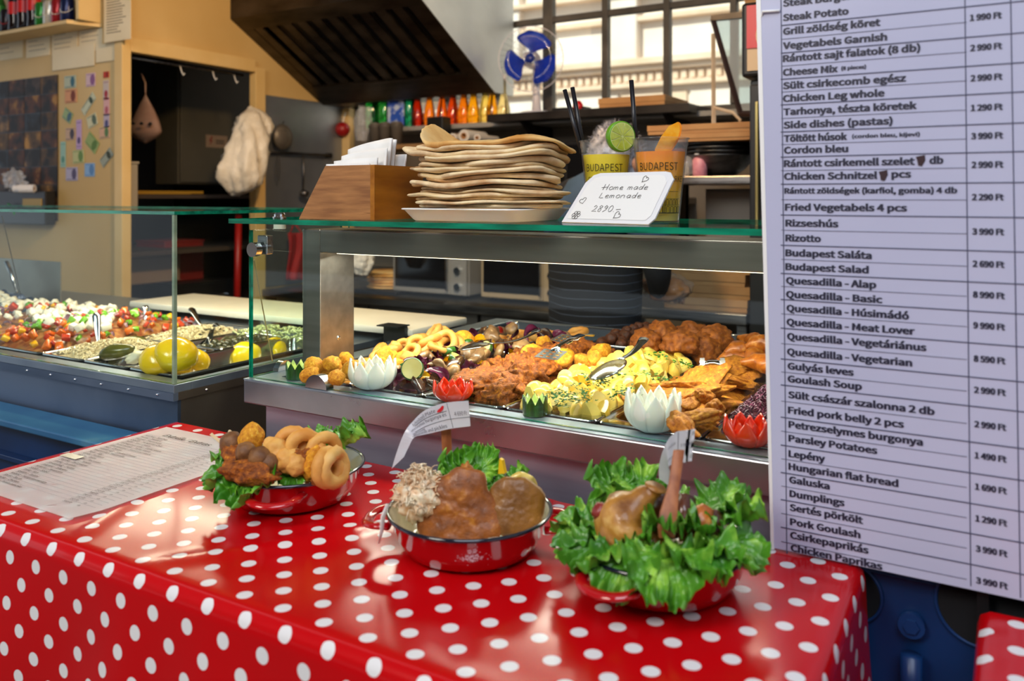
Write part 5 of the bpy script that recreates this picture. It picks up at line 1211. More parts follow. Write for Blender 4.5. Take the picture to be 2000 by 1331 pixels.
# --- serving tools
def spoon(lab, bowl, hend, r=0.03, bowl_n=(0, 0, 1), name='serving_spoon', hw=0.006, el=1.45, m=None, grp=None):
    bowl = Vector(bowl); hend = Vector(hend); ax = (hend-bowl).normalized(); n = Vector(bowl_n); n = (n-ax*n.dot(ax)).normalized(); sd = ax.cross(n)
    t = thing(name, lab, 'spoon', bowl, group=grp); bm = new()
    def fn(u, v):
        a = 2*PI*u; q = v; x = q*math.cos(a)*el; y = q*math.sin(a)*(1-0.12*math.cos(a)); z = -0.45*(1-q*q)
        return bowl+(ax*x+sd*y+n*z*0.7)*r
    V = [[bm.verts.new(fn(i/28, j/7)) for i in range(28)] for j in range(1, 8)]
    c = bm.verts.new(fn(0, 0))
    for i in range(28):
        bm.faces.new((c, V[0][i], V[0][(i+1) % 28]))
        for j in range(6): bm.faces.new((V[j][i], V[j+1][i], V[j+1][(i+1) % 28], V[j][(i+1) % 28]))
    bmesh.ops.solidify(bm, geom=bm.faces[:], thickness=0.0012); bmesh.ops.recalc_face_normals(bm, faces=bm.faces)
    obj('bowl', bm, m or STEELP, t, world=True, smooth=True)
    s0 = bowl+ax*r*el*0.97; L = (hend-s0).length; b = new()
    P_ = [s0+(hend-s0)*f+n*(0.10*L*math.sin(f*PI)*0.6) for f in [i/10 for i in range(11)]]
    R_ = [hw*(0.62+0.5*abs(f-0.15)+(0.25 if f > 0.8 else 0)) for f in [i/10 for i in range(11)]]
    tube(b, P_, R_, 10, flat=0.35); obj('handle', b, m or STEELP, t, world=True, smooth=True); return t
spoon('large steel serving spoon lying on the parsley potatoes', at(1188, 722, z=1.118), at(1258, 662, z=1.150), 0.030, (0.1, -0.5, -0.8), hw=0.0075)
spoon('steel spoon resting between the rings and grilled vegetables', at(928, 678, z=1.108), at(1052, 646, z=1.12), 0.026, (0, -0.4, -0.8), hw=0.0055)
def spatula(lab, c, ax_pt, hend, w=0.045, l=0.05, slots=True):
    c = Vector(c); ax = (Vector(ax_pt)-c).normalized(); n = Vector((0.1, -0.45, 1)); n = (n-ax*n.dot(ax)).normalized(); sd = ax.cross(n)
    t = thing('slotted_turner', lab, 'turner', c); bm = new(); nx_, ny_ = 7, 7
    for i in range(nx_):
        for j in range(ny_):
            if slots and i in (1, 3, 5) and j in (1, 3, 5): continue
            q = [c+ax*(l*(a/nx_-0.5))+sd*(w*(b_/ny_-0.5)) for a, b_ in ((i, j), (i+1, j), (i+1, j+1), (i, j+1))]
            bm.faces.new([bm.verts.new(p) for p in q])
    bmesh.ops.remove_doubles(bm, verts=bm.verts, dist=1e-5); bmesh.ops.recalc_face_normals(bm, faces=bm.faces); bmesh.ops.solidify(bm, geom=bm.faces[:], thickness=0.0012)
    obj('blade', bm, STEELP, t, world=True)
    b = new(); s0 = c+ax*l*0.5; he = Vector(hend); tube(b, [s0-ax*0.004, s0+ax*0.015+n*0.004, s0.lerp(he, 0.5)+n*0.006, he], [0.010, 0.005, 0.005, 0.009], 10, flat=0.3)
    obj('handle', b, STEELP, t, world=True, smooth=True)
spatula('slotted steel turner lying on the fried chicken', at(1076, 692, z=1.115), at(1105, 668, z=1.125), at(1136, 655, z=1.135))
spatula('second slotted turner crossing behind the fried chicken', at(1103, 662, z=1.120), at(1130, 668, z=1.120), at(1160, 655, z=1.13), w=0.03, l=0.055)
tg = thing('serving_tongs', 'short steel tongs standing in the schnitzel tray', 'tongs', at(1392, 725, z=1.10))
for px in (1372, 1411):
    p = at(px, 700, y=1.52); q = at(px, 738, y=1.50); b = new(); d = (q-p); n = Vector((0.2, -1, 0)).normalized(); s_ = d.normalized().cross(n)
    for i in range(8):
        a = p+d*(i/8); w_ = 0.0065 if i % 2 else 0.0052
        vs = [b.verts.new(a+s_*w_), b.verts.new(a-s_*w_), b.verts.new(a-s_*w_+d/8), b.verts.new(a+s_*w_+d/8)]; b.faces.new(vs)
    bmesh.ops.remove_doubles(b, verts=b.verts, dist=1e-5); bmesh.ops.solidify(b, geom=b.faces[:], thickness=0.0015)
    obj('arm', b, STEELP, tg, world=True)
b = new(); tube(b, [at(1374, 712, y=1.52), at(1385, 708, y=1.53), at(1400, 708, y=1.53), at(1411, 712, y=1.52)], 0.008, 10, flat=0.5); obj('bridge', b, STEELP, tg, world=True, smooth=True)
# ================================================================== SALAD COUNTER CONTENTS
lx = [-1.53, -1.70, -1.87, -2.04, -2.38, -2.72]
ZR = ZL+0.001
tray(lx[1]+0.002, lx[0]-0.002, 1.18, 1.68, ZR, 0.06, 'long steel tray with round yellow pickles at the right end of the salad counter', front=0.015)
tray(lx[2]+0.002, lx[1]-0.002, 1.18, 1.43, ZR, 0.05, 'steel tray with whole pickled cucumbers behind the front glass of the salad counter')
tray(lx[2]+0.002, lx[1]-0.002, 1.44, 1.68, ZR, 0.05, 'steel tray of dark olives at the back of the salad counter')
tray(lx[3]+0.002, lx[2]-0.002, 1.18, 1.43, ZR, 0.05, 'steel tray of pale shredded slaw at the front of the salad counter')
tray(lx[3]+0.002, lx[2]-0.002, 1.44, 1.68, ZR, 0.05, 'steel tray of creamy slaw behind the front one in the salad counter')
tray(lx[4]+0.002, lx[3]-0.002, 1.18, 1.68, ZR, 0.05, 'wide steel tray heaped with diced vegetable salad')
tray(lx[5]+0.002, lx[4]-0.002, 1.18, 1.68, ZR, 0.05, 'steel tray of feta and vegetable salad at the left edge of the picture')
tray(-2.10, -1.80, 1.70, 1.735, ZR, 0.03, 'narrow steel tray of chopped salad at the back of the salad counter')
YEL = mat('yellow_pickle_skin', 'f0bc08', 'fcd822', rough=0.22, scale=8, coat=0.4)
ym = [lump(0.046, 0.043, 0.037, s+80, 0.10, 1.2, 3) for s in range(3)]
for i, (px, py, z, s, l) in enumerate(((311, 706, 1.035, 0.95, 'front left yellow round pickle in the steel tray behind the glass corner'), (345, 693, 1.052, 1.0, 'topmost yellow round pickle behind the glass corner'), (384, 704, 1.02, 0.72, 'small yellow round pickle at the right of the three by the glass corner'), (355, 716, 1.01, 0.6, 'low yellow pickle half hidden under the three round ones'), (478, 697, 0.99, 0.9, 'yellow pickle lying low in the tray behind the green glass edge'), (536, 684, 0.985, 0.85, 'yellow pickle furthest back in the long tray'))):
    tag(obj('yellow_pickle', ym[i % 3], YEL, loc=at(px, py, z=z), rot=(0.3*i, 0.2, i), scale=(s, s, s)), l, 'pickle')
GRK = mat('pickled_cucumber', '3c3a10', '5a5818', rough=0.25, scale=20, coat=0.4, c3='6e6a20')
gm = lump(0.045, 0.019, 0.019, 91, 0.12, 1.3, 3); ch = lump(0.028, 0.018, 0.012, 92, 0.4, 2.2, 3, rough=0.08)
for px, py, z, r_, l in ((228, 688, 1.03, 0.5, 'upright dark green pickled cucumber near the front glass'), (213, 703, 1.005, 0.25, 'pickled cucumber lying flat at the front edge of its tray'), (250, 672, 1.01, 0.9, 'pickled cucumber at the back of its tray')):
    tag(obj('pickled_cucumber', gm, GRK, loc=at(px, py, z=z), rot=(0, -0.2, r_)), l, 'pickle')
for px, py in ((252, 690), (268, 698)):
    tag(obj('cauliflower_piece', ch, mat('pickled_cauliflower', 'c9c4a0', 'dedac0', rough=0.5, scale=30), loc=at(px, py, z=1.022), rot=(0.4, 0.3, px)), 'pale piece of pickled cauliflower beside the pickled cucumbers', 'cauliflower', 'cauliflower pieces')
om = lump(0.011, 0.009, 0.009, 95, 0.05, 1, 2)
scatter([om], mat('dark_olive', '2a2a18', '45442a', rough=0.2, coat=0.5, scale=30), mound(lx[2]+0.02, lx[1]-0.02, 1.47, 1.66, 1.0, 0.01, 34, 4, minr=0.018), 'olive', 'dark olive in the tray behind the yellow pickles', 'olive', 'olives in the salad counter')
SLAW = mat('pale_slaw', 'd8c89c', 'eadfc0', rough=0.5, scale=60)
def shreds(n, x0, x1, y0, y1, z, h, m, nm, lab, cat, seed, w=0.0016, l0=0.012, l1=0.028):
    rnd = random.Random(seed); b = new()
    for q in range(n):
        u, v = rnd.random(), rnd.random(); x = x0+(x1-x0)*u; y = y0+(y1-y0)*v
        zz = z+h*math.sin(PI*u)**0.5*math.sin(PI*v)**0.5+rnd.uniform(-0.005, 0.005); a = rnd.uniform(0, 6.28); l = rnd.uniform(l0, l1); k = rnd.uniform(-1.5, 1.5)
        tube(b, [Vector((x+l*(t-0.5)*math.cos(a+k*(t-0.5)), y+l*(t-0.5)*math.sin(a+k*(t-0.5)), zz+0.005*math.sin(PI*t))) for t in (0, 0.33, 0.66, 1)], w, 4, flat=0.5)
    return tag(obj(nm, b, m, smooth=True, kind='stuff'), lab, cat)
shreds(420, lx[3]+0.02, lx[2]-0.02, 1.20, 1.41, 1.01, 0.02, SLAW, 'slaw', 'pale shredded cabbage slaw at the front of the salad counter', 'slaw', 1)
shreds(420, lx[3]+0.02, lx[2]-0.015, 1.46, 1.67, 1.01, 0.02, SLAW, 'slaw', 'creamy shredded slaw with the upright spoon behind', 'slaw', 2)
shreds(160, lx[2]+0.02, lx[0]-0.03, 1.60, 1.72, 1.02, 0.015, mat('cucumber_salad', 'b4bc80', 'd2d8a8', rough=0.4, scale=50), 'cucumber_salad', 'pale green cucumber salad at the back of the salad counter', 'salad', 3, w=0.003)
bed(lx[3]+0.018, lx[2]-0.018, 1.20, 1.42, 1.0, 0.015, SLAW, 'slaw_bed', 'lower layer of slaw in the front tray', 'slaw', 11)
bed(lx[3]+0.018, lx[2]-0.018, 1.46, 1.67, 1.0, 0.015, SLAW, 'slaw_bed', 'lower layer of slaw in the rear tray', 'slaw', 12)
SM = {'tomato': ('tomato_dice', mat('diced_tomato', 'a02410', 'c84a2c', rough=0.2, scale=60, coat=0.5, rnd=0.08)), 'green': ('green_pepper_dice', mat('diced_green_pepper', '4a8a10', '74b420', rough=0.2, scale=40, coat=0.4, rnd=0.1)),
      'yellow': ('yellow_pepper_dice', mat('diced_yellow_pepper', 'd89a10', 'f0bc28', rough=0.2, scale=40, coat=0.4, rnd=0.06)), 'orange': ('orange_pepper_dice', mat('diced_orange_pepper', 'c8500c', 'e8761c', rough=0.2, scale=40, coat=0.4, rnd=0.06)),
      'onion': ('red_onion_piece', mat('diced_red_onion', 'a0708a', 'd8bccb', rough=0.3, scale=70, coat=0.3, rnd=0.08))}
def dice(s, seed, fx=1, fy=1, fz=0.6):
    b = new(); bmesh.ops.create_cube(b, size=1); bmesh.ops.bevel(b, geom=b.edges[:], offset=0.07, segments=1, affect='EDGES')
    rnd = random.Random(seed)
    for v in b.verts: v.co = Vector((v.co.x*fx, v.co.y*fy, v.co.z*fz))*s*(1+0.35*nz(v.co*1.5, 1, seed*3))
    return mesh_of(b, 'dice', smooth=True)
dm = [dice(0.0165, s, 1, rnd.uniform(0.7, 1), rnd.uniform(0.35, 0.7)) for s in range(5)]
arcs = [petal(0.012, 0.009, 0.003, 2.2, s+30) for s in range(2)]
D_ = mound(lx[4]+0.015, lx[3]-0.012, 1.195, 1.67, 1.022, 0.045, 175, 61, minr=0.0135)+mound(lx[5]+0.02, lx[4]-0.01, 1.195, 1.67, 1.022, 0.045, 100, 62, minr=0.0160)
rv = random.Random(8)
for i, p in enumerate(D_):
    k = rv.choice(['tomato', 'tomato', 'green', 'green', 'yellow', 'orange', 'onion', 'onion'])
    if p.x > lx[4]+0.22 and k == 'green' and i % 2: k = 'orange'
    me = arcs[i % 2] if k == 'onion' else dm[i % 5]; s = rv.uniform(0.8, 1.35)
    o = obj(SM[k][0], me, None, loc=p, rot=(rv.uniform(-1, 1), rv.uniform(-1, 1), rv.uniform(0, 6)), scale=(s, s, s))
    if not me.materials: me.materials.append(SM[k][1])
    o.material_slots[0].link = 'OBJECT'; o.material_slots[0].material = SM[k][1]
    nm_ = {'tomato': 'red diced tomato', 'green': 'green diced pepper', 'yellow': 'yellow diced pepper', 'orange': 'orange diced pepper', 'onion': 'purple sliver of onion'}[k]
    tag(o, nm_+' in the heap of mixed salad behind the left glass', 'vegetable piece', nm_+'s in the salad')
bed(lx[4]+0.014, lx[3]-0.012, 1.19, 1.675, 1.0, 0.040, mat('salad_mix', '6e2c14', 'a87848', rough=0.35, scale=55, c3='5a7a24', coat=0.2), 'salad_bed', 'lower layer of the mixed salad, right half', 'salad', 13, amp=0.01)
bed(lx[5]+0.014, lx[4]-0.012, 1.19, 1.675, 1.0, 0.040, mat('salad_mix', '6e2c14', 'a87848', rough=0.35, scale=55, c3='5a7a24', coat=0.2), 'salad_bed', 'lower layer of the mixed salad, left half', 'salad', 14, amp=0.01)
FETA = mat('feta_cheese', 'e6e0cc', 'f0ecdf', rough=0.6, scale=40, bump=0.4, bscale=200, bdist=0.0008)
fm = [dice(0.021, s+20, 1, rnd.uniform(0.75, 1), rnd.uniform(0.6, 0.9)) for s in range(4)]
rf_ = random.Random(15); FP = []
while len(FP) < 105:
    px, py = rf_.uniform(-20, 225), rf_.uniform(606, 668)
    if py > 672-0.00085*(px-90)**2 and rf_.random() < 0.8: continue
    if py > 650 and rf_.random() < 0.5: continue
    yy = 1.60-(py-606)/62*0.30; q = at(px, py, y=yy)
    if q.z > 1.13 or q.z < 1.05: q.z = min(max(q.z, 1.06), 1.11)
    if all((q-a).length > 0.015 for a in FP): FP.append(q)
    elif rf_.random() < 0.02: FP.append(q)
scatter(fm, FETA, FP, 'feta_cube', 'small white cube of feta on top of the mixed salad', 'feta', 'feta cubes on the salad', tilt=0.7, sc=(0.8, 1.2))
# upright spoons and tongs in the salads
def handle_spoon(lab, top, bot, w=0.009):
    t = thing('salad_spoon', lab, 'spoon', bot); n = Vector((0.3, -1, 0)); b = new(); d = Vector(bot)-Vector(top)
    tube(b, [Vector(top), Vector(top)+d*0.08, Vector(top)+d*0.3, Vector(top)+d*0.75, Vector(bot)], [w*0.6, w, w*0.85, w*0.42, w*0.45], 12, flat=0.4); obj('handle', b, STEELP, t, world=True, smooth=True)
    me = lump(0.026, 0.018, 0.006, 3, 0.02, 1, 2); obj('bowl', me, STEELP, t, loc=(0.01, -0.008, -0.004), rot=(0.3, 0.2, 0.5))
handle_spoon('steel spoon standing upright in the front slaw, its handle nearest the mixed salad', at(188, 612, y=1.33), at(193, 683, y=1.31), 0.011)
handle_spoon('steel spoon standing upright in the rear slaw', at(284, 597, y=1.58), at(291, 660, y=1.56), 0.011)
handle_spoon('steel spoon leaning left in the cucumber salad at the back', at(373, 602, y=1.66), at(395, 640, y=1.64), 0.011)
def tongs(lab, p0, p1, p2, m):
    t = thing('salad_tongs', lab, 'tongs', p1); b = new(); tube(b, [p0, (Vector(p0)+Vector(p1))/2+Vector((0, 0, 0.012)), p1], [0.005, 0.006, 0.010], 8, flat=0.4); obj('arm', b, m, t, world=True, smooth=True)
    b = new(); tube(b, [p0, (Vector(p0)+Vector(p2))/2+Vector((0, 0, 0.016)), p2], [0.005, 0.006, 0.010], 8, flat=0.4); obj('arm', b, m, t, world=True, smooth=True)
    b = new(); tube(b, [Vector(p0)+Vector((-0.012, 0, -0.004)), Vector(p0)+Vector((0, 0, 0.006)), Vector(p0)+Vector((0.012, 0, -0.004))], 0.008, 8); obj('hinge', b, m, t, world=True, smooth=True)
tongs('dark salad tongs standing at the back beside the upright spoon', at(243, 606, y=1.69), at(241, 640, y=1.66), at(266, 640, y=1.66), BLACK)
tongs('glossy black salad tongs lying over the olives', at(422, 640, y=1.62), at(378, 668, y=1.53), at(405, 676, y=1.50), mat('glossy_black_plastic', '1a1d1c', rough=0.12))
# foil, steel panel and ladle handle at the far left
b = new()
def fo(u, v):
    p = at(2+150*u, 566+42*u+(48-40*u)*v, y=1.62+0.06*math.sin(v*3))
    return p+Vector((0.0, 0.012*nz((u*9, v*7, 0), 1, 3), 0.012*nz((u*14, v*9, 0), 1, 6)))
grid(b, 44, 20, fo)
o = tag(obj('foil_sheet', b, mat('crumpled_foil', 'b0b2b6', rough=0.2, metal=1.0, bump=0.9, bscale=35, bdist=0.006, scale=20), smooth=False), 'crumpled aluminium foil lid folded back behind the feta', 'foil'); o.modifiers.new('s', 'SOLIDIFY').thickness = 0.001
tag(obj('splash_sheet', bx(-3.7, at(118, 560, y=1.72).x, 1.72, 1.725, 1.02, at(60, 508, y=1.72).z, bev=0.002), mat('worn_steel_sheet', '8e8a80', 'a8a498', rough=0.45, metal=0.8, scale=4)), 'bare steel splash panel at the left end behind the salads', 'panel')
b = new(); tube(b, [at(12, 512, y=1.66), at(20, 530, y=1.66), at(34, 572, y=1.65)], [0.008, 0.007, 0.004], 8); tag(obj('ladle', b, STEELP, smooth=True), 'steel ladle handle leaning on the splash panel at the far left', 'ladle')

# ================================================================== LEFT PARTITION WALL: shelf, papers, notes, photos
YW = 2.42
wsh = thing('bottle_shelf', 'beige wooden shelf with soft drinks at the top left', 'shelf', (-4.2, 2.35, 2.25))
p = at(130, 38, y=2.28); zsh = p.z
obj('board', bx(-5.6, p.x, 2.28, 2.418, zsh-0.018, zsh, bev=0.003), MATS['beige_trim'], wsh, world=True)
obj('side_board', bx(at(192, 0, y=2.41).x, at(192, 0, y=2.41).x+0.02, 2.30, 2.418, zsh, zsh+0.5), MATS['beige_trim'], wsh, world=True)
obj('board_return', prism(new(), [(p.x, 2.28), (at(200, 40, y=2.418).x, 2.418), (p.x, 2.418)], 'z', zsh-0.018, zsh), MATS['beige_trim'], wsh, world=True)
def bottle(lab, x, y, z, cb, cl, h=0.24, r=0.031, cap='c01818'):
    t = thing('drink_bottle', lab, 'bottle', (x, y, z))
    obj('body', lathe(new(), [(r*0.8, 0), (r, 0.01), (r*0.92, 0.05), (r, 0.08), (r, 0.15), (r*0.5, h*0.83), (0.012, h*0.9), (0.012, h)], 20, cap0=True, cap1=True), mat('bottle_'+cb, cb, rough=0.12), t, smooth=True)
    obj('label', lathe(new(), [(r+0.0006, 0.085), (r+0.0006, 0.145)], 20), mat('label_'+cl, cl, rough=0.4), t, smooth=True)
    obj('cap', lathe(new(), [(0.0145, h-0.004), (0.0145, h+0.012)], 16, cap0=True, cap1=True), mat('cap_'+cap, cap, rough=0.4), t)
def can(lab, x, y, z, c, band='d8d0c0'):
    t = thing('drink_can', lab, 'can', (x, y, z))
    obj('body', lathe(new(), [(0.024, 0), (0.031, 0.008), (0.031, 0.105), (0.026, 0.115), (0.026, 0.117), (0.024, 0.115), (0, 0.114)], 22, cap0=True), mat('can_'+c, c, rough=0.25, metal=0.4), t, smooth=True)
    b = new(); tube(b, [(0.0316*math.cos(a), 0.0316*math.sin(a), 0.06+0.018*math.sin(a*1.5)) for a in [-2.8+i*0.2 for i in range(16)]], 0.003, 5, flat=0.5); obj('swirl', b, mat('swirl_'+band, band, rough=0.4), t, smooth=True)
yb_ = 2.33
for px, kind in ((-2, 'g'), (14, 'k'), (29, 'b'), (47, 'b'), (66, 'b')):
    x = at(px, 30, y=yb_).x; z = zsh+0.001
    if kind == 'g': bottle('green glass bottle at the left end of the top shelf', x, yb_, z, '1a5a20', '2a8a30')
    if kind == 'k': can('dark can with red stripes between the bottles on the top shelf', x, yb_, z, '241c20', 'a02020')
    if kind == 'b': bottle('dark cola bottle with a red label, %s of three on the top shelf' % {29: 'left', 47: 'middle', 66: 'right'}[px], x, yb_, z, '140806', 'c01414')
for px, c, l in ((82, '2a7a2a', 'green'), (98, 'c9c4b4', 'white'), (114, '9a1c20', 'dark red'), (132, '16204a', 'dark blue')):
    can('%s soda can in the row at the right end of the top shelf' % l, at(px, 25, y=yb_).x, yb_, zsh+0.001, c)
WP = mat('warm_paper', 'e3d2ac', 'ecdcba', rough=0.75, scale=5)
def sheet(name, lab, cat, x0, x1, z0, z1, m=WP, y=YW, lines=0, th=0.0015, tilt=0, grp=None, ink='8a7a60'):
    t = thing(name, lab, cat, ((x0+x1)/2, y-th, (z0+z1)/2), (0, tilt, 0), grp); w, h = (x1-x0)/2, (z1-z0)/2
    obj('paper', bx(-w, w, -th/2, th, -h, h), m, t)
    rnd = random.Random(int(x0*1000))
    for i in range(lines):
        zz = h*0.82-i*(1.64*h/lines); ww = w*0.75*rnd.uniform(0.5, 1.0)*2
        obj('text_line', bx(-w*0.8, -w*0.8+ww, -th/2-0.0006, -th/2, zz-h*0.018-0.0008, zz+0.0008), mat('ink_'+ink, ink, rough=0.7), t)
    return t
def shp(name, lab, cat, pxa, pya, pxb, pyb, **k):
    a = at(pxa, pya, y=k.get('y', YW)); c = at(pxb, pyb, y=k.get('y', YW)); return sheet(name, lab, cat, a.x, c.x, c.z, a.z, **k)
shp('paper_notice', 'tall beige printed notice taped beside the top shelf', 'notice', 204, -60, 256, 76, lines=22, y=2.395)
for i, (a, b_) in enumerate(((-8, 45), (52, 98), (102, 152), (155, 200))):
    shp('paper_notice', 'small shaded notice under the bottle shelf, %s of the row' % ['leftmost', 'second', 'third', 'rightmost'][i], 'notice', a, 74-i*4, b_, 112-i*5, lines=4)
shp('paper_notice', 'blank wide paper sheet taped below the notices, left one', 'notice', 103, 98, 185, 128, lines=0, y=YW-0.004); shp('paper_notice', 'blank paper sheet lit by the lamp beside the corner post', 'notice', 188, 88, 224, 118, lines=0, y=YW-0.004)
# photo board: rows of small dark pictures
pb = thing('photo_board', 'collage of dark food photographs on the partition wall', 'photo board', at(60, 300, y=YW))
a = at(-40, 158, y=YW); c = at(114, 436, y=YW)
obj('board', bx(a.x, c.x, YW-0.003, YW-0.001, c.z+0.01, a.z-0.02), BLACK, pb, world=True)
PHOT = [mat('photo_%d' % i, '120c08', cc, rough=0.6, scale=sc_n, c3=c3, lo=0.42, hi=0.6) for i, (cc, c3, sc_n) in enumerate((('6a4a20', 'c08a3c', 9), ('4a3a30', 'a07848', 12), ('5a3016', 'a8762e', 11), ('34404a', '908470', 10)))]
nx_, nz_ = 5, 8
for i in range(nx_):
    for j in range(nz_):
        x0 = a.x+(c.x-a.x)*i/nx_; x1 = a.x+(c.x-a.x)*(i+1)/nx_; z1 = a.z-0.02-(a.z-c.z-0.03)*j/nz_; z0 = a.z-0.02-(a.z-c.z-0.03)*(j+1)/nz_
        obj('photo', bx(x0+0.002, x1-0.002, YW-0.0045, YW-0.003, z0+0.002, z1-0.002), PHOT[(i*3+j*2+i*j) % 4], pb, world=True)
# banknotes pinned to the wall
notes = [(138, 160, 36, 24, 0, 'b9c0a8', '3c6a78', 'green and blue'), (178, 156, 28, 26, 0, 'd8b8c0', '8a5a8a', 'pale pink'), (208, 146, 16, 12, 0, 'c23a20', '8a1c10', 'small red'),
 (208, 176, 17, 38, 0, 'c8b8b0', 'a02a38', 'tall grey and red'), (209, 208, 17, 34, 0, 'd8a8a8', 'b05a68', 'upright pink'), (209, 236, 17, 26, 0, 'b8a8b8', '4a4a7a', 'upright violet'),
 (139, 188, 36, 26, 0, 'd89a70', '7a3a2a', 'orange'), (174, 203, 46, 18, -42, 'c8ccb0', '3a4a3a', 'slanted grey green'), (133, 226, 28, 22, 30, '9ab080', '4a6a7a', 'light green tilted'),
 (181, 236, 30, 24, -18, 'd0cca8', '5a6a58', 'pale tilted'), (138, 262, 28, 24, 0, 'c8a890', '4a4450', 'brown portrait'), (155, 263, 16, 58, 0, 'c0a0c8', '5a4a78', 'tall purple'),
 (181, 279, 38, 26, 38, '94a868', '5a7a3a', 'green slanted'), (124, 302, 16, 50, 0, '9ac0b0', '5a9080', 'tall turquoise'), (154, 306, 34, 26, -3, 'c0c088', '6a8a4a', 'yellow green'),
 (205, 259, 30, 22, -3, 'd4a88a', '5a7a4a', 'peach and green'), (209, 308, 38, 20, -38, '9aa090', '3a4030', 'dark slanted'), (141, 340, 36, 26, 0, 'b8b0c8', '5a5070', 'lilac printed'), (176, 332, 30, 26, 0, '8ab0d8', '5a86b8', 'sky blue')]
for px, py, w, h, tl, c1, c2, l in notes:
    p = at(px, py, y=YW); k = p.y/ (p.y) ; d = (p-EYE).y*CO-(p-EYE).x*SI
    wm_ = w*d/F/0.93; hm_ = h*d/F
    t = thing('banknote', l+' banknote pinned to the beige partition wall', 'banknote', (p.x, YW-0.002, p.z), (0, math.radians(tl), 0), 'banknotes on the partition')
    obj('paper', bx(-wm_/2, wm_/2, -0.0006, 0.0006, -hm_/2, hm_/2), mat('note_'+c1, c1, rough=0.7), t)
    b = new(); lathe(b, [(0, -0.001), (1, -0.001), (1, 0), (0, 0)], 18); b.transform(Matrix.Translation((wm_*0.2 if w > h else 0, -0.0008, 0 if w > h else -hm_*0.2)) @ Matrix.Rotation(PI/2, 4, 'X') @ Matrix.Diagonal((min(wm_, hm_)*0.3, min(wm_, hm_)*0.4, 0.3, 1)))
    obj('vignette', b, mat('note_'+c2, c2, rough=0.7), t)
    for s_ in (-1, 1): obj('printed_bar', bx(-wm_*0.42, wm_*0.42, -0.0012, -0.0006, s_*hm_*0.4-0.0012, s_*hm_*0.4+0.0012), MATS['note_'+c2], t)
# rolls and bag hanging in front of the photo board, black holder below
b = new(); cyl(b, at(40, 369, y=2.30), at(76, 369, y=2.38), 0.020, 20)
for px, l in ((50, 'left'), (0, '')):
    pass
for k, (px, l) in enumerate(((42, 'left small white paper roll below the photo board'), (53, 'right small white paper roll below the photo board'))):
    t = thing('paper_roll', l, 'paper roll', at(px, 369, y=2.36-0.02*k)); rot = Matrix.Rotation(-PI/2, 4, 'X')
    M = Matrix.Rotation(math.radians(-55), 4, 'Z') @ Matrix.Rotation(PI/2, 4, 'X')
    obj('paper', lathe(new(), [(0.008, -0.035), (0.021, -0.035), (0.021, 0.035), (0.008, 0.035), (0.008, -0.035)], 24, M=M), PAPER, t, ang=40)
    obj('core', lathe(new(), [(0.0075, -0.034), (0.0078, 0.034)], 16, M=M), CARD, t)
b.free()
tag(obj('plastic_bag', lump(0.07, 0.04, 0.05, 8, 0.6, 2.4, 4), FILM, loc=at(28, 352, y=2.36)), 'crumpled clear plastic bag of small items above the paper rolls', 'bag')
ho = thing('towel_dispenser', 'black holder with a beige card in front of the photo board', 'dispenser', at(45, 400, y=2.36))
a_ = at(0, 374, y=2.36); c_ = at(88, 440, y=2.36); obj('case', bx(a_.x-0.1, c_.x, 2.36, 2.414, c_.z, a_.z, bev=0.005), BLACK, ho, world=True)
a_ = at(44, 388, y=2.355); c_ = at(80, 406, y=2.355); obj('card', bx(a_.x, c_.x, 2.355, 2.36, c_.z, a_.z), mat('tan_card', 'b09458', rough=0.6), ho, world=True)
b = new(); tube(b, [at(15, 398, y=2.34), at(25, 404, y=2.34), at(28, 420, y=2.34)], 0.004, 6); obj('green_wire', b, mat('green_wire', '2a8a40', rough=0.4), ho, world=True)
# plastic bags hanging from the beam over the doorway
def bag(lab, path, w, m, seed, flat=0.45, name='plastic_bag'):
    me = limb(path, w, seed, seg=40, amp=0.16)
    c0 = sum((Vector(p) for p in path), Vector())/len(path)
    for v in me.vertices:
        a = math.atan2(v.co.y-c0.y, v.co.x-c0.x); k = 1+0.13*math.sin(7*a+3*nz(v.co*5, 1, seed))+0.07*math.sin(15*a+seed)+0.10*nz(v.co*16, 1, seed+4)
        v.co = Vector((c0.x+(v.co.x-c0.x)*k, c0.y+(v.co.y-c0.y)*k, v.co.z))
    return tag(obj(name, me, m), lab, 'bag')
BAGM = mat('white_bag_film', 'b8b0a4', 'd8d0c4', rough=0.4, scale=12, bump=0.6, bscale=22, bdist=0.01)
q = lambda px, py, y: at(px, py, y=y)
bag('hazy plastic bag hanging above the doorway, left of the hood', [q(305, -10, 2.75), q(302, 30, 2.75), q(296, 60, 2.75), q(292, 84, 2.75)], [0.07, 0.08, 0.07, 0.03], BAGM, 3)
bag('clear plastic sleeve hanging beside the hazy bag above the corner post', [q(276, -10, 2.6), q(274, 40, 2.6), q(272, 78, 2.6)], [0.03, 0.035, 0.02], FILM, 4)
wb = bag('white carrier bag hanging from the right side of the doorway', [at(488, 208, y=3.10), at(492, 235, y=3.10), at(485, 290, y=3.05), at(468, 345, y=3.0), at(458, 378, y=3.0)], [0.012, 0.075, 0.098, 0.11, 0.03], mat('cream_bag_film', 'cfc4ae', 'e2dac8', rough=0.5, scale=10, bump=0.8, bscale=14, bdist=0.02), 6)
bag('side loop of the white carrier bag at the doorway', [at(512, 222, y=3.15), at(520, 250, y=3.15), at(508, 290, y=3.12)], [0.015, 0.035, 0.01], MATS['cream_bag_film'], 7)
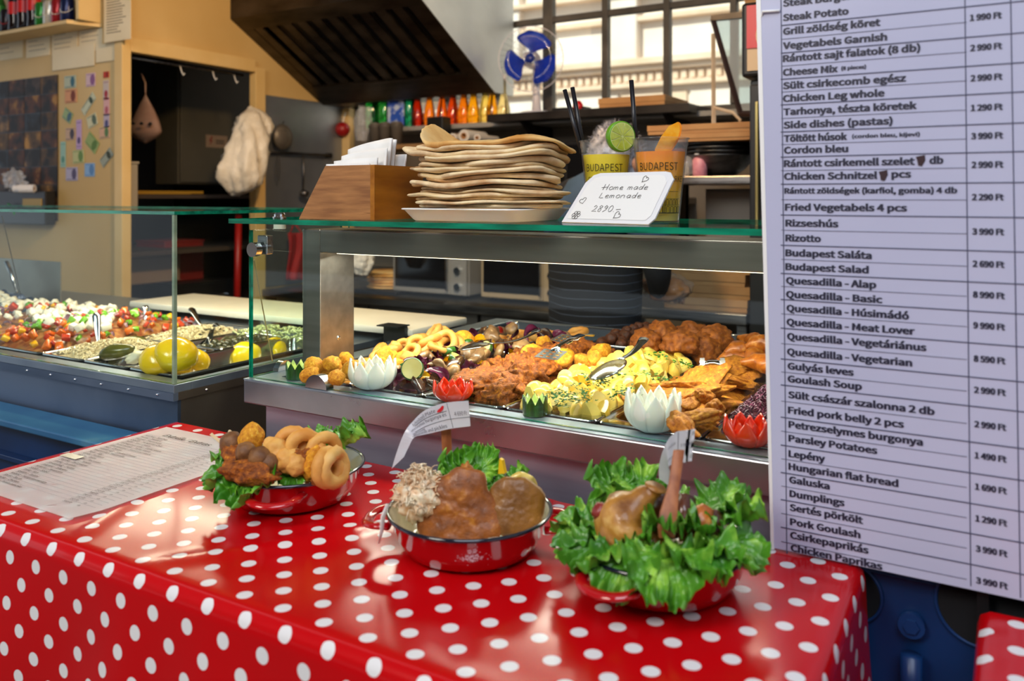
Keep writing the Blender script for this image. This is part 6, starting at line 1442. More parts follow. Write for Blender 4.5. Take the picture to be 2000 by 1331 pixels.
# wire rail over the doorway with hooks, cap hanging
rl = thing('door_rail', 'steel rail with small hooks along the top of the doorway', 'rail', (-3.60, 2.85, 2.04))
obj('bar', tube(new(), [(-3.585, 2.47, 2.060), (-3.585, 3.19, 2.060)], 0.008, 8), STEELB, rl, world=True, smooth=True)
for y in (2.78, 2.98, 3.12):
    obj('hook', tube(new(), [(-3.58, y, 2.055), (-3.575, y+0.006, 2.025), (-3.57, y+0.012, 2.01), (-3.57, y+0.02, 2.02)], 0.003, 6), WHITE, rl, world=True)
cp = thing('baseball_cap', 'pale cap with dark eyes hanging upside down in the doorway', 'cap', at(284, 230, y=2.75)*1)
ck = at(284, 215, y=2.70); cp.location = ck; cp.scale = (1.6, 1.4, 0.85)
CAPM = mat('faded_cap_cloth', '8a6a58', 'a08474', rough=0.85, scale=10)
b = new()
def capf(u, v):
    a = u*2*PI; w = 0.085*math.sin(min(v*1.15, 1)*PI/2)**1.1 if v < 0.75 else 0.085*math.cos((v-0.75)/0.25*PI/2)
    return Vector((w*math.cos(a)*0.8, w*math.sin(a)*0.45, 0.10-0.30*v))
grid(b, 26, 18, capf); obj('crown', b, CAPM, cp, smooth=True)
for s_ in (-1, 0, 1):
    b = new(); bmesh.ops.create_uvsphere(b, u_segments=10, v_segments=8, radius=0.009); b.transform(Matrix.Translation((0.045+0.017*s_, -0.052+0.02*s_, -0.09)) @ Matrix.Diagonal((1.0, 0.6, 1.0, 1))); obj('eye', b, BLACK, cp, smooth=True)
obj('cord', tube(new(), [(0, 0, 0.10), (0.0, 0, 0.16), (-0.02, 0.0, 0.22)], 0.003, 6), CAPM, cp)
# inside of the storeroom
el = thing('electrical_cabinet', 'dark grey electrical cabinet with a warning label inside the doorway', 'electrical cabinet', (-4.2, 3.6, 1.4))
A_ = at(347, 128, x=-4.15); B_ = at(500, 362, x=-4.15)
ECM = mat('cabinet_grey_green', '45443a', '4e4c42', rough=0.6, scale=3)
obj('body', bx(-4.35, -4.15, A_.y, B_.y+0.2, B_.z, A_.z+0.12, bev=0.004), ECM, el, world=True)
obj('door', bx(-4.15, -4.135, A_.y+0.01, B_.y+0.19, B_.z+0.01, A_.z+0.11, bev=0.004), ECM, el, world=True)
A2 = at(402, 263, x=-4.134); B2 = at(444, 290, x=-4.134)
wl_ = obj('warning_label', bx(-4.1349, -4.1335, A2.y, B2.y, B2.z, A2.z), mat('label_cream', '8a7866', rough=0.6), el, world=True)
def lp(u, v): return Vector((-4.1331, A2.y+(B2.y-A2.y)*u, B2.z+(A2.z-B2.z)*v))
b = new(); vs = [b.verts.new(lp(u, v)) for u, v in ((0.25, 0.9), (0.14, 0.48), (0.22, 0.5), (0.17, 0.12), (0.32, 0.58), (0.24, 0.56), (0.32, 0.9))]; b.faces.new(vs); obj('lightning_bolt', b, mat('bolt_red', '7a2018', rough=0.6), wl_, world=True)
b = new()
for v in (0.62, 0.42): vs = [b.verts.new(lp(u, w)) for u, w in ((0.45, v), (0.85, v), (0.85, v-0.09), (0.45, v-0.09))]; b.faces.new(vs)
obj('lettering', b, INK, wl_, world=True)
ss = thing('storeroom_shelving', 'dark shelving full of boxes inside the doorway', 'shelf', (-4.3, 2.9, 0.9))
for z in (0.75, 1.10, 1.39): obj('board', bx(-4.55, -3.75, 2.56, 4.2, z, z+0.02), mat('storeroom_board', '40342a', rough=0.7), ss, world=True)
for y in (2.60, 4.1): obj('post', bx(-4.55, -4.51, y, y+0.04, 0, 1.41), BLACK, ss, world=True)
def crate(name, lab, cat, pxa, pya, pxb, pyb, x, dp, m):
    a = at(pxa, pya, x=x); c = at(pxb, pyb, x=x); t = thing(name, lab, cat, (x, (a.y+c.y)/2, min(a.z, c.z)))
    obj('body', bx(x-dp, x, a.y, c.y, c.z, a.z, bev=0.006), m, t, world=True); obj('lid', bx(x-dp-0.004, x+0.004, a.y-0.004, c.y+0.004, a.z, a.z+0.012, bev=0.003), m, t, world=True)
crate('storage_tub', 'red plastic tub on the storeroom shelf seen through the salad glass', 'tub', 322, 476, 398, 545, -3.95, 0.25, mat('red_tub', '7a1410', rough=0.5))
crate('storage_crate', 'black plastic crate under the red tub in the storeroom', 'crate', 345, 560, 468, 605, -3.85, 0.3, BLACK)
crate('white_box', 'beige carton leaning on the storeroom shelf at the left side of the doorway', 'box', 256, 505, 352, 548, -3.9, 0.2, mat('beige_carton', '8a7460', rough=0.7))
crate('white_canister', 'white canister just inside the doorway behind the corner post', 'canister', 254, 320, 270, 412, -3.62, 0.10, mat('pale_canister', 'a8a090', rough=0.5))
tag(obj('yellow_lath', bx(-3.9, -3.86, 2.6, 3.15, 1.415, 1.43), mat('yellow_wood', 'a07a20', rough=0.6)), 'yellow wooden lath lying across the storeroom shelf', 'lath')
tag(obj('yellow_lath', bx(-3.84, -3.80, 2.56, 3.02, 1.412, 1.424), MATS['yellow_wood']), 'shorter yellow lath in front of the other on the storeroom shelf', 'lath')
crt = thing('red_apron', 'red apron hanging behind the side glass of the heated counter', 'apron', (-3.46, 3.6, 1.1))
b = new()
grid(b, 14, 16, lambda u, v: at(562+32*u+3*math.sin(v*5), 455+92*v, x=-3.45+0.012*math.sin(u*9+v*3)))
oo = obj('cloth', b, mat('red_apron_cloth', 'b01018', rough=0.7), crt, world=True, smooth=True); oo.modifiers.new('s', 'SOLIDIFY').thickness = 0.004
obj('strap', tube(new(), [at(566, 456, x=-3.45), at(575, 436, x=-3.49), at(590, 456, x=-3.45)], 0.004, 6), MATS['red_apron_cloth'], crt, world=True)
tag(obj('red_pipe', tube(new(), [at(466, 420, x=-3.60), at(462, 640, x=-3.60)], 0.018, 10), mat('red_pipe', 'a01410', rough=0.4), smooth=True), 'thin red pipe at the right side of the doorway', 'pipe')
# steel wall panel beyond the doorway with colander and hooks
tag(obj('steel_wall_panel', bx(-3.528, -3.52, 3.28, 3.93, 0.9, 1.96, bev=0.002), mat('wall_panel_steel', '7c828a', 'a4aab2', rough=0.42, metal=0.7, scale=1.5)), 'grey steel splash panel on the side wall right of the doorway', 'panel')
rr_ = thing('utensil_rail', 'dark rail with hooks on the steel wall panel', 'rail', (-3.49, 3.55, 1.63))
a_ = at(515, 302, x=-3.49); c_ = at(645, 302, x=-3.49)
obj('bar', tube(new(), [(-3.49, a_.y, 1.645), (-3.49, c_.y, 1.645)], 0.008, 8), BLACK, rr_, world=True, smooth=True)
for y in (a_.y, c_.y): obj('bracket', tube(new(), [(-3.519, y, 1.645), (-3.485, y, 1.645)], 0.016, 12), BLACK, rr_, world=True)
co = thing('strainer', 'round grey strainer hanging on the rail beside the white bag', 'strainer', at(552, 268, x=-3.47))
obj('disc', lathe(new(), [(0, 0.03), (0.04, 0.026), (0.066, 0.01), (0.072, 0), (0.068, 0), (0.038, 0.022), (0, 0.026)], 28, M=Matrix.Rotation(PI/2, 4, 'Y')), mat('strainer_mesh', '6a645c', '7c766c', rough=0.5, metal=0.5, scale=40), co, smooth=True)
obj('hanger', tube(new(), [(0, 0, 0.072), (0.01, 0, 0.09)], 0.004, 6), STEELB, co)
for px, l in ((543, 'wire loop hanging on the utensil rail'), (592, 'ladle with a dark bowl hanging on the utensil rail')):
    t_ = at(px, 303, x=-3.47); t = thing('ladle' if px > 550 else 'wire_loop', l, 'utensil', t_)
    if px > 550:
        obj('handle', tube(new(), [(0, 0, 0), (0.004, 0, -0.10), (0, 0, -0.20)], 0.005, 8), STEELB, t, smooth=True); obj('bowl', lump(0.03, 0.03, 0.022, 5, 0.02, 1, 2), STEELB, t, loc=(0.01, 0.0, -0.22))
    else:
        obj('wire', tube(new(), [(0, 0.012*math.cos(a), -0.07+0.07*math.sin(a)) for a in [i*2*PI/16 for i in range(16)]], 0.002, 6, closed=True), STEELP, t)
tag(obj('yellow_cable', tube(new(), [at(512, 300, x=-3.51), at(510, 350, x=-3.51), at(506, 420, x=-3.51)], 0.005, 8), mat('yellow_cable', 'b8941c', rough=0.4), smooth=True), 'yellow cable running down beside the doorway', 'cable')
tag(obj('corner_batten', bx(-3.52, -3.46, 3.90, 3.95, 0.9, 1.94, bev=0.003), MATS['beige_trim']), 'beige corner batten right of the steel wall panel', 'batten')
# things on the rack behind the bread: bottles on the sill, cups, speaker, film rolls
def sill_bottle(lab, px, c, h=0.24, r=0.035, wide=False):
    x = at(px, 220, y=3.84).x; t = thing('syrup_bottle', lab, 'bottle', (x, 3.84, 1.791), group='bottles on the window sill')
    m = bpy.data.materials.get('syrup_'+c) or mat('syrup_'+c, c, rough=0.08, trans=0.85)
    prof = [(r*0.9, 0), (r, 0.006), (r, 0.07), (r*0.8, 0.11), (0.013, 0.17), (0.013, h)] if not wide else [(r*0.9, 0), (r, 0.01), (r, 0.17), (r*0.5, 0.22), (0.014, h)]
    obj('glass', lathe(new(), prof, 22, cap0=True, cap1=True), m, t, smooth=True)
    obj('cap', lathe(new(), [(0.015, h-0.004), (0.015, h+0.02)], 14, cap0=True, cap1=True), WHITE, t)
cols = [(816, 'a81c04', 'dark red'), (839, 'e8760c', 'orange'), (864, 'e05a08', 'deep orange'), (885, 'd03c06', 'red orange'), (906, 'e8760c', 'pale orange'), (925, 'f2a010', 'bright amber'), (948, 'f5d060', 'straw yellow'), (962, 'f2a010', 'amber'), (984, 'f2d890', 'light yellow')]
for i, (px, c, l) in enumerate(cols): sill_bottle('%s syrup bottle on the window sill under the hood, number %d from the left' % (l, i+1), px, c)
for px, c, l in ((728, '1a8a30', 'green water bottle left of the blue bag on the window sill'), (752, '1c7a2c', 'second green water bottle beside the blue bag on the window sill'), (800, '0f7a50', 'large green bottle right of the blue bag on the window sill')): sill_bottle(l, px, c, 0.27, 0.042, True)
tag(obj('blue_bag', bx(at(757, 210, y=3.8).x, at(790, 210, y=3.8).x, 3.79, 3.83, 1.7905, 2.02, bev=0.012), mat('blue_white_wrap', '2a5ac8', 'c8d8f0', rough=0.3, scale=18, lo=0.48, hi=0.56)), 'blue and white patterned packet between the green bottles on the sill', 'packet')
sp_ = thing('loudspeaker', 'small black loudspeaker with JBL lettering beside the film rolls', 'loudspeaker', at(848, 252, y=3.6)*1)
xx0, xx1 = at(833, 240, y=3.6).x, at(864, 240, y=3.6).x; zt = at(848, 228, y=3.6).z
sp_.location = ((xx0+xx1)/2, 3.64, 1.671)
obj('case', bx(xx0, xx1, 3.6, 3.68, 1.671, zt, bev=0.004), BLACK, sp_, world=True)
obj('lettering', text_bm('JBL', 0.028, bold=0.02, width=(xx1-xx0)*0.66).copy() if False else merge(new(), text_bm('JBL', 0.028, bold=0.02, width=(xx1-xx0)*0.66), basis((xx0+(xx1-xx0)*0.17, 3.5985, 1.671+(zt-1.671)*0.32), (1, 0, 0), (0, 0, 1))), mat('grey_print', '8a8a8c', rough=0.5), sp_, world=True)
for i, (px, py, r) in enumerate(((872, 240, 0.020), (886, 238, 0.024), (908, 234, 0.032), (934, 240, 0.019))):
    p = at(px, py, y=3.50); z = 1.6715+r
    t = thing('film_roll', 'roll of cling film with a brown core, %s of four by the loudspeaker' % ['first', 'second', 'largest', 'last small one'][i], 'film roll', (p.x, 3.58, z), group='film rolls')
    M = Matrix.Rotation(PI/2, 4, 'X')
    obj('film', lathe(new(), [(r*0.5, -0.09), (r, -0.09), (r, 0.09), (r*0.5, 0.09), (r*0.5, -0.09)], 26, M=M), mat('film_white', 'cfccc8', rough=0.3), t, ang=40)
    obj('core', lathe(new(), [(r*0.42, -0.093), (r*0.5, -0.093), (r*0.5, 0.093), (r*0.42, 0.093), (r*0.42, -0.093)], 20, M=M), CARD, t, ang=40)
for i, px in enumerate((733, 752, 775)):
    x = at(px, 250, y=3.6).x; t = thing('steel_cup', 'grey stacked cup behind the napkins, %s of three' % ['left', 'middle', 'right'][i], 'cup', (x, 3.6, 1.671), group='grey cups on the rack')
    obj('body', lathe(new(), [(0.026, 0), (0.034, 0.105), (0.038, 0.11), (0.038, 0.12), (0.034, 0.12), (0.024, 0.004), (0, 0.004)], 22, cap0=True), mat('grey_cup', '55504a', rough=0.5), t, smooth=True); obj('lid', lathe(new(), [(0, 0.121), (0.03, 0.121), (0.034, 0.128), (0.02, 0.135), (0, 0.135)], 22), mat('grey_cup_lid', '6a655e', rough=0.5), t, smooth=True)
rtp = at(669, 253, y=3.88); rtm = thing('hanging_ball', 'round dark red ball hanging from a cord beside the corner batten', 'ball', rtp)
b = new(); bmesh.ops.create_uvsphere(b, u_segments=20, v_segments=14, radius=0.045); obj('ball', b, mat('dark_red_rubber', '9a1010', rough=0.4), rtm, smooth=True)
obj('cord', tube(new(), [(0, 0, 0.04), (0.005, 0.02, 0.10), (0.01, 0.068, 0.16)], 0.004, 6), WHITE, rtm)
bag('clear bag hanging left of the green bottles below the hood', [at(712, 208, y=3.7), at(709, 240, y=3.7), at(706, 275, y=3.7)], [0.03, 0.05, 0.03], FILM, 12)
# things on the worktop: white cloth, bread basket
bag('white cloth draped over the rack behind the counter post', [at(705, 492, y=3.2), at(708, 515, y=3.2), at(706, 535, y=3.2)], [0.06, 0.055, 0.035], NAP, 14, name='white_cloth')
tb_ = thing('bread_basket', 'pile of flat breads on the rear worktop left of the microwaves', 'bread', at(760, 520, y=3.5))
for k in range(6): obj('flat_loaf', lathe(new(), [(0, 0), (0.10, 0.0), (0.115, 0.007), (0.10, 0.014), (0, 0.015)], 28, M=Matrix.Translation((0.01*math.sin(k*2), 0, 0.065-0.0155*k))), BREADB, tb_, smooth=True)
obj('tray', bx(-0.14, 0.14, -0.12, 0.12, -0.035, -0.016, bev=0.004), BLACK, tb_)
tb_.location.z = 0.93
# fan on the dark shelf
FB = mat('blue_fan_blade', '0a44d8', '0f52ea', rough=0.25, scale=4, coat=0.3)
fp = at(1046, 118, y=3.80); fn_ = thing('desk_fan', 'white desk fan with three blue blades on the dark shelf', 'fan', (fp.x, 3.80, 1.816))
hz_ = fp.z-1.816
nrm_ = Vector((0.35, -1, 0)).normalized(); e1 = Vector((-nrm_.y, nrm_.x, 0)); Mf = basis((0, -0.05, hz_), e1, (0, 0, 1))
WF_ = mat('white_fan_plastic', 'd8d6e0', rough=0.4)
obj('base', lathe(new(), [(0, 0.018), (0.06, 0.018), (0.088, 0.010), (0.095, 0.0), (0, 0)], 36), WF_, fn_, smooth=True, scale=(1.15, 1, 1.3))
obj('stand', tube(new(), [(0, 0.01, 0.015), (0, 0.01, 0.10), (0, 0.005, hz_-0.02)], [0.026, 0.020, 0.017], 16), WF_, fn_, smooth=True)
obj('motor', lathe(new(), [(0, -0.085), (0.035, -0.08), (0.045, -0.05), (0.045, -0.01), (0.02, 0)], 24, M=Mf), WF_, fn_, smooth=True)
for k in range(3):
    a0_ = math.radians([78, 200, 322][k]); b = new()
    def bl(u, v):
        r = 0.022+0.120*u; w = math.radians(8+84*math.sin(min(u*1.05, 1)*PI*0.62)**0.8)*(1 if u < 0.85 else math.sqrt(max(0.05, 1-((u-0.85)/0.16)**2)))
        a = a0_+(v-0.5)*w
        return Vector((r*math.cos(a), r*math.sin(a), 0.012+0.030*(v-0.5)*(0.4+u)))
    grid(b, 14, 12, bl); bmesh.ops.solidify(b, geom=b.faces[:], thickness=0.002); bmesh.ops.recalc_face_normals(b, faces=b.faces); b.transform(Mf); obj('blade', b, FB, fn_, smooth=True)
obj('hub', lathe(new(), [(0.026, -0.005), (0.026, 0.024), (0.018, 0.034), (0, 0.035)], 28, M=Mf), mat('dark_blue_hub', '0a2a88', rough=0.3), fn_, smooth=True)
cg = new(); GR = 0.168
for k in range(64):
    a = 2*PI*k/64; P_ = []
    for t in [i/8 for i in range(9)]:
        r = GR*math.sin(t*PI/2)**0.8 if t > 0 else 0.0; z = 0.058*math.cos(t*PI/2)**0.9 if t < 1 else 0.0
        r = 0.03+(GR-0.03)*t; z = 0.052*math.sqrt(max(0, 1-t**3.2)); P_.append(Vector((r*math.cos(a+0.25*t), r*math.sin(a+0.25*t), z)))
    tube(cg, P_, 0.0007, 4, caps=False); 
    if k % 2 == 0: tube(cg, [Vector((p.x, p.y, -0.6*p.z)) for p in P_], 0.0007, 4, caps=False)
cg.transform(Mf); obj('guard_wires', cg, STEELP, fn_, kind='stuff')
for r, z in ((GR, 0), (0.030, 0.053), (0.11, 0.047)):
    b = new(); tube(b, [(r*math.cos(a), r*math.sin(a), z) for a in [2*PI*i/48 for i in range(48)]], 0.0022 if r == GR else 0.001, 6, closed=True); b.transform(Mf); obj('guard_ring', b, WF_ if r == GR else STEELP, fn_, smooth=True)
rt = thing('red_gadget', 'small black gadget with a red dial on the dark shelf right of the fan', 'gadget', at(1120, 212, y=3.7)*1); rt.location.z = 1.816
obj('body', bx(-0.10, 0.08, -0.04, 0.04, 0, 0.02, bev=0.004), BLACK, rt); obj('dial', lathe(new(), [(0.022, 0), (0.024, 0.02), (0, 0.022)], 20, M=Matrix.Translation((0.045, -0.03, 0.02)) @ Matrix.Rotation(1.2, 4, 'X')), mat('red_dial', 'c01828', rough=0.4), rt, smooth=True)
# ================================================================== ENAMEL PANS WITH FOOD
REDE = mat('red_enamel', 'a80810', 'b40c14', rough=0.12, coat=0.8, scale=4)
CREAM = mat('cream_enamel', 'e8dcb8', rough=0.15, coat=0.6); NAVY = mat('navy_enamel_rim', '0c1424', rough=0.12, coat=0.8)
def pan(lab, loc, hang, flowers=False):
    t = thing('enamel_pan', lab, 'pan', loc); R1, R0, H_ = 0.105, 0.084, 0.047
    obj('body', lathe(new(), [(0, 0.0), (R0-0.006, 0.0), (R0, 0.003), (R0+0.010, 0.020), (R1-0.004, H_-0.003), (R1-0.0015, H_)], 64), REDE, t, smooth=True)
    obj('inside', lathe(new(), [(0, 0.0025), (R0-0.006, 0.0025), (R0-0.001, 0.005), (R0+0.008, 0.020), (R1-0.0055, H_-0.003), (R1-0.003, H_+0.0005)], 64), CREAM, t, smooth=True)
    b = new(); tube(b, [((R1-0.001)*math.cos(a), (R1-0.001)*math.sin(a), H_) for a in [2*PI*i/72 for i in range(72)]], 0.0026, 8, closed=True); obj('rim', b, NAVY, t, smooth=True)
    for s_ in (0, PI):
        a = math.radians(hang)+s_; c, d = math.cos(a), math.sin(a); P_ = []
        for i in range(15):
            f = -1+2*i/14; w = 0.036*f; o_ = R1-0.008+0.034*math.sqrt(max(0, 1-abs(f)**2.6)); P_.append(Vector((o_*c-w*d, o_*d+w*c, H_-0.012-0.004*(1-f*f))))
        b = new(); tube(b, P_, [0.0075]*15, 12, flat=0.55); obj('handle', b, REDE, t, smooth=True)
    if flowers:
        rnd = random.Random(3); base = math.atan2(EYE.y-loc[1], EYE.x-loc[0])+0.03; b = new()
        def dot(aa, z, r):
            rr_ = R0+0.010+(R1-R0-0.014)*(z-0.020)/(H_-0.023)
            c_ = Vector((rr_*math.cos(aa), rr_*math.sin(aa), z)); n = Vector((math.cos(aa), math.sin(aa), -0.25)).normalized(); tg_ = Vector((-math.sin(aa), math.cos(aa), 0)); up = n.cross(tg_)
            vs = [b.verts.new(c_+n*0.0007+(tg_*math.cos(q)+up*math.sin(q))*r) for q in [2*PI*i/10 for i in range(10)]]; b.faces.new(vs)
        for fx, fz, s_ in ((0, 0.024, 1.25), (0.055, 0.026, 1), (-0.06, 0.025, 1), (0.03, 0.034, 0.8), (-0.03, 0.033, 0.8), (0.11, 0.024, 0.6), (-0.11, 0.023, 0.6)):
            for q in range(5): dot(base+fx+0.018*s_*math.cos(2*PI*q/5), fz+0.0026*s_*math.sin(2*PI*q/5), 0.0012*s_)
        for q in range(40): dot(base+rnd.gauss(0, 0.11), 0.026+rnd.gauss(0, 0.005), rnd.uniform(0.0003, 0.0007))
        obj('flower_print', b, mat('pale_print', 'd8b0b8', rough=0.3), t, kind='stuff')
    return t
ZP = ZT+0.0035
PN1, PN2, PN3 = Vector((-0.921, 0.914, ZP)), Vector((-0.594, 0.898, ZP)), Vector((-0.351, 0.930, ZP))
pan('red enamel pan of mixed fried bites, left one beside the extras list', PN1, -58)
pan('red enamel pan holding the two big schnitzels, with a white flower print', PN2, 27, True)
pan('red enamel pan of roast chicken on lettuce, right one before the menu board', PN3, -98)
# lettuce
LET = mat('lettuce_leaf', '2c6c10', '54921f', rough=0.42, scale=24, c3='9ecb48', lo=0.3, hi=0.55, bump=0.5, bscale=90, bdist=0.001, rnd=0.12, sss=0.08, coat=0.15)
def leaf_mesh(L, W_, seed, arch=0.6, frill=1.0):
    bm = new(); nu, nv = 60, 150
    def fn(u, vv):
        v = vv*2-1; w = math.sin(PI*min(1.0, 0.10+0.80*u))**0.75 if u < 0.62 else math.sin(PI*(0.10+0.80*u))**0.62
        e = max(abs(v), max(0, (u-0.45)/0.55))**2.2; ph = math.atan2(v*1.0, (u-0.35)*1.6)
        A = 0.0085*frill*e
        x = W_*w*v*(1+0.05*e*math.sin(ph*19+seed)); y = L*u*(1+0.03*e*math.sin(ph*23+seed*2))
        z = A*(0.8*math.sin(ph*13+seed)+0.8*math.sin(ph*23+seed*1.7)+1.0*nz((x*55, y*55, 0), 1, seed))+0.0050*frill*(0.35+e)*nz((x*120, y*120, 4), 1, seed+3)+0.0022*frill*(0.3+e)*nz((x*260, y*260, 4), 1, seed+5)
        x += 0.005*e*frill*nz((x*70, y*70, 9), 1, seed+7); y += 0.005*e*frill*nz((x*70, y*70, 2), 1, seed+9)
        z += 0.35*W_*v*v*(0.4+0.6*u)
        a = arch*(y/L-0.15)
        yy = math.sin(a*1.0)/max(arch, 1e-3)*L+0.15*L; zz = -(1-math.cos(a))/max(arch, 1e-3)*L
        return Vector((x, yy-z*math.sin(-a)*0.0-z*math.sin(a)*-1*0.5, zz+z*math.cos(a)))
    grid(bm, nu, nv, fn); return mesh_of(bm, 'leaf', smooth=True)
LV = [leaf_mesh(0.085, 0.042, 1, 1.3), leaf_mesh(0.075, 0.040, 2, 0.8), leaf_mesh(0.070, 0.036, 3, 0.3, 1.1), leaf_mesh(0.060, 0.034, 5, 1.6, 1.2)]
def leaf(lab, base, az, pitch, k, s=1.0, roll=0.0, grp=None):
    """az: compass direction the tip points to; pitch: rise of the leaf"""
    o = obj('lettuce_leaf', LV[k], LET, loc=base, rot=Euler((math.radians(pitch), math.radians(roll), math.radians(az-90)), 'XYZ'), scale=(s, s, s))
    return tag(o, lab, 'lettuce', grp)
def PP_(c, ang, r, z): return Vector((c.x+r*math.cos(math.radians(ang)), c.y+r*math.sin(math.radians(ang)), c.z+z))
# pan 1 (view direction from the pan to the camera is about -45 deg)
for i, (ang, r, z, az, pit, k, s, l) in enumerate(((-112, 0.045, 0.052, -125, 12, 0, 1.15, 'lettuce leaf drooping over the left rim of the fried bites pan'), (-80, 0.045, 0.050, -88, 10, 0, 1.25, 'lettuce leaf over the handle of the fried bites pan'), (-145, 0.05, 0.050, -165, 15, 1, 1.1, 'lettuce leaf at the far left of the fried bites pan'),
      (-48, 0.060, 0.050, -40, 20, 3, 0.8, 'small lettuce leaf below the brown schnitzel tip in the fried bites pan'), (20, 0.055, 0.050, 25, 48, 2, 1.2, 'upright lettuce leaf at the right rim of the fried bites pan'), (48, 0.05, 0.050, 50, 58, 1, 1.0, 'lettuce leaf standing behind the rings in the fried bites pan'), (95, 0.05, 0.050, 95, 62, 3, 1.0, 'lettuce tip sticking up at the back of the fried bites pan'), (-100, 0.06, 0.047, -60, 6, 1, 1.0, 'lettuce leaf lying along the front of the fried bites pan'))):
    leaf(l, PP_(PN1, ang, r, z), az, pit, k, s*0.88)
leaf('lettuce leaf tucked under the rings at the right rim of the left pan', PP_(PN1, 5, 0.045, 0.040), 0, 25, 3, 0.9)
Z1 = 1.0
def lumpobj(name, lab, cat, px, py, z, sz, m, seed, rot=(0, 0, 0), amp=0.2, rough=0.05, sub=4, grp=None, freq=1.8):
    return tag(obj(name, lump(*sz, seed, amp, freq, sub, rough=rough, rf=9), m, loc=at(px, py, z=z), rot=rot), lab, cat, grp)
lumpobj('chicken_strip', 'long curved crumbed chicken strip at the front of the fried bites pan', 'fried chicken', 488, 924, 1.018, (0.042, 0.016, 0.017), FRY, 101, (0, 0.1, 0.35), 0.35, 0.10)
lumpobj('chicken_strip', 'shorter crumbed strip behind the long one in the fried bites pan', 'fried chicken', 466, 897, 1.028, (0.030, 0.014, 0.016), FRY, 102, (0, 0.35, 0.0), 0.35, 0.12)
for i, (px, py, z, s) in enumerate(((452, 866, 1.045, 0.0165), (480, 883, 1.042, 0.0145), (508, 895, 1.036, 0.0165), (527, 904, 1.03, 0.0145))):
    lumpobj('meatball', 'round brown meatball, %s from the left in the fried bites pan' % ['first', 'second', 'third', 'fourth'][i], 'meatball', px, py, z, (s, s, s), mat('light_meatball', '5a3418', '86592e', rough=0.6, scale=60, bump=0.7, bscale=300, bdist=0.0008), 110+i, amp=0.12, sub=3, grp='meatballs in the left pan')
lumpobj('corn_nugget', 'bright yellow pointed nugget at the back of the fried bites pan', 'nugget', 490, 860, 1.050, (0.018, 0.016, 0.024), NUG, 120, (0, 0.3, 0.5), 0.15, 0.03)
lumpobj('corn_nugget', 'bright yellow nugget half behind the brown schnitzel tip in the left pan', 'nugget', 612, 905, 1.026, (0.016, 0.014, 0.024), NUG, 121, (0, 0.2, 0.5), 0.15, 0.03)
for i, (px, py, z, sx) in enumerate(((538, 880, 1.042, 0.021), (562, 900, 1.030, 0.021), (578, 906, 1.026, 0.018))):
    lumpobj('cheese_nugget', 'golden cheese nugget in the middle of the left pan, %s of three' % ['rear', 'middle', 'front'][i], 'nugget', px, py, z, (sx, 0.017, 0.018), RINGM, 130+i, (0.3, 0.2, i), 0.15, 0.03)
lumpobj('schnitzel_piece', 'dark brown pointed schnitzel piece at the front of the left pan', 'schnitzel', 594, 910, 1.022, (0.022, 0.008, 0.026), FRY, 140, (0.2, 0.25, 0.6), 0.35, 0.08)
lumpobj('fried_mushroom', 'small dark fried piece touching the front rim of the left pan', 'mushroom', 625, 938, 1.008, (0.012, 0.010, 0.009), FRY, 141, (0, 0, 0), 0.3, 0.06)
RM = [ring_mesh(0.0175, 0.0078, s+40) for s in range(3)]
for i, (px, py, z, r_) in enumerate(((570, 872, 1.042, (1.2, 0.2, 0.3)), (595, 878, 1.043, (1.25, 0.1, 0.75)), (634, 884, 1.036, (1.3, 0.2, 1.1)), (640, 913, 1.024, (1.4, 0.3, 1.5)), (654, 913, 1.023, (1.45, 0.25, 1.6)), (560, 884, 1.03, (1.0, 0, 0)))):
    o = obj('squid_ring', RM[i % 3], RINGM, loc=at(px, py, z=z), rot=r_, scale=(1.15, 1.15, 1.15)); tag(o, 'battered squid ring in the left pan, %s' % ['at the back left', 'its hole showing in the middle', 'leaning against the lettuce', 'front one at the right rim', 'rear one at the right rim', 'low behind the golden nuggets'][i], 'squid ring', 'squid rings in the left pan')
for i, (p, q) in enumerate((((412, 848), (440, 872)), ((447, 842), (470, 862)))):
    a, c = at(*p, z=1.052), at(*q, z=1.035); b = new(); tube(b, [a, c], 0.0042, 4, flat=0.6); tag(obj('wooden_skewer', b, mat('pale_wood', 'd8b98a', 'e6cfa6', rough=0.6, scale=30)), ['flat wooden stick pointing left over the extras list', 'wooden stick behind the first meatball in the left pan'][i], 'skewer')
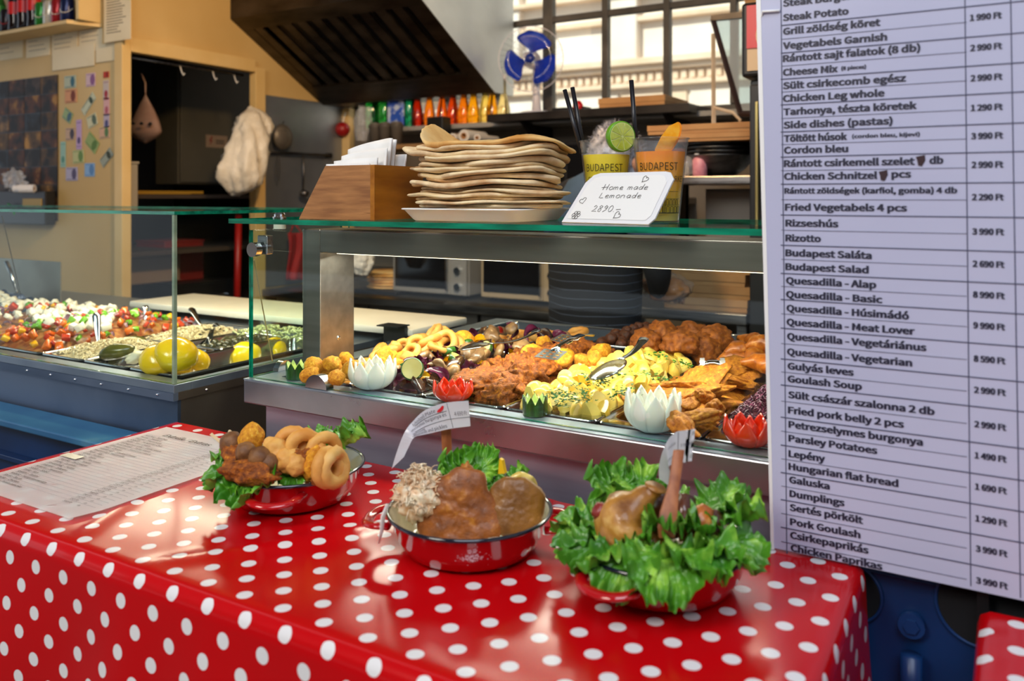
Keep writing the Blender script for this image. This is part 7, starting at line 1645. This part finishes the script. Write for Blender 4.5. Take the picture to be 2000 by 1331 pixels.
# pan 2
def cutlet(W_, H_, th, seed, outline, amp=1.0):
    """upright crumbed cutlet; outline: function angle -> radius factor"""
    bm = new(); n = 64; nr_ = 18; F_, B_ = [], []
    for j in range(nr_+1):
        f = j/nr_; rf_, rb_ = [], []
        for i in range(n):
            a = 2*PI*i/n; R_ = outline(a)*(1+0.05*nz((math.cos(a)*3, math.sin(a)*3, 0), 1, seed)+0.02*nz((math.cos(a)*11, math.sin(a)*11, 0), 1, seed))
            x = W_*R_*f*math.cos(a); z = H_*R_*f*math.sin(a); t = th*math.sqrt(max(0.0, 1-f**5))
            wv = amp*(0.005*nz((x*16, z*22, 0), 1, seed)+0.0016*nz((x*60, z*60, 0), 1, seed+3)+0.0016*nz((x*190, z*190, 0), 1, seed+5))+0.9*x*x/W_*0.25
            if j == 0 and i: rf_.append(rf_[0]); rb_.append(rb_[0]); continue
            rf_.append(bm.verts.new((x, wv-t, z))); rb_.append(bm.verts.new((x, wv+t, z)))
        F_.append(rf_); B_.append(rb_)
    for j in range(nr_):
        for i in range(n):
            k = (i+1) % n
            if j == 0: bm.faces.new((F_[0][0], F_[1][i], F_[1][k])); bm.faces.new((B_[0][0], B_[1][k], B_[1][i]))
            else: bm.faces.new((F_[j][i], F_[j+1][i], F_[j+1][k], F_[j][k])); bm.faces.new((B_[j][k], B_[j+1][k], B_[j+1][i], B_[j][i]))
    for i in range(n): bm.faces.new((F_[nr_][i], B_[nr_][i], B_[nr_][(i+1) % n], F_[nr_][(i+1) % n]))
    bmesh.ops.recalc_face_normals(bm, faces=bm.faces); return mesh_of(bm, 'cutlet', smooth=True)
def ol(pts):
    def f(a):
        a = a % (2*PI); n = len(pts); x = a/(2*PI)*n; k = int(x) % n; t = x-int(x); t = t*t*(3-2*t); return pts[k]*(1-t)+pts[(k+1) % n]*t
    return f
SCH2 = mat('brown_schnitzel', '62300a', '94500e', rough=0.55, scale=55, bump=0.7, bscale=300, bdist=0.001, c3='b87420', lo=0.3, hi=0.6, coat=0.1)
SCH3 = mat('grey_brown_schnitzel', '6a4016', '94601e', rough=0.5, scale=30, bump=0.7, bscale=300, bdist=0.001, c3='a8742e', lo=0.3, hi=0.6, coat=0.15)
c = at(893, 1003, y=0.868)
tag(obj('schnitzel', cutlet(0.060, 0.051, 0.0055, 3, ol([1.05, 0.92, 0.85, 1.12, 1.10, 0.92, 0.98, 0.92, 0.90, 1.02, 0.98, 1.0, 0.90, 0.90, 1.0, 1.0])), SCH2, loc=(c.x, 0.868, c.z), rot=(math.radians(-20), 0, math.radians(18))), 'biggest dark brown schnitzel, standing at the front of the middle pan', 'schnitzel')
tag(obj('schnitzel', cutlet(0.037, 0.037, 0.007, 31, ol([1.0, 1.08, 1.0, 0.95, 1.0, 1.06, 0.96, 1.0, 1.05, 0.95, 1.0, 1.0]), 0.7), SCH3, loc=at(1006, 990, y=0.905), rot=(math.radians(-18), 0.1, 0.45)), 'greyish brown schnitzel leaning behind the biggest one, right side', 'schnitzel')
tag(obj('schnitzel', lump(0.014, 0.010, 0.034, 33, 0.3, 2.2, 4, rough=0.06, rf=8), SCH2, loc=at(912, 960, y=0.90), rot=(-0.2, -0.1, 0.4)), 'curled end of a third schnitzel between the two large ones', 'schnitzel')
for i, (ang, r, z, az, pit, k, s, l) in enumerate(((140, 0.035, 0.050, 150, 62, 2, 1.15, 'bright lettuce leaf standing behind the left side of the big schnitzel'), (110, 0.05, 0.060, 110, 70, 1, 1.0, 'tallest lettuce leaf beside the price flag of the middle pan'), (165, 0.035, 0.055, 175, 50, 3, 0.9, 'small lettuce leaf between the slaw and the big schnitzel'), (60, 0.055, 0.055, 55, 55, 2, 0.8, 'lettuce leaf behind the greyish schnitzel in the middle pan'), (80, 0.045, 0.055, 80, 60, 3, 0.75, 'small curly lettuce leaf right of the flag stick in the middle pan'))):
    leaf(l, PP_(PN2, ang, r, z), az, pit, k, s*0.74)
lumpobj('pineapple_slice', 'pale yellow slice of fruit at the back right of the middle pan', 'fruit', 1018, 950, 1.03, (0.020, 0.007, 0.020), mat('pale_yellow_fruit', 'd8b448', 'ecd480', rough=0.3, scale=40, coat=0.3), 150, (0.3, 0, 0.6), 0.12, 0.04)
tag(obj('lemon_wedge', prism(new(), [(0, 0), (0.010, 0.002), (0.006, 0.018), (0.002, 0.02)], 'y', -0.003, 0.003), mat('lemon_skin', 'e6b81c', rough=0.35), loc=at(975, 925, z=1.045)), 'thin lemon wedge standing behind the lettuce in the middle pan', 'lemon')
SLW = mat('pickled_slaw', 'd8a878', 'efe2c4', rough=0.35, scale=90, coat=0.3, c3='e8d8a8')
tag(obj('pickle_heap', lump(0.034, 0.030, 0.030, 160, 0.35, 2.4, 4, rough=0.12, rf=7), SLW, loc=PP_(PN2, 205, 0.062, 0.060)), 'pale core of the pickled slaw heap in the middle pan', 'slaw')
rnd = random.Random(6); b = new(); cS = PP_(PN2, 205, 0.064, 0.062)
for q in range(260):
    th_, ph_ = rnd.uniform(0, 2*PI), rnd.uniform(-0.3, 1.4); r = rnd.uniform(0.026, 0.037); p = cS+Vector((r*math.cos(th_)*math.cos(ph_), r*math.sin(th_)*math.cos(ph_), r*math.sin(ph_)*1.05))
    d = Vector((rnd.gauss(0, 1), rnd.gauss(0, 1), rnd.gauss(0, 0.5))).normalized()*rnd.uniform(0.008, 0.020); k = Vector((0, 0, -rnd.uniform(0, 0.008)))
    tube(b, [p-d/2+k, p-d/5, p+d/5, p+d/2+k], rnd.uniform(0.0007, 0.0015), 4, flat=0.6)
tag(obj('pickled_slaw', b, SLW, smooth=True, kind='stuff'), 'shreds of pickled cabbage and carrot heaped at the left of the middle pan', 'slaw')
tag(obj('onion_strip', tube(new(), [at(757, 985, y=0.80), at(748, 1010, y=0.795), at(745, 1040, y=0.79), at(740, 1062, y=0.79)], [0.003, 0.0045, 0.0035, 0.0015], 8, flat=0.35), mat('white_onion', 'd8d0c8', rough=0.3, sss=0.2), smooth=True), 'translucent white onion strip hanging over the left rim of the middle pan', 'onion')
# pan 3: roast leg, darker pieces, lettuce all around
RL = mat('roast_leg_skin', '7c4812', 'b87e30', rough=0.42, scale=34, coat=0.2, c3='d8ac60', bump=0.6, bscale=120, bdist=0.001, lo=0.32, hi=0.58)
RD = mat('dark_roast', '3a180c', '6a3416', rough=0.3, scale=30, coat=0.5, c3='a05a22', bump=0.5, bscale=140, bdist=0.001)
q = lambda px, py, y: at(px, py, y=y)
tag(obj('roast_drumstick', limb([q(1232, 1072, 0.905), q(1228, 1035, 0.90), q(1228, 1005, 0.90), q(1252, 978, 0.905), q(1276, 962, 0.91), q(1282, 952, 0.91)], [0.022, 0.040, 0.032, 0.015, 0.0085, 0.0115], 3, 28, 0.22), RL), 'golden roast chicken leg pointing up in the right pan', 'chicken leg')
tag(obj('chicken_piece', limb([q(1245, 1085, 0.90), q(1275, 1062, 0.90), q(1300, 1045, 0.91)], [0.018, 0.024, 0.010], 4, 18, 0.2), RL), 'smaller golden chicken piece lying under the leg in the right pan', 'chicken')
tag(obj('chicken_wing', limb([q(1302, 1050, 0.925), q(1300, 1010, 0.93), q(1290, 968, 0.94)], [0.014, 0.016, 0.009], 6, 16, 0.2), RD), 'dark roast wing behind the wooden fork in the right pan', 'chicken wing')
tag(obj('chicken_wing', limb([q(1345, 1055, 0.93), q(1335, 1010, 0.935), q(1342, 972, 0.95)], [0.010, 0.015, 0.011], 7, 16, 0.25), RD), 'nearly black roast wing tip to the right of the wooden fork', 'chicken wing')
tag(obj('chicken_wing', limb([q(1355, 1050, 0.915), q(1368, 1018, 0.92), q(1382, 992, 0.93)], [0.014, 0.015, 0.008], 8, 16, 0.25), ROAST), 'orange brown crispy wing at the right in the right pan', 'chicken wing')
tag(obj('chicken_wing', limb([q(1378, 1045, 0.93), q(1392, 1020, 0.935), q(1388, 1000, 0.94)], [0.012, 0.013, 0.008], 9, 16, 0.25), RD), 'dark wing joint at the far right beside the lettuce in the right pan', 'chicken wing')
lumpobj('sausage_end', 'red sausage end peeping out at the left of the roast leg', 'sausage', 1172, 1000, 1.035, (0.010, 0.010, 0.010), mat('red_sausage', '7a2420', 'a04038', rough=0.3, scale=30), 170, sub=3)
LL = [(-170, 0.055, 0.048, -168, 14, 0, 1.1, 0, 'wide lettuce leaf at the left rim of the right pan'), (-145, 0.055, 0.048, -142, 6, 0, 1.05, 0, 'lettuce leaf drooping at the lower left of the right pan'), (-118, 0.055, 0.048, -118, 2, 1, 1.2, 0, 'lettuce leaf over the front left rim of the right pan'),
 (-92, 0.055, 0.048, -92, 0, 0, 1.15, 0, 'lettuce leaf hanging over the handle of the right pan'), (-66, 0.05, 0.052, -64, 4, 0, 1.3, 0, 'large lettuce leaf hanging lowest over the front of the right pan'), (-40, 0.055, 0.052, -38, 10, 1, 1.25, 0, 'lettuce leaf over the front right rim of the right pan'),
 (-15, 0.055, 0.052, -14, 18, 0, 1.15, 0, 'lettuce leaf spreading right towards the menu board'), (12, 0.055, 0.055, 12, 30, 2, 1.2, 0, 'lettuce leaf rising at the right end of the right pan'), (40, 0.05, 0.055, 38, 45, 1, 1.1, 0, 'lettuce leaf standing at the back right of the right pan'),
 (165, 0.05, 0.052, 160, 45, 2, 1.15, 0, 'lettuce leaf rising at the back left of the right pan'), (135, 0.05, 0.055, 132, 55, 1, 1.0, 0, 'bright lettuce leaf standing behind the roast leg'), (100, 0.055, 0.050, 98, 50, 3, 0.9, 0, 'small lettuce leaf behind the wooden fork'), (-55, 0.03, 0.062, -58, 28, 2, 1.05, 0, 'lettuce leaf lying in front of the dark wings'), (-100, 0.035, 0.056, -110, 16, 3, 1.0, 0, 'small curly leaf right below the roast leg'), (-28, 0.03, 0.062, -20, 40, 3, 1.0, 0, 'small curly leaf right of the dark wings')]
for ang, r, z, az, pit, k, s, ro, l in LL: leaf(l, PP_(PN3, ang, r*0.95, z+0.010), az, pit, k, s*0.84, ro)

# ================================================================== PAPER FLAGS ON STICKS
FLG = mat('laminated_label', 'd9d9e2', 'e2e2ea', rough=0.25, scale=8, coat=0.3)
def ribbon(T_, B_, Y_):
    Tp = [at(x, y, y=w) for (x, y), w in zip(T_, Y_)]; Bp = [at(x, y, y=w) for (x, y), w in zip(B_, Y_)]
    def cr_(P_, t):
        n = len(P_)-1; t = min(max(t, 0), 1)*n; k = min(int(t), n-1); f = t-k
        p0, p1, p2, p3 = P_[max(k-1, 0)], P_[k], P_[k+1], P_[min(k+2, n)]
        return 0.5*((2*p1)+(p2-p0)*f+(2*p0-5*p1+4*p2-p3)*f*f+(3*p1-p0-3*p2+p3)*f**3)
    return lambda u, v: cr_(Bp, u).lerp(cr_(Tp, u), v)
def label(name, lab, S, prints, par_loc, stick, bars=()):
    t = thing(name, lab, 'price flag', par_loc)
    bm = new(); grid(bm, 30, 8, lambda u, v: S(u, v)); bmesh.ops.solidify(bm, geom=bm.faces[:], thickness=0.0006); bmesh.ops.recalc_face_normals(bm, faces=bm.faces)
    obj('label', bm, FLG, t, world=True, smooth=False)
    for s, u0, u1, v0, h in prints:
        tb_m = text_bm(s, 1.0, bold=0.02); xs_ = [v.co.x for v in tb_m.verts]; w = max(xs_)
        bmesh.ops.triangulate(tb_m, faces=tb_m.faces)
        for v in tb_m.verts:
            u = u0+(u1-u0)*v.co.x/w; vv = v0+h*v.co.y; p = S(u, vv); v.co = p+(EYE-p).normalized()*0.0012
        obj('print', tb_m, MINK, t, world=True)
    for (u0, v0), (u1, v1) in bars:
        P_ = [S(u0+(u1-u0)*i/10, v0+(v1-v0)*i/10) for i in range(11)]; b = new(); tube(b, [p+(EYE-p).normalized()*0.001 for p in P_], 0.0003, 4); obj('ruled_line', b, MINK, t, world=True)
    obj('stick', stick, mat('ice_stick_wood', '8a4a26', 'a86438', rough=0.5, scale=20, stretch=(6, 6, 1)), t, world=True, ang=40)
    return t
S2 = ribbon([(915, 783), (866, 788), (828, 803), (805, 825), (790, 845), (776, 880), (765, 916)], [(919, 833), (880, 838), (845, 846), (822, 851), (808, 856), (797, 876), (789, 893)], [0.935, 0.935, 0.930, 0.920, 0.910, 0.905, 0.900])
def flat_stick(path, hw, th=0.0012):
    R_ = Vector((CO, SI, 0)); Fv = Vector((-SI, CO, 0)); bm = new(); P_ = [Vector(p) for p in path]; rows_ = []
    for p, w in zip(P_, hw): rows_.append([bm.verts.new(p+R_*a*w+Fv*b_*th) for a, b_ in ((-1, -0.6), (-0.8, -1), (0.8, -1), (1, -0.6), (1, 0.6), (0.8, 1), (-0.8, 1), (-1, 0.6))])
    for i in range(len(rows_)-1):
        for k in range(8): bm.faces.new((rows_[i][k], rows_[i][(k+1) % 8], rows_[i+1][(k+1) % 8], rows_[i+1][k]))
    bm.faces.new(rows_[0]); bm.faces.new(rows_[-1][::-1]); bmesh.ops.recalc_face_normals(bm, faces=bm.faces); return bm
st = flat_stick([at(871, 836, y=0.945), at(874, 900, y=0.95), at(876, 985, y=0.94)], [0.0068]*3)
def flag_text(rows_): return rows_
l2 = label('price_flag', 'curled laminated price flag on a wooden stick in the middle pan', S2, [], PP_(PN2, 90, 0.03, 0.05), st, bars=[((0.145, 0.02), (0.145, 0.98)), ((0.0, 0.36), (0.55, 0.36)), ((0.16, 0.68), (0.5, 0.68))])
def rtext(par, S, s, uL, uR, v0, h, m=None):
    """lettering on a ribbon; u runs right to left on it"""
    t_ = text_bm(s, 1.0, bold=0.0); w = max(v.co.x for v in t_.verts); bmesh.ops.triangulate(t_, faces=t_.faces)
    for k in range(1): pass
    for v in t_.verts:
        u = uL+(uR-uL)*v.co.x/w; p = S(u, v0+h*v.co.y); v.co = p+(EYE-p).normalized()*0.0014
    obj('print', t_, m or MINK, par, world=True)
rtext(l2, S2, 'Schnitzel Plate', 0.52, 0.245, 0.74, 0.15); rtext(l2, S2, 'petrezselymes burgonya és', 0.60, 0.17, 0.50, 0.14); rtext(l2, S2, 'savanyúság', 0.62, 0.40, 0.22, 0.12); rtext(l2, S2, 'parsley potatoes and pickles', 0.66, 0.19, 0.07, 0.14)
rtext(l2, S2, '4 690 Ft', 0.115, 0.03, 0.45, 0.16)
b = new(); vs = [b.verts.new(S2(u, v)+(EYE-S2(u, v)).normalized()*0.0016) for u, v in ((0.235, 0.72), (0.225, 0.80), (0.205, 0.84), (0.18, 0.92), (0.17, 0.88), (0.18, 0.78), (0.205, 0.70))]; b.faces.new(vs); obj('red_pepper_print', b, mat('print_red', 'c81420', rough=0.5), l2, world=True)
S3 = ribbon([(1358, 838), (1338, 841), (1318, 846), (1300, 868), (1288, 905), (1287, 935)], [(1351, 901), (1334, 904), (1318, 908), (1306, 913), (1318, 940), (1331, 968)], [0.955, 0.955, 0.955, 0.95, 0.965, 0.975])
st = flat_stick([at(1326, 880, y=0.93), at(1316, 950, y=0.905), at(1306, 1000, y=0.885), at(1303, 1030, y=0.875), at(1302, 1050, y=0.875)], [0.0062, 0.0062, 0.0095, 0.0105, 0.0085], 0.002)
l3 = label('price_flag', 'small laminated price flag on a wooden fork in the right pan', S3, [], PP_(PN3, 80, 0.02, 0.05), st, bars=[((0.33, 0.03), (0.33, 0.97))])
rtext(l3, S3, '5 990 Ft', 0.27, 0.05, 0.50, 0.10); rtext(l3, S3, 'csülök', 0.55, 0.38, 0.62, 0.10); rtext(l3, S3, 'roast duck', 0.62, 0.37, 0.20, 0.10)

# ================================================================== EXTRAS LIST LYING ON THE CLOTH
PX0, PX1, PY0, PY1 = -1.402, -1.108, 0.688, 1.058
ex_ = thing('extras_list', 'white laminated list of extras lying at the left end of the polka dot cloth', 'menu', ((PX0+PX1)/2, (PY0+PY1)/2, ZT+0.004))
ZE = ZT+0.0042
b = new()
def es(u, v):
    x = PX0+(PX1-PX0)*u; y = PY0+(PY1-PY0)*v
    if v < 0.12 and u > 0.85: x -= 0.6*(u-0.85)*(0.12-v)
    return Vector((x, y, ZE+0.0004*nz((x*9, y*9, 0), 1, 2)))
grid(b, 24, 30, es); bmesh.ops.solidify(b, geom=b.faces[:], thickness=-0.0006); bmesh.ops.recalc_face_normals(b, faces=b.faces); obj('sheet', b, mat('laminated_white_paper', 'efeeee', 'f4f3f2', rough=0.4, scale=3), ex_, world=True, smooth=False)
def etext(s, x, y, h, width=None, shear=0.0, bold=0.0, nm='list_line'):
    t_ = text_bm(s, h, bold=bold, shear=shear, width=width); t_.transform(Matrix.Translation((x, y, ZE+0.0013))); obj(nm, t_, INK, ex_, world=True)
etext('Extrák / Extras', PX0+0.049, PY1-0.047, 0.0115, 0.128, 0.35, 0.012, 'heading')
EL = ['Ketchup – Ketchup', 'Mustár – Mustard', 'Majonéz – Mayonnaise', 'Csípős – Hungarian Chili', 'Tejföl – Sour cream', 'Fokhagymás szósz – Garlic sauce', 'Tartármártás – Tartar sauce', 'Édes-savanyú – Sweet sour sauce', 'Sajt – Cheese', 'Füstölt sajt – Smoked cheese', 'Mozzarella – Mozzarella', 'Tojás – Egg', 'Gomba – Mushroom', 'Hagyma – Onion', 'Lilahagyma – Red onion', 'Paradicsom – Tomato', 'Paprika – Bell pepper', 'Uborka – Cucumber', 'Savanyúság – Pickles', 'Jalapeno – Jalapeno', 'Kukorica – Sweetcorn', 'Saláta – Salad', 'Sonka – Ham', 'Szalámi – Salami', 'Kolbász – Hungarian sausage', 'Bacon – Bacon', 'Csirke – Chicken', 'Tócsni – Potato pancake']
rnd = random.Random(4)
for i, s in enumerate(EL):
    y = PY1-0.062-i*0.0102; etext(s, PX0+0.020, y, 0.0052, 0.0036*len(s), bold=0.01); etext('%d Ft' % rnd.choice([250, 350, 390, 490, 690]), PX0+0.212, y, 0.0048, 0.020, nm='list_price'); etext('db', PX0+0.248, y, 0.0035, 0.006, nm='list_price')
b = new()
for i in range(28): box(b, PX0+0.018, PX1-0.014, PY1-0.0535-i*0.0102, PY1-0.0532-i*0.0102, ZE+0.0011, ZE+0.0013)
obj('ruled_lines', b, mat('faint_rule', '9a9aa0', rough=0.6), ex_, world=True, kind='stuff')
b = new(); box(b, PX0+0.0, PX0+0.045, 0.845, 0.862, ZE+0.0013, ZE+0.0016); obj('tape', b, mat('clear_tape', 'c9c2ae', rough=0.2), ex_, world=True)

# ================================================================== COOK BEHIND THE COUNTER
fx, fy = 0.35, 0.937; rx, ry = fy, -fx
BP = Vector((-1.165, 2.47, 0))
def B(r, f, z): return BP+Vector((rx*r+fx*f, ry*r+fy*f, z))
def skin(verts, edges, radii, root=0, levels=2):
    me = bpy.data.meshes.new('skin'); me.from_pydata(verts, edges, []); ob = bpy.data.objects.new('skin', me); COL.objects.link(ob)
    sk = ob.modifiers.new('skin', 'SKIN'); sk.use_smooth_shade = True
    for i, r in enumerate(radii): me.skin_vertices[0].data[i].radius = r if isinstance(r, tuple) else (r, r); me.skin_vertices[0].data[i].use_root = (i == root)
    sb = ob.modifiers.new('sub', 'SUBSURF'); sb.levels = levels
    dg = bpy.context.evaluated_depsgraph_get(); out = bpy.data.meshes.new_from_object(ob.evaluated_get(dg)); bpy.data.objects.remove(ob)
    bm = new(); bm.from_mesh(out); bpy.data.meshes.remove(out); return bm
ps = thing('person', 'cook in a dark striped apron seen from behind, holding a bag of bread', 'person', BP)
V = [B(0, 0, 0.96), B(0, 0.01, 1.14), B(0, 0.03, 1.32), B(0, 0.05, 1.40), B(0, 0.085, 1.45),
     B(0.17, 0.04, 1.40), B(0.235, 0.06, 1.17), B(0.13, 0.18, 1.09), B(0.115, 0.20, 1.085),
     B(-0.17, 0.04, 1.40), B(-0.235, 0.08, 1.17), B(-0.10, 0.27, 1.10), B(-0.07, 0.31, 1.095),
     B(0.09, 0, 0.86), B(0.10, 0.02, 0.48), B(0.10, 0, 0.09), B(0.10, 0.14, 0.04), B(-0.09, 0, 0.86), B(-0.10, 0.02, 0.48), B(-0.10, 0, 0.09), B(-0.10, 0.14, 0.04)]
E = [(0, 1), (1, 2), (2, 3), (3, 4), (3, 5), (5, 6), (6, 7), (7, 8), (3, 9), (9, 10), (10, 11), (11, 12), (0, 13), (13, 14), (14, 15), (15, 16), (0, 17), (17, 18), (18, 19), (19, 20)]
Rr = [(0.15, 0.12), (0.145, 0.11), (0.16, 0.115), (0.11, 0.09), 0.05, 0.062, 0.046, 0.032, 0.026, 0.062, 0.046, 0.032, 0.026, 0.085, 0.058, 0.042, 0.035, 0.085, 0.058, 0.042, 0.035]
body = skin(V, E, Rr); SKIN = mat('skin_tone', 'b07a5a', 'c08a68', rough=0.5, scale=12, sss=0.1)
obj('body', body, mat('dark_work_clothes', '0e0f14', '16181e', rough=0.8, scale=6), ps, world=True, smooth=True)
sh_ = new()
for v_ in ((B(0.17, 0.04, 1.41), B(0.225, 0.055, 1.22)), (B(-0.17, 0.04, 1.41), B(-0.225, 0.075, 1.22))):
    tube(sh_, [v_[0]+Vector((0, 0, 0.035)), v_[0], v_[0].lerp(v_[1], 0.5), v_[1]], [0.045, 0.075, 0.066, 0.060], 20)
tube(sh_, [B(0, 0.03, 1.28), B(0, 0.035, 1.36), B(0, 0.045, 1.43), B(0, 0.06, 1.475)], [0.168, 0.172, 0.130, 0.060], 28, flat=0.78)
obj('shirt', sh_, mat('steel_blue_shirt', '2c4258', '38526c', rough=0.8, scale=10), ps, world=True, smooth=True)
def stripes():
    m = bpy.data.materials.new('striped_apron_cloth'); m.use_nodes = True; N = m.node_tree.nodes; L = m.node_tree.links; b_ = N['Principled BSDF']; b_.inputs['Roughness'].default_value = 0.85
    tc = N.new('ShaderNodeTexCoord'); sp2 = N.new('ShaderNodeSeparateXYZ'); L.new(tc.outputs['Object'], sp2.inputs[0]); no = N.new('ShaderNodeTexNoise'); no.inputs['Scale'].default_value = 5; L.new(tc.outputs['Object'], no.inputs[0])
    ma = N.new('ShaderNodeMath'); ma.operation = 'MULTIPLY_ADD'; ma.inputs[1].default_value = 0.02; L.new(no.outputs[0], ma.inputs[0]); L.new(sp2.outputs[2], ma.inputs[2])
    dv = N.new('ShaderNodeMath'); dv.operation = 'DIVIDE'; dv.inputs[1].default_value = 0.026; L.new(ma.outputs[0], dv.inputs[0]); fr_ = N.new('ShaderNodeMath'); fr_.operation = 'FRACT'; L.new(dv.outputs[0], fr_.inputs[0])
    lt = N.new('ShaderNodeMath'); lt.operation = 'LESS_THAN'; lt.inputs[1].default_value = 0.10; L.new(fr_.outputs[0], lt.inputs[0])
    mx = N.new('ShaderNodeMix'); mx.data_type = 'RGBA'; mx.inputs[6].default_value = srgb('070a12'); mx.inputs[7].default_value = srgb('3c4452'); L.new(lt.outputs[0], mx.inputs[0]); L.new(mx.outputs[2], b_.inputs['Base Color']); return m
ap = new()
def apf(u, v):
    a = u*2*PI; z = 0.62+0.66*v; w = 0.178-0.018*math.sin(v*PI)+0.012*(1-v); d = 0.135
    return B(w*math.cos(a)*(1+0.02*math.sin(a*5+v*4)), 0.02+d*math.sin(a)*(1+0.02*math.sin(a*7)), z)
grid(ap, 49, 20, apf); bmesh.ops.remove_doubles(ap, verts=ap.verts, dist=1e-5); obj('apron', ap, stripes(), ps, world=True, smooth=True)
hd_ = lump(0.078, 0.095, 0.112, 3, 0.04, 1.2, 4); hm = B(0.0, 0.13, 1.515)
he_ = obj('head', hd_, SKIN, ps, loc=hm-BP, rot=(0.15, 0, -math.atan2(fx, fy)))
HAIR = mat('grey_hair', '5a5a60', 'c4c4cc', rough=0.6, scale=40)
b = new(); bmesh.ops.create_icosphere(b, subdivisions=4, radius=1)
for v in b.verts:
    k = 1+0.10*nz(v.co*4, 1, 3)+0.08*nz(v.co*14, 1, 5); v.co = Vector((v.co.x*0.084*k, (v.co.y*0.098-0.012)*k, v.co.z*0.108*k+0.018))
bmesh.ops.delete(b, geom=[v for v in b.verts if v.co.y > 0.055 and v.co.z < 0.06], context='VERTS')
obj('hair', b, HAIR, he_, smooth=True)
b = new(); rnd = random.Random(9)
for q_ in range(420):
    a, e = rnd.uniform(0, 2*PI), rnd.uniform(0.1, 1.5); n = Vector((math.cos(a)*math.cos(e), math.sin(a)*math.cos(e), math.sin(e))); p = Vector((n.x*0.082, n.y*0.094-0.01, n.z*0.106+0.018))
    if n.y > 0.6 and n.z < 0.5: continue
    d = (n+Vector((rnd.gauss(0, 0.4), rnd.gauss(0, 0.4), rnd.gauss(0, 0.3)))).normalized()*rnd.uniform(0.012, 0.026); tube(b, [p, p+d*0.5, p+d], [0.0012, 0.001, 0.0004], 3)
obj('hair_strands', b, HAIR, he_, kind='stuff')
for s_ in (-1, 1):
    obj('ear', lump(0.010, 0.020, 0.030, 2, 0.1, 1.5, 2), SKIN, he_, loc=(0.078*s_, 0.0, -0.01))
    obj('eye', lump(0.012, 0.008, 0.009, 2, 0, 1, 2), WHITE, he_, loc=(0.030*s_, 0.086, 0.0))
obj('nose', lump(0.012, 0.018, 0.020, 4, 0.05, 1, 2), SKIN, he_, loc=(0, 0.098, -0.020)); obj('mouth', lump(0.024, 0.006, 0.006, 4, 0.05, 1, 2), mat('lips', '8a4a40', rough=0.4), he_, loc=(0, 0.090, -0.056))
def hand_mesh(wrist, fwd, up, side):
    """palm, four curled fingers and a side thumb grown as one skin"""
    fwd, up, side = Vector(fwd).normalized(), Vector(up).normalized(), Vector(side).normalized()
    V_ = [wrist, wrist+fwd*0.035, wrist+fwd*0.070]; E_ = [(0, 1), (1, 2)]; R_ = [(0.024, 0.018), (0.036, 0.014), (0.036, 0.012)]
    for k, (o_, l_) in enumerate(((-0.030, 0.026), (-0.010, 0.031), (0.011, 0.029), (0.030, 0.022))):
        p0 = wrist+fwd*0.078+side*o_; i0 = len(V_); V_ += [p0, p0+fwd*l_-up*0.006, p0+fwd*l_*1.5-up*0.022, p0+fwd*l_*1.4-up*0.042]; E_ += [(2, i0), (i0, i0+1), (i0+1, i0+2), (i0+2, i0+3)]; R_ += [0.0095, 0.009, 0.0085, 0.0075]
    i0 = len(V_); p0 = wrist+fwd*0.030-side*0.036; V_ += [p0, p0+fwd*0.024-side*0.020-up*0.010, p0+fwd*0.048-side*0.016-up*0.024]; E_ += [(1, i0), (i0, i0+1), (i0+1, i0+2)]; R_ += [0.012, 0.0105, 0.009]
    return skin(V_, E_, R_, 0, 2)
GLV = SKIN
obj('hand', hand_mesh(B(0.115, 0.20, 1.085), (fx-0.2*rx, fy-0.2*ry, -0.05), (0, 0, 1), (rx, ry, 0)), GLV, ps, world=True, smooth=True)
obj('hand', hand_mesh(B(-0.07, 0.31, 1.095), (fx+0.3*rx, fy+0.3*ry, -0.05), (0, 0, 1), (-rx, -ry, 0)), GLV, ps, world=True, smooth=True)
bgp = at(1302, 566, y=2.60)
tag(obj('bread_loaf', lump(0.075, 0.05, 0.040, 7, 0.2, 1.5, 4), mat('brown_loaf', '9a5a26', 'b87a40', rough=0.6, scale=10), loc=bgp), 'brown loaf held by the cook at the steel bench', 'bread')
tag(obj('loaf_bag', lump(0.080, 0.054, 0.047, 9, 0.25, 2.4, 4), glass_mat('thin_clear_bag', (0.97, 0.97, 0.98), 0.15, 1.4, haze=0.06, gain=0.5), loc=bgp+Vector((0, 0, 0.008))), 'clear plastic bag around the loaf held by the cook', 'bag')
